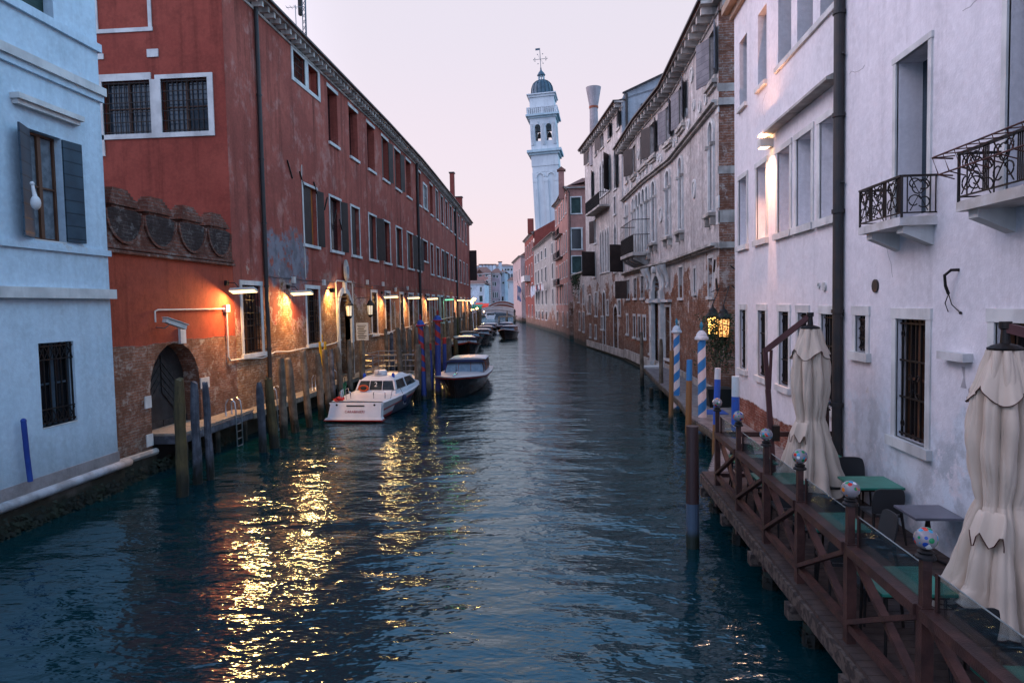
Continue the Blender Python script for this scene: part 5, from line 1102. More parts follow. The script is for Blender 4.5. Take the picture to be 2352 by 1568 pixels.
g1 = [(108.5,110),(117.5,119.5),(123.5,125.5),(129.5,131.5),(134.5,136.3)]
gh = canal_house('grey_house','grey plastered house with dark green shutters and a washing line',105.6,139,15.4,greyb,
  [(12.6,14.2,g1,{'pane':M('teal_window',(.05,.16,.2))}),(8.6,11.0,g1,{'pane':shut_g}),(4.6,7.0,g1,{}),(1.9,3.3,g1[1:],{})],roofz=2.4,shm=shut_g)
redh = wallmat('red_house_plaster',(.22,.055,.042),(.18,.048,.038),z=(1.5,3.5),amt=.25,dark=.4)
rh = canal_house('red_house','narrow dark red house with a grey stone balcony',139.2,160,19.0,redh,
  [(14.8,17.6,[(141,142.6),(146,148),(151,153),(156,157.6)],{}),(10.5,13.2,[(142,144),(148,150),(155,157)],{'arch':'round'}),(6.5,9,[(142,144),(149,151),(155,157)],{}),(2,4.4,[(143,144.6),(151,152.6)],{})],roofz=2.2)
q=MB(); RF.fbox(q,147,156,9.6,9.8,0,1.3); RF.fbox(q,147,156,9.8,10.9,1.18,1.3); RF.fbox(q,147,147.15,9.8,10.9,0,1.3); q.build('balcony',stone,rh)
q=MB(); q.box(-7.4,-6.2,139.6,141,19,22); q.build('chimney',redh,rh)
q=MB(); q.prism([(-6.2,139.1,15.5),(4,139.1,15.5),(4,139.1,24.6),(-6.0,139.1,19.4)],(0,.3,0)); q.build('red_gable',redh,rh)
ppm = wallmat('pale_pink_plaster',(.42,.31,.30),(.37,.28,.27),z=(1,3),amt=.2,dark=.3)
ph = canal_house('pale_pink_house','pale pink house with a broken arched niche, farthest on the right bank',172,200,16.6,ppm,[(11,13.8,[(176,178),(184,186),(192,194)],{})],front=[(-9.0,-6.9,11.3,15.0,{'pane':dark,'sh':[('l',165,1.0)],'shm':shut_g}),(-9.2,-6.6,3.9,9.2,{'arch':'pointed','pane':M('niche_dark_pink',(.16,.11,.10))})],fx=10,roofz=2)
# washing line
wlx = thing('washing_line','washing line with pale sheets and small clothes hung before the grey house','washing line',(RF.X(120),120,8))
q=MB(); q.tube([RF.pos(108,8.35,1.0),RF.pos(122,8.05,1.0),RF.pos(137,8.3,1.0)],.03,4); q.build('cord',iron,wlx)
clm=[M('sheet_blue',(.40,.47,.55)),M('cloth_white',(.6,.6,.62)),M('cloth_red',(.3,.06,.05)),M('cloth_navy',(.05,.06,.12))]
for i,(t,w_,h_,c_) in enumerate(((136,3.6,2.1,0),(131.5,3,1.7,0),(127.8,1.4,1.0,1),(125.8,1,.9,2),(124,1,1.2,3),(121,1,1,1),(119,1.2,1.1,2),(116.8,1,1.2,1),(114.8,1,1.1,1))):
    q=MB(); q.grid([[RF.pos(t-w_*k/4,8.15-h_*j/3*(1+.12*math.sin(k*1.7+i)),1.0+.08*math.sin(k*2+j)) for k in range(5)] for j in range(4)]); q.build('laundry_piece',clm[c_],wlx)
# Greek flag
gf = thing('blue_striped_flag','blue and white striped flag hanging from a pole on the pale pink house','flag',(-11,170,9))
q=MB(); q.tube([(-10.0,172,5.5),(-11.8,169,10.6)],.05,6); q.build('flagpole',iron,gf)
for i in range(5):
    q=MB(); q.grid([[(-11.8+.16*i+.05*math.sin(j),169,9.4-j*.6-.1*i) for i_ in (0,)] + [(-11.64+.16*i+.1*math.sin(j*1.3),169.1,9.3-j*.6-.1*i)] for j in range(7)]); q.build('flag_stripe',M('flag_blue',(.03,.08,.32)) if i%2==0 else clm[1],gf)
# ------------------------------------------------------------------ leaning bell tower
twm = M('tower_white_stone',(.58,.61,.62),(.50,.53,.55),scale=.25,streak=.3,bump=.1,bscale=4)
tcm = M('tower_cornice_stone',(.42,.52,.56),(.34,.44,.48),scale=.5,streak=.3)
lead = M('lead_dome',(.07,.12,.16),(.04,.08,.11),scale=.8,streak=.5,rough=.5)
T = thing('bell_tower','leaning white stone bell tower with a lead dome, cross and weather vane','bell tower',(0,0,0))
def sq(nm,segs,m,par=T):
    q=MB()
    for (w_,z0,z1) in segs: q.box(-w_/2,w_/2,-w_/2,w_/2,z0,z1)
    return q.build(nm,m,par)
sq('shaft_core',[(6.8,0,42)],twm)
q=MB()
for sx_ in (-1,0,1):
    for sy in (-1,1): 
        q.box(sx_*2.95-.55,sx_*2.95+.55,sy*3.45-.17,sy*3.45+.17,0,38.0+2.6*abs(sx_)); q.box(sy*3.45-.171,sy*3.45+.171,sx_*2.95-.551,sx_*2.95+.551,0,38.001+2.6*abs(sx_))
q.build('pilasters',twm,T)
TF=Fac(None,1,-3.5)
q=MB()
for c_ in (-1.47,1.47):
    A=TF.arc(c_-.92,c_+.92,40.2,'round',12); B=TF.arc(c_-1.2,c_+1.2,40.5,'round',12)
    for i in range(12): q.hexa([TF.pos(*A[i],-.3),TF.pos(*A[i+1],-.3),TF.pos(*B[i+1],-.3),TF.pos(*B[i],-.3),TF.pos(*A[i],.2),TF.pos(*A[i+1],.2),TF.pos(*B[i+1],.2),TF.pos(*B[i],.2)])
for x in (-2.95,0,2.95): TF.fbox(q,x-.62,x+.62,38.0,38.7,-.3,.2)
q.build('blind_arches',twm,T)
sq('entablature',[(7.0,40.6,42.2),(7.3,42.2,44.6)],twm); sq('cornice',[(8.2,45.2,45.8),(9.3,45.8,46.5)],tcm); sq('frieze',[(7.2,44.6,45.2)],twm)
# belfry with open arches
TB=Fac(None,1,-3.45); TB.holes=[(-2.25,-.75,48.9,53.4,'round',.9),(.75,2.25,48.9,53.4,'round',.9)]; TB.wall(-3.5,3.5,46.5,55.0,'belfry_wall',twm,T)
TB2=Fac(None,-1,3.45); TB2.holes=list(TB.holes); TB2.wall(-3.5,3.5,46.5,55.0,'belfry_wall',twm,T)
for sx_ in (-1,1):
    TB3=Fac([(sx_*3.45,-3.45),(sx_*3.45,3.45)],sx_); TB3.holes=[(-2.25,-.75,48.9,53.4,'round',.5),(.75,2.25,48.9,53.4,'round',.5)]; TB3.wall(-3.45,3.45,46.5,55.0,'belfry_wall',twm,T)
q=MB(); q.box(-3.4,3.4,-3.4,3.4,46.5,46.8); q.box(-3.4,3.4,-3.4,3.4,54.3,54.6); q.build('belfry_floor',tcm,T)
q=MB()
for x in (-1.4,1.4): q.lathe((x,0,50.5),[(.75,0),(.6,.3),(.45,1.0),(.2,1.3),(.05,1.35)],12); q.bar((x-1,.0,49.0),(x+.3,0,52.4),.14,.14); q.bar((x+1,0,49.0),(x-.3,0,52.4),.14,.14)
q.bar((-2.6,0,52.2),(2.6,0,52.2),.25,.25); q.build('bell_frame',iron,T)
q=MB()
for x in (-3.0,-.0,3.0):
    for dx in (-.42,0,.42): q.tube([(x+dx*.8,-3.62,47.9),(x+dx*.8,-3.62,53.6)],.14,6)
for x in (-1.5,1.5): q.box(x-.2,x+.2,-3.75,-3.4,53.3,54.1)
q.build('belfry_columns',twm,T)
sq('cornice',[(7.6,55.0,55.5),(8.9,55.5,56.0)],tcm)
q=MB()
for s_ in (-1,1):
    for k in range(15):
        t=-3.9+7.8*k/14; w_=.28 if k%7==0 else .13; q.box(t-w_,t+w_,s_*3.95-.13,s_*3.95+.13,56.0,57.6); q.box(s_*3.95-.129,s_*3.95+.129,t-w_,t+w_,56.0,57.599)
    q.box(-4.1,4.1,s_*3.95-.2,s_*3.95+.2,57.61,57.85); q.box(s_*3.95-.2,s_*3.95+.2,-3.74,3.74,57.61,57.85)
q.build('balustrade',twm,T)
sq('attic',[(6.6,56.0,60.6),(7.2,60.6,61.2),(7.9,61.2,61.5)],twm)
n_=16; q=MB(); q.lathe((0,0,0),[(2.95,61.5),(2.98,63.2),(2.85,64.8),(2.4,66.1),(1.7,66.95),(1.0,67.35),(.95,67.5)],n_); q.build('dome',lead,T,smooth=True)
q=MB()
for k in range(n_): 
    a=2*PI*k/n_; q.tube([(r*math.cos(a),r*math.sin(a),z) for r,z in ((3.0,61.5),(3.04,63.2),(2.9,64.8),(2.45,66.15),(1.75,67.0),(1.0,67.4))],.08,5)
q.build('dome_ribs',M('lead_ribs',(.04,.08,.10)),T)
q=MB()
for k in range(8): a=2*PI*k/8; q.tube([(.8*math.cos(a),.8*math.sin(a),67.4),(.75*math.cos(a),.75*math.sin(a),69.2)],.13,6)
q.build('lantern_columns',tcm,T)
q=MB(); q.lathe((0,0,0),[(1.1,69.2),(1.15,69.4),(.8,70.2),(.35,70.9),(.15,71.6),(.22,71.9),(.1,72.2),(.06,74.0)],12); q.build('spire',lead,T)
q=MB(); q.tube([(0,0,72),(0,0,79.2)],.09,6); q.bar((-1.7,0,75.2),(1.7,0,75.2),.12,.12)
for x,z in ((-1.8,75.2),(1.8,75.2),(-1.5,75.7),(-1.5,74.7),(1.5,75.7),(1.5,74.7),(-.7,77),(.7,77),(-.7,73.6),(.7,73.6)): q.sphere((x,0,z),.17,5)
q.bar((-.7,0,77),(.7,0,73.6),.05,.05) ; q.box(-1.2,-.1,-.05,.05,78.5,79.2); q.build('cross_and_vane',lead,T)
for ch in T.children:
    if ch.name.split('.')[0] in ('dome','dome_ribs','lantern_columns','spire','cross_and_vane'):
        for v in ch.data.vertices:
            if v.co.z > 61.5: v.co.z = 61.5+(v.co.z-61.5)*.74
T.location=(-2.9,190,-.3); T.rotation_euler=(0,-.040,R_(-4)); 
# ------------------------------------------------------------------ restaurant terrace
DZ = .75; RX = 3.12
rwood = M('red_brown_stained_wood',(.075,.031,.025),(.036,.016,.014),scale=5,rough=.5,bump=.3,bscale=60)
rawwood = M('raw_peeling_wood',(.11,.08,.065),(.04,.028,.025),scale=9,rough=.8,bump=.6,bscale=30,mix=(.45,.55))
te = thing('terrace','raised wooden restaurant terrace on posts over the canal along the white wall','terrace',(4.3,9,DZ))
q = MB(); y = 2.4
while y < 15.6: q.box(3.02,XW-.01,y,y+.14,DZ-.05,DZ); y += .15
q.build('deck_boards',M('dark_deck_boards',(.075,.05,.042),(.045,.03,.027),scale=5,bump=.3),te)
q = MB(); q.box(2.98,3.14,2.4,15.6,.50,DZ-.055); q.build('edge_beam',rawwood,te)
q = MB(); q.box(5.2,5.35,2.4,15.6,.45,DZ-.055); q.build('inner_beam',rwood,te)
for y in (3.2,5.2,7.45,9.3,11.2,13.2,15.2):
    q = MB(); q.box(2.92,5.5,y-.09,y+.09,.30,.495); q.build('cross_beam',rawwood,te)
pilem = banded('pile_paint',[(.42,(.16,.17,.19))],(.02,.02,.018))
for y in (5.0,7.3,9.15,11.0,13.0,15.0):
    for x in (3.2,4.9):
        q = MB(); q.tube([(x,y,-1.2),(x,y,.3)],.11,12); q.build('support_pile',pilem,te)
        rn=random.Random(int(y*10+x)); q=MB(); q.tube([(x,y,-.2),(x,y,.2)],.122,10)
        for k in range(60): a=rn.uniform(0,2*PI); z_=rn.uniform(-.05,.2); s_=.03; q.add([(x+.115*math.cos(a-.2),y+.115*math.sin(a-.2),z_),(x+.115*math.cos(a+.2),y+.115*math.sin(a+.2),z_),(x+.16*math.cos(a),y+.16*math.sin(a),z_+.04)],[(0,1,2)])
        if x<4: q.build('mussel_crust',M('mussel_shells',(.03,.03,.025),(.012,.012,.01),rough=.5),te)
rl = thing('terrace_railing','dark wooden terrace railing with crossed braces, glass screens and coloured glass balls','railing',(RX,8,DZ))
PY = [14.41,12.66,10.93,9.38,7.74,6.15,4.6,3.0]
confm, nt, b = newmat('speckled_glass'); o_=nd(nt,'ShaderNodeTexCoord').outputs[3]
v1 = nd(nt,'ShaderNodeTexVoronoi',{'Vector':o_,'Scale':19.0,'Randomness':1.0}); spots = math_(nt,'LESS_THAN',v1.outputs['Distance'],.46)
hue = nd(nt,'ShaderNodeSeparateColor',{0:v1.outputs['Color']})
cr = nd(nt,'ShaderNodeValToRGB',{0:hue.outputs[0]}); el=cr.color_ramp; el.interpolation='CONSTANT'
for i,(p,c) in enumerate([(0,(.50,.02,.01)),(.2,(.01,.05,.28)),(.34,(.70,.68,.66)),(.46,(.01,.20,.07)),(.60,(.60,.15,.01)),(.74,(.04,.25,.40)),(.88,(.62,.05,.02))]):
    e_ = el.elements[i] if i<2 else el.elements.new(p); e_.position=p; e_.color=c4(c)
col = mixc(nt, spots, (.24,.21,.22), cr.outputs[0]); nt.links.new(col,b.inputs['Base Color']); b.inputs['Roughness'].default_value=.12; b.inputs['Specular IOR Level'].default_value=.4; b.inputs['Coat Weight'].default_value=.15
glass_edge = M('glass_edge',(.24,.27,.26),rough=.2,bump=0,spec=.6)
glassm = bpy.data.materials.new('clear_screen_glass'); glassm.use_nodes=True; nt=glassm.node_tree; nt.nodes.remove(nt.nodes['Principled BSDF'])
tr=nd(nt,'ShaderNodeBsdfTransparent',{0:(.86,.90,.90,1)}); gl=nd(nt,'ShaderNodeBsdfGlossy',{0:(.9,.95,1,1),1:.02}); fr=nd(nt,'ShaderNodeFresnel',{0:1.45}); mx=nd(nt,'ShaderNodeMixShader',{0:math_(nt,'ADD',math_(nt,'MULTIPLY',fr.outputs[0],.55),.02),1:tr.outputs[0],2:gl.outputs[0]}); nt.links.new(mx.outputs[0],nt.nodes['Material Output'].inputs[0])
for i,y in enumerate(PY):
    q = MB(); q.box(RX-.052,RX+.052,y-.052,y+.052,.30,1.88); q.box(RX-.038,RX+.038,y-.038,y+.038,1.881,2.30); po = q.build('post',rwood,rl)
    q = MB(); q.lathe((RX,y,2.30),[(.05,0),(.085,.01),(.085,.03),(.06,.05),(.07,.07),(.05,.085)],16); q.build('collar',iron,po)
    q = MB(); q.sphere((0,0,0),.098,14)
    WO_ = WO[po]; g = q.build('glass_ball',confm,None,smooth=True,loc=(0,0,0)); g.parent=po; g.location=Vector((RX,y,2.485))-WO_; g.rotation_euler=(i*1.1,i*.7,i*2.1)
    if i < len(PY)-1:
        y2 = PY[i+1]
        q = MB(); q.box(RX-.075,RX-.02+.075,y2+.057,y-.057,1.77,1.87); q.build('top_rail',rwood,rl)
        q = MB(); q.box(RX-.04,RX+.04,y2+.057,y-.057,.90,.99); q.build('lower_rail',rwood,rl)
        q = MB(); q.bar((RX-.03,y-.05,1.0),(RX-.03,y2+.05,1.76),.05,.085,(1,0,0)); q.build('brace',rwood,rl)
        q = MB(); q.bar((RX+.03,y-.05,1.76),(RX+.03,y2+.05,1.0),.05,.085,(1,0,0)); q.build('brace',rwood,rl)
        q = MB(); q.box(RX+.045,RX+.055,y2+.20,y-.12,1.84,2.20); gp=q.build('glass_screen',glassm,rl)
        q = MB(); q.box(RX+.044,RX+.056,y2+.20,y-.12,2.20,2.207); q.build('glass_edge',glass_edge,gp)
        q = MB(); q.box(RX+.035,RX+.065,y-.12,y-.09,1.8,2.21); q.build('screen_clip',rwood,gp)
# far end return of the railing
q = MB(); q.box(RX+.06,XW-.02,14.37,14.45,1.77,1.87); q.build('top_rail',rwood,rl)
q = MB(); q.box(RX+.06,XW-.02,14.38,14.44,.92,1.0); q.build('lower_rail',rwood,rl)
q = MB(); q.box(5.25,5.36,14.36,14.47,DZ,2.3); po=q.build('post',rwood,rl)
q = MB(); q.lathe((5.30,14.41,2.30),[(.06,0),(.10,.01),(.10,.03),(.05,.08)],16); q.build('collar',iron,po)
q = MB(); q.sphere((0,0,0),.108,14); g=q.build('glass_ball',confm,None,smooth=True,loc=(0,0,0)); g.parent=po; g.location=Vector((5.30,14.41,2.485))-WO[po]
# ---- furniture
greenp = M('green_table_paint',(.03,.20,.14),(.02,.14,.10),scale=3,rough=.35,bump=.1)
wick, nt, b = newmat('dark_wicker'); o_=nd(nt,'ShaderNodeTexCoord').outputs[3]
sx_=nd(nt,'ShaderNodeSeparateXYZ',{0:o_}); wz=math_(nt,'SINE',math_(nt,'MULTIPLY',sx_.outputs[2],330.)); wx_=math_(nt,'SINE',math_(nt,'MULTIPLY',math_(nt,'ADD',sx_.outputs[0],sx_.outputs[1]),200.)); hw=math_(nt,'MULTIPLY',wz,wx_)
nt.links.new(mixc(nt,ss(nt,hw,-.5,.8),(.008,.008,.009),(.035,.035,.038)),b.inputs['Base Color']); b.inputs['Roughness'].default_value=.4
bp=nd(nt,'ShaderNodeBump',{'Strength':.8,'Distance':.006,'Height':hw}); nt.links.new(bp.outputs[0],b.inputs['Normal'])
def table(x,y,lab,sx=.78,sy=.78,m=greenp,leg='four',group='green tables on the terrace'):
    th = thing('cafe_table',lab,'table',(x,y,DZ),group=group)
    q = MB(); q.box(x-sx/2,x+sx/2,y-sy/2,y+sy/2,DZ+.70,DZ+.74); o=q.build('table_top',m,th)
    bm_=o.modifiers.new('edge','BEVEL'); bm_.width=.008; bm_.segments=2
    if leg=='four':
        q = MB(); q.box(x-sx/2+.06,x+sx/2-.06,y-sy/2+.06,y+sy/2-.06,DZ+.66,DZ+.699); q.build('apron',iron,th)
        for a in (-1,1):
            for b_ in (-1,1): q=MB(); q.tube([(x+a*(sx/2-.08),y+b_*(sy/2-.08),DZ),(x+a*(sx/2-.09),y+b_*(sy/2-.09),DZ+.66)],.018,8); q.build('leg',iron,th)
    else:
        q=MB(); q.lathe((x,y,DZ),[(.05,.05),(.055,.1),(.035,.14),(.045,.2),(.03,.24),(.04,.5),(.03,.6),(.05,.66),(.12,.70)],14); q.build('pedestal',iron,th)
        q=MB(); 
        for k in range(4): a=k*PI/2+PI/4; q.bar((x,y,DZ+.08),(x+.3*math.cos(a),y+.3*math.sin(a),DZ+.02),.05,.03)
        q.build('foot',iron,th)
    return th
def mkchair(label):
    th = thing('wicker_chair',label,'chair',(0,0,0),group='dark wicker chairs on the terrace')
    q=MB(); rows=[]
    for j in range(9):
        v=j/8; z=.47+.41*v; wdt=.235-.0*v+(.01*math.sin(PI*v)); top=.015*(1 if j==8 else 0)
        rows.append([(wdt*(-1+2*i/10)*(1-.10*v**6), -.20-.07*v+.05*((-1+2*i/10)**2)*-1*-1*.6, z-.03*((abs(-1+2*i/10))**6)*v) for i in range(11)])
    q.grid(rows); q.grid([[Vector(p)+Vector((0,-.022,0)) for p in r] for r in rows]); 
    for side in (0,-1): q.grid([[r[side] for r in rows],[Vector(r[side])+Vector((0,-.022,0)) for r in rows]])
    q.grid([rows[-1],[Vector(p)+Vector((0,-.022,0)) for p in rows[-1]]])
    q.build('backrest',wick,th,smooth=False)
    q=MB(); q.hexa([(-.235,-.2,.41),(.235,-.2,.41),(.24,.22,.42),(-.24,.22,.42),(-.235,-.2,.45),(.235,-.2,.45),(.24,.24,.46),(-.24,.24,.46)]); q.build('seat',wick,th)
    for sx_ in (-1,1):
        q=MB(); q.tube([(sx_*.20,.20,.42),(sx_*.22,.23,0)],[.022,.015],8); q.build('leg',iron,th)
        q=MB(); q.tube([(sx_*.205,-.2,.48),(sx_*.215,-.2,.4),(sx_*.24,-.29,0)],[.025,.024,.015],8); q.build('leg',iron,th)
    return th
ch0 = mkchair('dark wicker chair with its back to the bridge, in front of the wall side green table'); first=[True]
def place(x,y,deg,label):
    if first[0]: first[0]=False; ch0.location=(x,y,DZ); ch0.rotation_euler=(0,0,R_(deg)); ch0['label']=label
    else: dup(ch0,(x,y,DZ),R_(deg),label)
table(5.1,11.85,'green table against the white wall below the large barred window')
table(5.0,14.0-.35,'green table farthest along the white wall, behind the nearer closed parasol')
table(3.66,12.1,'green table seen through the third glass screen from the far end')
table(3.66,9.75,'green table behind the fourth glass screen',)
table(3.66,7.7,'green table behind the glass screen at the nearest glass ball in view')
table(3.75,5.45,'green table in the near corner of the terrace',sy=.9)
table(3.6,13.6,'green table at the far corner of the terrace railing')
table(5.2,10.2,'square grey topped table on a black iron pedestal by the white wall',sx=.66,sy=.66,m=M('grey_table_top',(.13,.13,.16),(.09,.09,.11),rough=.3,bump=0),leg='ped',group='grey pedestal table')
for x,y,d,l in ((4.98,11.15,0,'wicker chair with its back to the bridge at the wall side green table'),(4.75,12.75,180,'wicker chair beyond the wall side green table'),(5.25,12.85,175,'wicker chair closest to the wall beyond the green table'),
  (3.62,11.45,0,'wicker chair seen through glass, pushed up to the third table along the rail'),(3.66,10.4,180,'wicker chair on the far side of the fourth rail side table'),(3.55,9.1,0,'wicker chair tucked before the fourth rail side table'),(4.2,9.7,90,'wicker chair sideways between the rail table and the parasols'),
  (3.66,8.35,180,'wicker chair on the far side of the table by the nearest glass ball'),(3.85,6.95,4,'wicker chair behind the glass right of the nearest ball post'),(4.3,6.45,8,'wicker chair under the skirt of the near parasol'),(3.6,12.8,180,'wicker chair far down the railing between two green tables'),(3.6,14.2-.1,180,'farthest wicker chair at the end of the terrace')): place(x,y,d,l)
# ---- closed cantilever parasols
clothm, nt, b = newmat('cream_parasol_cloth'); P=nd(nt,'ShaderNodeNewGeometry').outputs[0]
nt.links.new(mixc(nt,noise(nt,P,3,4),(.60,.47,.37),(.48,.38,.30)),b.inputs['Base Color']); b.inputs['Roughness'].default_value=.9; b.inputs['Sheen Weight'].default_value=.2
bp=nd(nt,'ShaderNodeBump',{'Strength':.35,'Distance':.01,'Height':math_(nt,'ADD',math_(nt,'MULTIPLY',noise(nt,P,1,6,.65,mapscale=(9,9,1.6)),1.6),math_(nt,'MULTIPLY',noise(nt,P,300,2),.06))}); nt.links.new(bp.outputs[0],b.inputs['Normal'])
trim = M('brown_trim',(.07,.02,.015),bump=0)
def parasol(x,y,zb,zt,label,seed,armdir,mast):
    th = thing('parasol',label,'parasol',(x,y,DZ),group='closed cream parasols on the terrace')
    rn=random.Random(seed); n=216; m_=80; ph=[rn.uniform(0,2*PI) for _ in range(8)]
    tie=.46; Hh=zt-zb
    def rad(t,v):             # v 0 bottom .. 1 top
        if v<tie: u=(tie-v)/tie; base=.215+.33*u**.9; amp=.30+.12*u
        else: u=(v-tie)/(1-tie); base=.215+.09*math.sin(PI*u)*(1-.3*u)-.06*u**3; amp=.30+.14*math.sin(PI*u)
        f = abs(math.sin(4*t+ph[0]+.9*math.sin(t+ph[1])+.35*math.sin(v*5+ph[2])))**.55
        f2 = abs(math.sin(5.5*t+ph[3]+1.5*math.sin(2*t+ph[4])+v*2.5))**.5*.55-.35; f3=abs(math.sin(9.5*t+ph[5]-v*4+1.2*math.sin(3*t+v*3)))**.5*.30-.2
        return base*(1+amp*(f*1.3-.85+f2*.8+f3)) + .01*math.sin(7*v*5+3*t)
    rows=[]
    for j in range(m_+1):
        v=j/m_; row=[]
        for k in range(n):
            t=2*PI*k/n; r=rad(t,v); z=zb+Hh*v
            if j==0: z += .13*math.sin(4*t+ph[0])**2+.3*max(0,math.cos(t-PI*1.05))**4+.05*math.sin(3*t+ph[1])
            elif j<14: z += (.13*math.sin(4*t+ph[0])**2+.3*max(0,math.cos(t-PI*1.05))**4+.05*math.sin(3*t+ph[1]))*(1-j/14)
            row.append((x+r*math.cos(t),y+r*math.sin(t),z))
        rows.append(row)
    q=MB(); q.grid(rows,True); q.build('canopy_cloth',clothm,th,smooth=True)
    q=MB(); q.tube([Vector(p) for p in rows[0]]+[Vector(rows[0][0])],.006,4,False); q.build('hem_trim',trim,th)
    # loose fold over the tie
    for side,(a0,zz) in enumerate(((PI*1.1,tie-.02),)):
        q=MB(); fr=[]
        for i in range(13):
            u=i/12; t=a0+.75*u; fr.append([Vector((x+(.27+.16*s_+.05*math.sin(PI*u*2+side))*math.cos(t+.1*math.sin(s_*3)),y+(.27+.16*s_+.05*math.sin(PI*u*3))*math.sin(t),zb+Hh*zz-.20*s_*(1+.8*math.sin(PI*u*2.5)**2)+.08*math.sin(PI*s_))) for s_ in [k/8 for k in range(9)]])
        q.grid(fr); q.build('loose_fold',clothm,th,smooth=True)
        q=MB(); q.tube([r[-1] for r in fr],.006,4); q.build('fold_trim',trim,th)
    # tie band
    q=MB(); q.grid([[(x+rad(2*PI*k/n,tie)*1.035*math.cos(2*PI*k/n),y+rad(2*PI*k/n,tie)*1.035*math.sin(2*PI*k/n),zb+Hh*tie+dz) for k in range(n)] for dz in (-.022,.022)],True); q.build('tie_band',clothm,th)
    # top cape
    rows=[]
    for j in range(22):
        v=j/21; row=[]
        for k in range(n):
            t=2*PI*k/n; zz=abs(math.sin(2*t+ph[6])); r=.10+.20*v**.8*(1+.34*(abs(math.sin(4*t+ph[0]))**.6-.3)*v+.10*math.sin(9*t+ph[3])*v+.05*math.sin(17*t+ph[5])*v); 
            row.append((x+r*math.cos(t),y+r*math.sin(t),zt+.02-(.42+.14*zz+.03*math.sin(5*t))*v**1.1))
        rows.append(row)
    q=MB(); q.grid(rows,True); q.build('top_cape',clothm,th,smooth=True)
    q=MB(); q.tube([Vector(p) for p in rows[-1]]+[Vector(rows[-1][0])],.005,4,False); q.build('cape_trim',trim,th)
    q=MB(); q.lathe((x,y,zt),[(.16,0),(.17,.02),(.12,.05),(.05,.07),(.04,.22),(.06,.23),(.06,.30)],16); q.build('hub_cap',iron,th)
    ax,ay,az = armdir; q=MB(); q.bar((x,y,zt+.24),(ax,ay,az),.07,.10); q.build('arm',M('brown_metal_arm',(.09,.035,.035),(.07,.028,.028),rough=.45,bump=0),th)
    am=MATS['brown_metal_arm']; q=MB(); q.bar((ax,ay,az+.05),(mast[0]*.3+ax*.7,mast[1]*.3+ay*.7,az-.75),.06,.08); q.bar((mast[0]*.3+ax*.7,mast[1]*.3+ay*.7,az-.75),(mast[0],mast[1],DZ),.08,.09); q.bar((ax+.12,ay,az+.02),(mast[0]*.3+ax*.7+.03,mast[1]*.3+ay*.7,az-.75),.04,.05); q.build('mast',am,th)
    q=MB(); q.box(mast[0]-.07,mast[0]+.07,mast[1]-.08,mast[1]+.08,1.85,2.15); q.build('crank_box',iron,th)
    q=MB(); q.box(mast[0]-.35,mast[0]+.35,mast[1]-.06,mast[1]+.06,DZ,DZ+.08); q.box(mast[0]-.06,mast[0]+.06,mast[1]-.35,mast[1]+.35,DZ+.081,DZ+.12); q.build('cross_base',iron,th)
    return th
def at(x,y,Y): return ony(x,y,Y)
c_=at(1860,1100,13.0); a_=at(1757,806,13.6); b_=at(1780,990,13.6)
parasol(c_.x,13.0,.98,4.05,'closed cream parasol farther down the terrace, hanging from its brown arm',4,(a_.x,13.6,a_.z),(b_.x,13.6))
c_=at(2305,1000,7.6)
parasol(c_.x,7.6,1.0,4.02,'closed cream parasol nearest the camera at the edge of the picture',9,(c_.x+.55,6.8,4.0),(c_.x+.75,6.6))
# ------------------------------------------------------------------ landing stage beyond the terrace
fr_=[(1478,842),(1515,880),(1561,920),(1591,962),(1623,980),(1655,1003)]
pts=[onz(x,y,.72) for x,y in fr_]; pts=[Vector((p.x,p.y,.72)) for p in pts]
ls=thing('landing_stage','weathered plank landing stage along the palace and white wall beyond the terrace','landing stage',(4.8,22,.72))
pts = sorted(pts,key=lambda p:-p.y); q=MB()
poly=[(p.x,p.y) for p in pts]+[(3.2,15.7)]
for (xa,ya),(xb,yb) in zip(poly,poly[1:]):
    n=max(1,int((ya-yb)/.22))
    for k in range(n):
        y0=ya+(yb-ya)*k/n; y1=ya+(yb-ya)*(k+.93)/n; x0=xa+(xb-xa)*(k+.5)/n; xr=5.58 if y0<23 else min(5.95,RF.X(y0)-.1) if y0<45 else 5
        q.box(x0,xr,y1,y0,.67,.72)
q.build('deck_boards',M('grey_planks',(.20,.18,.18),(.12,.11,.11),scale=4,bump=.4),ls)
q=MB()
for (xa,ya),(xb,yb) in zip(poly,poly[1:]): q.bar((xa+.04,ya,.56),(xb+.04,yb,.56),.10,.20)
q.build('edge_beam',wood,ls)
for k,(x,y) in enumerate(((3.9,33),(4.4,29),(4.5,25.5),(4.5,22),(4.3,19.5),(3.8,17.5))):
    q=MB(); q.tube([(x+.15,y,-1),(x+.15,y,.5)],.10,8); q.build('support_pile',wood,ls)
q=MB(); q.box(4.75,5.5,23.6,24.6,.722,.74); q.build('blue_mat',M('blue_mat',(.02,.06,.25),(.015,.05,.2)),ls)
q=MB(); sp=onz(1497,843,.76); q.box(sp.x-.5,sp.x+.5,sp.y-.5,sp.y+.7,.722,.82); q.build('stone_step',stone,ls)
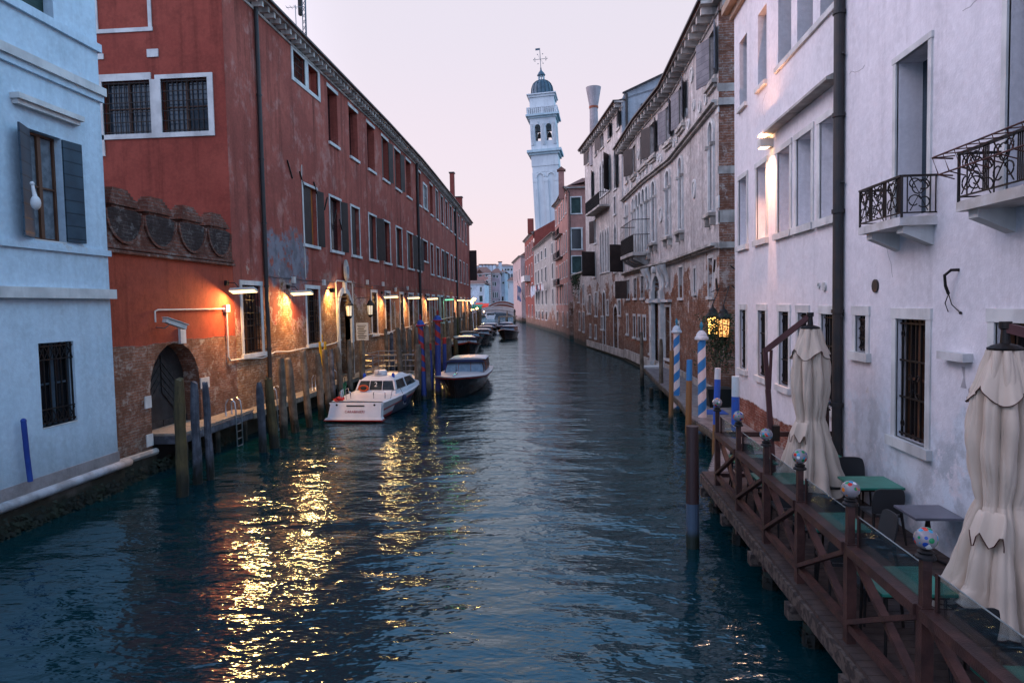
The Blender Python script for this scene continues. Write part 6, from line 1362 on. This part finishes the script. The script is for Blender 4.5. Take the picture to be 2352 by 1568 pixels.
# planter with shrub, and the lantern pair
pl=thing('shrub_in_pot','dark climbing shrub in a black square pot under the lit lanterns','potted shrub',(5.55,25.6,.72))
q=MB(); q.hexa([(5.2,25.2,.72),(5.9,25.2,.72),(5.9,25.9,.72),(5.2,25.9,.72),(5.1,25.1,1.4),(6.0,25.1,1.4),(6.0,26,1.4),(5.1,26,1.4)]); q.build('pot',M('black_pot',(.012,.016,.016),rough=.5),pl)
q=MB(); rn=random.Random(6)
for k in range(7):
    a=rn.uniform(-.3,.3); q.tube([(5.55,25.5,1.3),(5.55+a*.5,25.5+rn.uniform(-.1,.1),2.2),(5.55+a,25.5,3.2),(5.6+a*1.8,25.5,3.9)],[.035,.028,.02,.01],6)
q.build('stem',wood,pl)
foliage('leaves','','',lambda r:(5.6+r.gauss(0,.33),25.5+r.gauss(0,.28),2.0+2.0*r.random()**.6+r.gauss(0,.12)),2600,.055,par=pl)
lit=emitm('lantern_glass_lit',(1,.50,.10),6.0); lit2=emitm('lantern_glass_amber',(1,.42,.08),1.6)
a=at(1637,745,26.2); b2=at(1662,750,25.4)
lantern(a.x,26.2,a.z,'lit amber lantern, the brighter of the pair over the shrub',1.35,lit=lit,power=45,group='pair of lanterns by the palace corner',arm=[(5.9,28.3,4.95),(5.95,27,5.1),(a.x,26.2,a.z+.75)])
lantern(b2.x,25.4,b2.z,'darker ornate lantern hanging in front of the lit one',1.4,lit=lit2,power=10,group='pair of lanterns by the palace corner',arm=[(6.4,28.3,4.95),(6.2,26.5,5.15),(b2.x,25.4,b2.z+.78)])
# wall uplight on the white building
wl_=thing('wall_uplight','small lit fitting throwing warm light up and down the white wall','wall light',(XW,19.1,8.8))
q=MB(); q.box(XW-.34,XW,18.95,19.25,8.68,8.9); q.build('lamp_housing',pipe_w,wl_)
q=MB(); q.box(XW-.32,XW-.1,18.97,19.23,8.901,8.905); q.box(XW-.32,XW-.1,18.97,19.23,8.672,8.678); q.build('lit_diffuser',emitm('lit_uplight',(1,.62,.32),12),wl_)
area(wl_,(XW-.30,19.12,8.93),.12,.2,170,(1,.46,.26),rot=(PI,0,0),spread=R_(150)); area(wl_,(XW-.30,19.12,8.65),.12,.2,90,(1,.46,.26),rot=(0,0,0),spread=R_(110))
# ------------------------------------------------------------------ bridges and far houses
stb=wallmat('bridge_stone',(.42,.43,.45),(.34,.35,.37),z=(0,1),amt=-1,dark=.4,algae=False)
def bridge(nm,lab,Y,xa,xb,zc,ze,rise,m,m2,par_h=.9,dep=3.2,z_sp=.3):
    th=thing(nm,lab,'bridge',((xa+xb)/2,Y,0)); N=24; q=MB()
    def top(u): return ze+(zc-ze)*(1-(2*u-1)**2)**.9 if 0<=u<=1 else ze
    def bot(u): w=.80; v=(2*u-1)/w; return -1 if abs(v)>=1 else z_sp+(rise-z_sp)*math.sqrt(max(0,1-v*v))
    for yy in (Y,Y+dep):
        rows=[[(xa+(xb-xa)*i/N,yy,bot(i/N)) for i in range(N+1)],[(xa+(xb-xa)*i/N,yy,top(i/N)) for i in range(N+1)]]; q.grid(rows)
    q.grid([[(xa+(xb-xa)*i/N,yy,top(i/N)) for i in range(N+1)] for yy in (Y,Y+dep)]); q.grid([[(xa+(xb-xa)*i/N,yy,bot(i/N)) for i in range(N+1)] for yy in (Y,Y+dep)])
    q.build('arch_span',m,th)
    for yy in (Y-.12,Y+dep):
        q=MB()
        for i in range(N):
            u0,u1=i/N,(i+1)/N; q.hexa([(xa+(xb-xa)*u0,yy,top(u0)),(xa+(xb-xa)*u1,yy,top(u1)),(xa+(xb-xa)*u1,yy+.12,top(u1)),(xa+(xb-xa)*u0,yy+.12,top(u0)),(xa+(xb-xa)*u0,yy,top(u0)+par_h),(xa+(xb-xa)*u1,yy,top(u1)+par_h),(xa+(xb-xa)*u1,yy+.12,top(u1)+par_h),(xa+(xb-xa)*u0,yy+.12,top(u0)+par_h)])
        q.build('parapet',m2,th)
        q=MB()
        for i in range(N):
            u0,u1=i/N,(i+1)/N; q.bar((xa+(xb-xa)*u0,yy-.02,top(u0)+par_h+.07),(xa+(xb-xa)*u1,yy-.02,top(u1)+par_h+.07),.3,.14); q.bar((xa+(xb-xa)*u0,yy-.05,top(u0)-.02),(xa+(xb-xa)*u1,yy-.05,top(u1)-.02),.2,.16)
        q.build('coping',stone,th)
    return th
bridge('stone_bridge','low pale stone arch bridge across the end of the canal',200,-28,-13.2,3.5,2.0,2.6,stb,stb,par_h=.6)
bridge('brick_bridge','red brick bridge with white trim behind the stone one',262,-30.5,-18,5.2,2.6,3.6,M('bridge_brick',(.22,.08,.06),(.17,.07,.05)),M('parapet_brick',(.22,.07,.05),(.17,.06,.05)),par_h=.9)
def q3(x,y,Y): p=ony(1056.5+.10984*x,585.7+.10984*y,Y); return p.x,p.z
def farhouse(nm,lab,Y,x0,x1,ytop,ybot,wm,wins,roofc=None,ry=None,depth=25,sidex=None,arch=None):
    """front at distance Y between crop columns x0..x1; ytop/ry are eave and ridge rows"""
    X0,zt=q3(x0,ytop,Y); X1,_=q3(x1,ytop,Y); th=thing(nm,lab,'house',((X0+X1)/2,Y,0)); ff=Fac(None,1,Y)
    for (a,b,c,e,k) in wins:
        xa,za=q3(a,c,Y); xb,zb_=q3(b,e,Y); win(ff,th,xa,xb,zb_,za,**dict(dict(fr=.18,d=.3,sill=.2,pane=shut_g),**k))
    ff.wall(X0,X1,-.5,zt,'wall',wm,th)
    q=MB(); q.add([(X0,Y,-.5),(X0,Y+depth,-.5),(X0,Y+depth,zt),(X0,Y,zt)],[(0,1,2,3)]); q.add([(X1,Y,-.5),(X1,Y+depth,-.5),(X1,Y+depth,zt),(X1,Y,zt)],[(0,1,2,3)]); q.build('side_wall',wm,th)
    q=MB(); ff.fbox(q,X0-.2,X1+.2,zt,zt+.4,-.2,.5); q.build('cornice',stone,th)
    zr=q3(0,ry,Y)[1]-zt if ry else 2
    q=MB(); xm0,xm1=X0+min(6,(X1-X0)*.3),X1-min(6,(X1-X0)*.3); q.add([(X0-.5,Y-.6,zt+.4),(X1+.5,Y-.6,zt+.4),(xm1,Y+depth/2,zt+.4+zr),(xm0,Y+depth/2,zt+.4+zr),(X0-.5,Y+depth,zt+.4),(X1+.5,Y+depth,zt+.4)],[(0,1,2,3),(3,2,5,4),(0,3,4),(1,5,2)]); q.build('roof',roofc or tile,th)
    return th
fw_=wallmat('far_white',(.62,.66,.72),(.42,.44,.48),z=(0,1),amt=-1,dark=.2,algae=False); fp_=wallmat('far_pink',(.55,.29,.25),(.35,.20,.17),z=(0,1),amt=-1,dark=.3,algae=False); fb_=wallmat('far_blue_grey',(.42,.48,.54),(.26,.29,.33),z=(0,1),amt=-1,dark=.3,algae=False); fl_=wallmat('far_pink_shaded',(.50,.38,.41),(.33,.27,.29),z=(0,1),amt=-1,dark=.3,algae=False)  # fl_ puts the shade on the quoined pink house's side into its wall colour
fr0=[(100+0,0,0,0)]
h1=farhouse('white_corner_house','low white house at the canal end, behind the string of lamps',300,120,508,625,1300,fw_,[(420,455,670,765,{}),(405,475,850,970,{}),(225,245,680,720,{}),(230,250,900,960,{})],ry=520)
h2=farhouse('ornate_pink_house','pink house with white quoins and pointed windows at the canal end',318,498,640,395,1300,fp_,[(532,598,408,442,{}),(540,585,520,635,{'arch':'pointed','pane':dark}),(550,595,730,878,{'arch':'pointed','pane':dark}),(565,615,940,1005,{})],ry=320,depth=10)
q=MB(); X_,_=q3(625,400,318); k=0; z=1; zq=q3(640,395,318)[1]-.6
while z<zq: q.box(X_-.9-(k%2)*.5,X_+.45,317.85,317.98,z,z+.6); z+=1.0; k+=1
q.build('quoins',stone,h2)
h3=farhouse('ornate_pink_house_side','side of the pink house right of the white quoins, its shade coloured lilac',322,642,830,400,1300,fl_,[(655,672,420,445,{}),(690,740,425,460,{}),(760,795,430,470,{}),(680,705,560,640,{}),(722,755,565,645,{}),(690,712,770,890,{}),(735,760,780,890,{}),(775,795,780,885,{}),(690,730,960,1010,{'pane':dark})],ry=300,depth=16)
h4=farhouse('blue_grey_house','tall blue-grey house behind the two far bridges',330,812,935,372,1300,fb_,[(850,880,400,440,{}),(825,850,660,730,{}),(885,925,560,600,{}),(850,915,870,960,{'pane':dark})],ry=340,depth=20)
h5=farhouse('arcaded_palace','long pale palace with an arcade of round windows on the skyline',380,205,1160,262,1300,fw_,[(775,808,290,325,{}),(865,898,290,325,{'pane':M_on}),(935,970,287,322,{}),(988,1035,287,322,{}),(1062,1098,285,320,{}),(932,982,392,520,{'arch':'round','pane':dark}),(995,1045,390,520,{'arch':'round','pane':M('far_glass',(.14,.16,.18))}),(1058,1110,390,520,{'arch':'round','pane':M('far_glass',(.14,.16,.18))}),(940,990,570,720,{'pane':dark}),(1122,1150,390,520,{'arch':'round','pane':dark})],ry=195,depth=30)
h6=farhouse('small_white_house','small white house left of the pale pink one',285,1002,1150,560,1300,M('pale_wall',(.52,.54,.56),(.46,.48,.50)),[(1010,1020,600,700,{})],ry=490,depth=12)
h7=farhouse('red_roof_house','wide low house with a big red roof and dormer behind the white corner house',335,205,620,415,1300,fp_,[(390,455,412,442,{}),(270,330,430,450,{})],ry=245,depth=30)
q=MB(); a_=q3(350,350,334); b_=q3(440,310,334); q.prism([(a_[0],336,a_[1]-1.5),(b_[0],336,a_[1]-1.5),(b_[0],336,b_[1]-.6),((a_[0]+b_[0])/2,336,b_[1]+.4),(a_[0],336,b_[1]-.6)],(0,4,0)); q.build('dormer',tile,h7)
for i,x in enumerate((430,515,565,640,715,838,205)):
    p=q3(x,230,372); c_=thing('chimney','small pale chimney on the far roofline, '+['left of the gable','second from the left','third from the left','on the dark hut','beside the wide red roof','tallest on the long roof','at the far left end'][i],'chimney',(p[0],372,p[1]-4),group='chimneys on the far roofs')
    q=MB(); q.box(p[0]-.8,p[0]+.8,372,373.5,p[1]-6,p[1]+(2 if i==5 else .6)); q.build('stack',fw_,c_); q=MB(); q.box(p[0]-1.1,p[0]+1.1,371.7,373.8,p[1]+(2 if i==5 else .6),p[1]+(2.5 if i==5 else 1.1)); q.build('cap',tile,c_)
# land beyond and restaurant waterfront on the left
q=MB(); q.prism([(-80,103,-1),(-14.6,103,-1),(-21,150,-1),(-28.6,200,-1),(-31.5,262,-1),(-34,300,-1),(-80,300,-1)],(0,0,1.9)); struct(q.build('quay',qm)); q=MB(); q.box(-60,60,283,600,-1,1.2); struct(q.build('far_land',M('dark_quay_stone',(.06,.075,.09),(.04,.05,.06))))
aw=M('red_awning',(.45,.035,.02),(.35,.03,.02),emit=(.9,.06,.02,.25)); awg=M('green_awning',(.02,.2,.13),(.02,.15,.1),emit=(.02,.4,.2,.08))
for i,(x0,x1,y0,y1,Y,m_,lab) in enumerate(((440,590,1010,1070,215,aw,'red awning beside the stone bridge'),(310,450,1000,1060,190,aw,'red awning left of the one by the bridge'),(240,455,1035,1085,175,awg,'green awning in front of the red ones'))):
    a=q3(x0,y0,Y); b=q3(x1,y1,Y); th=thing('restaurant_awning',lab,'awning',((a[0]+b[0])/2,Y,.9),group='awnings of the waterfront restaurants')
    q=MB(); q.hexa([(a[0],Y,b[1]),(b[0],Y,b[1]),(b[0],Y+3,a[1]-.15),(a[0],Y+3,a[1]-.15),(a[0],Y,b[1]+.12),(b[0],Y,b[1]+.12),(b[0],Y+3,a[1]),(a[0],Y+3,a[1])]); q.box(a[0],b[0],Y-.05,Y,b[1]-.5,b[1]+.1); q.build('awning_cloth',m_,th)
    for xx in (a[0]+.1,b[0]-.1): q=MB(); q.tube([(xx,Y,.9),(xx,Y,b[1])],.05,5); q.build('post',iron,th)
bulb=emitm('warm_bulb',(1,.52,.16),10)
for i,(x,y,Y,r) in enumerate(((240,990,150,.40),(235,945,150,.22),(275,925,160,.24),(318,915,170,.22),(290,905,175,.2),(222,1145,140,.25),(360,1115,170,.22),(430,1095,180,.22),(345,1120,165,.18),(500,1180,190,.2),(415,1110,178,.18),(280,1140,168,.16))):
    p=q3(x,y,Y); th=thing('street_lamp','warm glowing lamp on the restaurant waterfront past the red building','lamp',(p[0],Y,.9),group='lamps of the waterfront restaurants')
    q=MB(); q.sphere((p[0],Y,p[1]),r,8); q.build('lamp_globe',bulb,th,smooth=True); q=MB(); q.tube([(p[0],Y,.9),(p[0],Y,max(1.0,p[1]-r))],.05,5); q.build('lamp_post',iron,th)
    if i in (0,6,9): point(th,(p[0],Y-.8,p[1]),.3,350,(1,.55,.2))
for i,(x0,y0,x1,y1,Y,r) in enumerate(((985,1170,985,1330,196,.22),(1140,1130,1140,1400,180,.26),(425,1120,425,1400,185,.24))):
    a=q3(x0,y0,Y); b=q3(x1,y1,Y); pole('mooring_pole',a[0],Y,a[1],r,wood,['pole in front of the stone bridge arch','dark pole at the right foot of the stone bridge','tall pole at the left end of the stone bridge'][i],group='poles by the far bridge',seed=200+i)
dk=thing('small_jetty','small dark wooden jetty at the right foot of the stone bridge','jetty',(-14,176,.5))
q=MB(); q.box(-17,-12.6,172,178,1.5,1.7); q.build('deck_boards',wood,dk)
for x in (-16.8,-15,-13): q=MB(); q.tube([(x,172.2,-1),(x,172.2,1.5)],.2,6); q.build('support_post',wood,dk)
# people on the far bridge
def person(x,y,z,lab,c1,c2,h=1.7,rz=0,step=.12):
    th=thing('person',lab,'person',(x,y,z),rz); WO[th]=Vector((0,0,0))
    me=bpy.data.meshes.new('body'); s=h/1.7
    V=[(0,0,.95),(0,0,1.15),(0,0,1.38),(0,0,1.50),(0,.0,1.62),(-.09,0,.90),(-.11,step,.48),(-.11,step*.6,.07),(-.11,step*.6+.13,.04),(.09,0,.90),(.11,-step,.48),(.11,-step*1.4,.07),(.11,-step*1.4+.13,.04),(-.19,0,1.40),(-.25,-.05,1.13),(-.24,.05,.88),(.19,0,1.40),(.25,.05,1.13),(.24,.12,.88)]
    E=[(0,1),(1,2),(2,3),(3,4),(0,5),(5,6),(6,7),(7,8),(0,9),(9,10),(10,11),(11,12),(2,13),(13,14),(14,15),(2,16),(16,17),(17,18)]
    Rr=[.14,.14,.16,.06,.10,.10,.07,.05,.035,.10,.07,.05,.035,.07,.05,.035,.07,.05,.035]
    me.from_pydata([Vector(v)*s for v in V],E,[]); me.materials.append(c1); o=bpy.data.objects.new('body',me); C.objects.link(o); o.parent=th
    md=o.modifiers.new('skin','SKIN'); 
    for sv,r in zip(me.skin_vertices[0].data,Rr): sv.radius=(r*s,r*s*.85)
    me.skin_vertices[0].data[0].use_root=True; o.modifiers.new('sub','SUBSURF').levels=1
    q=MB(); q.sphere((0,-.01,1.66*s),.105,6,(1,1.05,1.1)); q.build('hair',c2,th,smooth=True); return th
dkc=M('dark_clothes',(.02,.022,.03)); ltc=M('pale_clothes',(.4,.38,.36)); hr=M('dark_hair',(.02,.012,.01)); rdc=M('red_clothes',(.3,.05,.04))
a=q3(820,1000,262); person(a[0],262.8,5.2,'person in dark clothes standing at the crown of the brick bridge',dkc,hr)
a=q3(862,1060,262); person(a[0],262.6,5.1,'person in a pale jacket beside the dark dressed one on the brick bridge',ltc,hr,1.6)
a=q3(1125,1060,200); person(a[0],200.6,2.1,'person in a red top walking down the right side of the stone bridge',rdc,hr,1.75)
a=q3(1160,1130,180); person(a[0],177.0,1.7,'person in dark clothes waiting on the small jetty',dkc,hr,1.7)
# roof things on the left building
an=thing('radio_mast','tall thin lattice radio mast on the roof of the red building','antenna',(-13.5,33.3,17))
p0=ony(700,95,34); p1=ony(697,-30,34)
q=MB()
for dx,dy in ((-.09,0),(.09,0),(0,.14)): q.tube([(p0.x+dx,34+dy,p0.z-1.2),(p1.x+dx,34+dy,p1.z)],.022,5)
z=p0.z-1
while z<p1.z: q.bar((p0.x-.09,34,z),(p0.x+.09,34,z+.3),.02,.02); q.bar((p0.x+.09,34,z),(p0.x-.09,34,z+.3),.02,.02); z+=.3
q.build('lattice',M('bluish_mast_steel',(.10,.14,.18),metal=.3),an)
q=MB(); pz=ony(692,12,34).z; q.box(p0.x-.25,p0.x-.1,33.9,34.1,pz-.5,pz+.4); q.build('antenna_panel',iron,an)
a2=thing('tv_aerial','thin television aerial on the red roof left of the lattice mast','antenna',(-14,32,17))
q0=ony(682,80,33); q1=ony(678,12,33); q=MB(); q.tube([(q0.x,33,q0.z-1.2),(q1.x,33,q1.z)],.02,5); q.bar((q1.x-.45,33,q1.z-.1),(q1.x+.45,33,q1.z-.1),.02,.02)
for k in range(5): q.bar((q1.x-.4+k*.2,32.8,q1.z-.1),(q1.x-.4+k*.2,33.2,q1.z-.1),.012,.012)
q.build('aerial',M('aerial_metal',(.25,.27,.3)),a2)
for (x,y0,y1,lab,w_) in ((1037,395,470,'tall slim brick chimney near the end of the red building',.55),(1053,451,500,'short wide brick chimney just beyond the slim one',.9)):
    Y=94 if w_<.6 else 99; t_=ony(x,y0,Y); c_=thing('brick_chimney',lab,'chimney',(t_.x,Y,16),group='chimneys on the red building')
    q=MB(); q.box(t_.x-w_/2,t_.x+w_/2,Y,Y+.8,15.5,t_.z-.15); q.build('shaft',redh,c_)
    q=MB(); q.box(t_.x-w_/2-.1,t_.x+w_/2+.1,Y-.1,Y+.9,t_.z-.15,t_.z); q.build('cap',copper,c_)
# large open dark shutter at the far end of the red building
q=MB(); a=LF.px(1077,640); q.box(-14.2,-12.9,100.2,100.32,8.3,12.7); q.build('open_shutter',shut,red)
# thin stays from the mast
# ------------------------------------------------------------------ sky, light, render settings
w = bpy.data.worlds.new("World"); sc.world = w; w.use_nodes = True; nt = w.node_tree
bg = nt.nodes['Background']; out = nt.nodes['World Output']
sky = nd(nt,'ShaderNodeTexSky'); sky.sky_type='NISHITA'; sky.sun_disc=False; sky.sun_elevation=R_(1.5); sky.sun_rotation=R_(-70)
nt.links.new(sky.outputs[0], bg.inputs[0]); bg.inputs[1].default_value = SKY_N
g = nd(nt,'ShaderNodeTexCoord').outputs[0]; sx = nd(nt,'ShaderNodeSeparateXYZ',{0:g})
cr = nd(nt,'ShaderNodeValToRGB',{0:sx.outputs[2]}); e = cr.color_ramp; e.interpolation='EASE'
for i,(p,c) in enumerate(SKY_RAMP):
    el = e.elements[i] if i < 2 else e.elements.new(p)
    el.position = p; el.color = c4(c)
# the afterglow lies over the roofs on the left (-X); the opposite half of the sky is bluer
west = ss(nt, math_(nt,'MULTIPLY',sx.outputs[0],-1.0), .25, .95); east = ss(nt, sx.outputs[0], .15, .8)
col = mixc(nt, west, cr.outputs[0], WEST, 'MIX'); col = mixc(nt, east, col, EAST)
back = ss(nt, math_(nt,'MULTIPLY',sx.outputs[1],-1.0), .1, .8); col = mixc(nt, back, col, BACK)
bg2 = nd(nt,'ShaderNodeBackground',{0:col,1:SKY_G}); ad = nd(nt,'ShaderNodeAddShader',{0:bg.outputs[0],1:bg2.outputs[0]})
nt.links.new(ad.outputs[0], out.inputs[0])
s = bpy.data.lights.new('sun','SUN'); s.energy = SUN_E; s.angle = R_(30); s.color = (1.0,.80,.74)
so = bpy.data.objects.new('sun', s); C.objects.link(so)
so.rotation_euler = Vector((SUN_D)).to_track_quat('-Z','Y').to_euler()
sc.view_settings.view_transform = 'Standard'; sc.view_settings.look = 'None'; sc.view_settings.gamma = 1; sc.view_settings.exposure = EXPO
try:
    sc.cycles.use_denoising = True; sc.cycles.denoiser = 'OPENIMAGEDENOISE'
    sc.cycles.max_bounces = 8; sc.cycles.transparent_max_bounces = 12; sc.cycles.caustics_reflective = False; sc.cycles.caustics_refractive = False
    sc.cycles.sample_clamp_indirect = 8
except Exception: pass
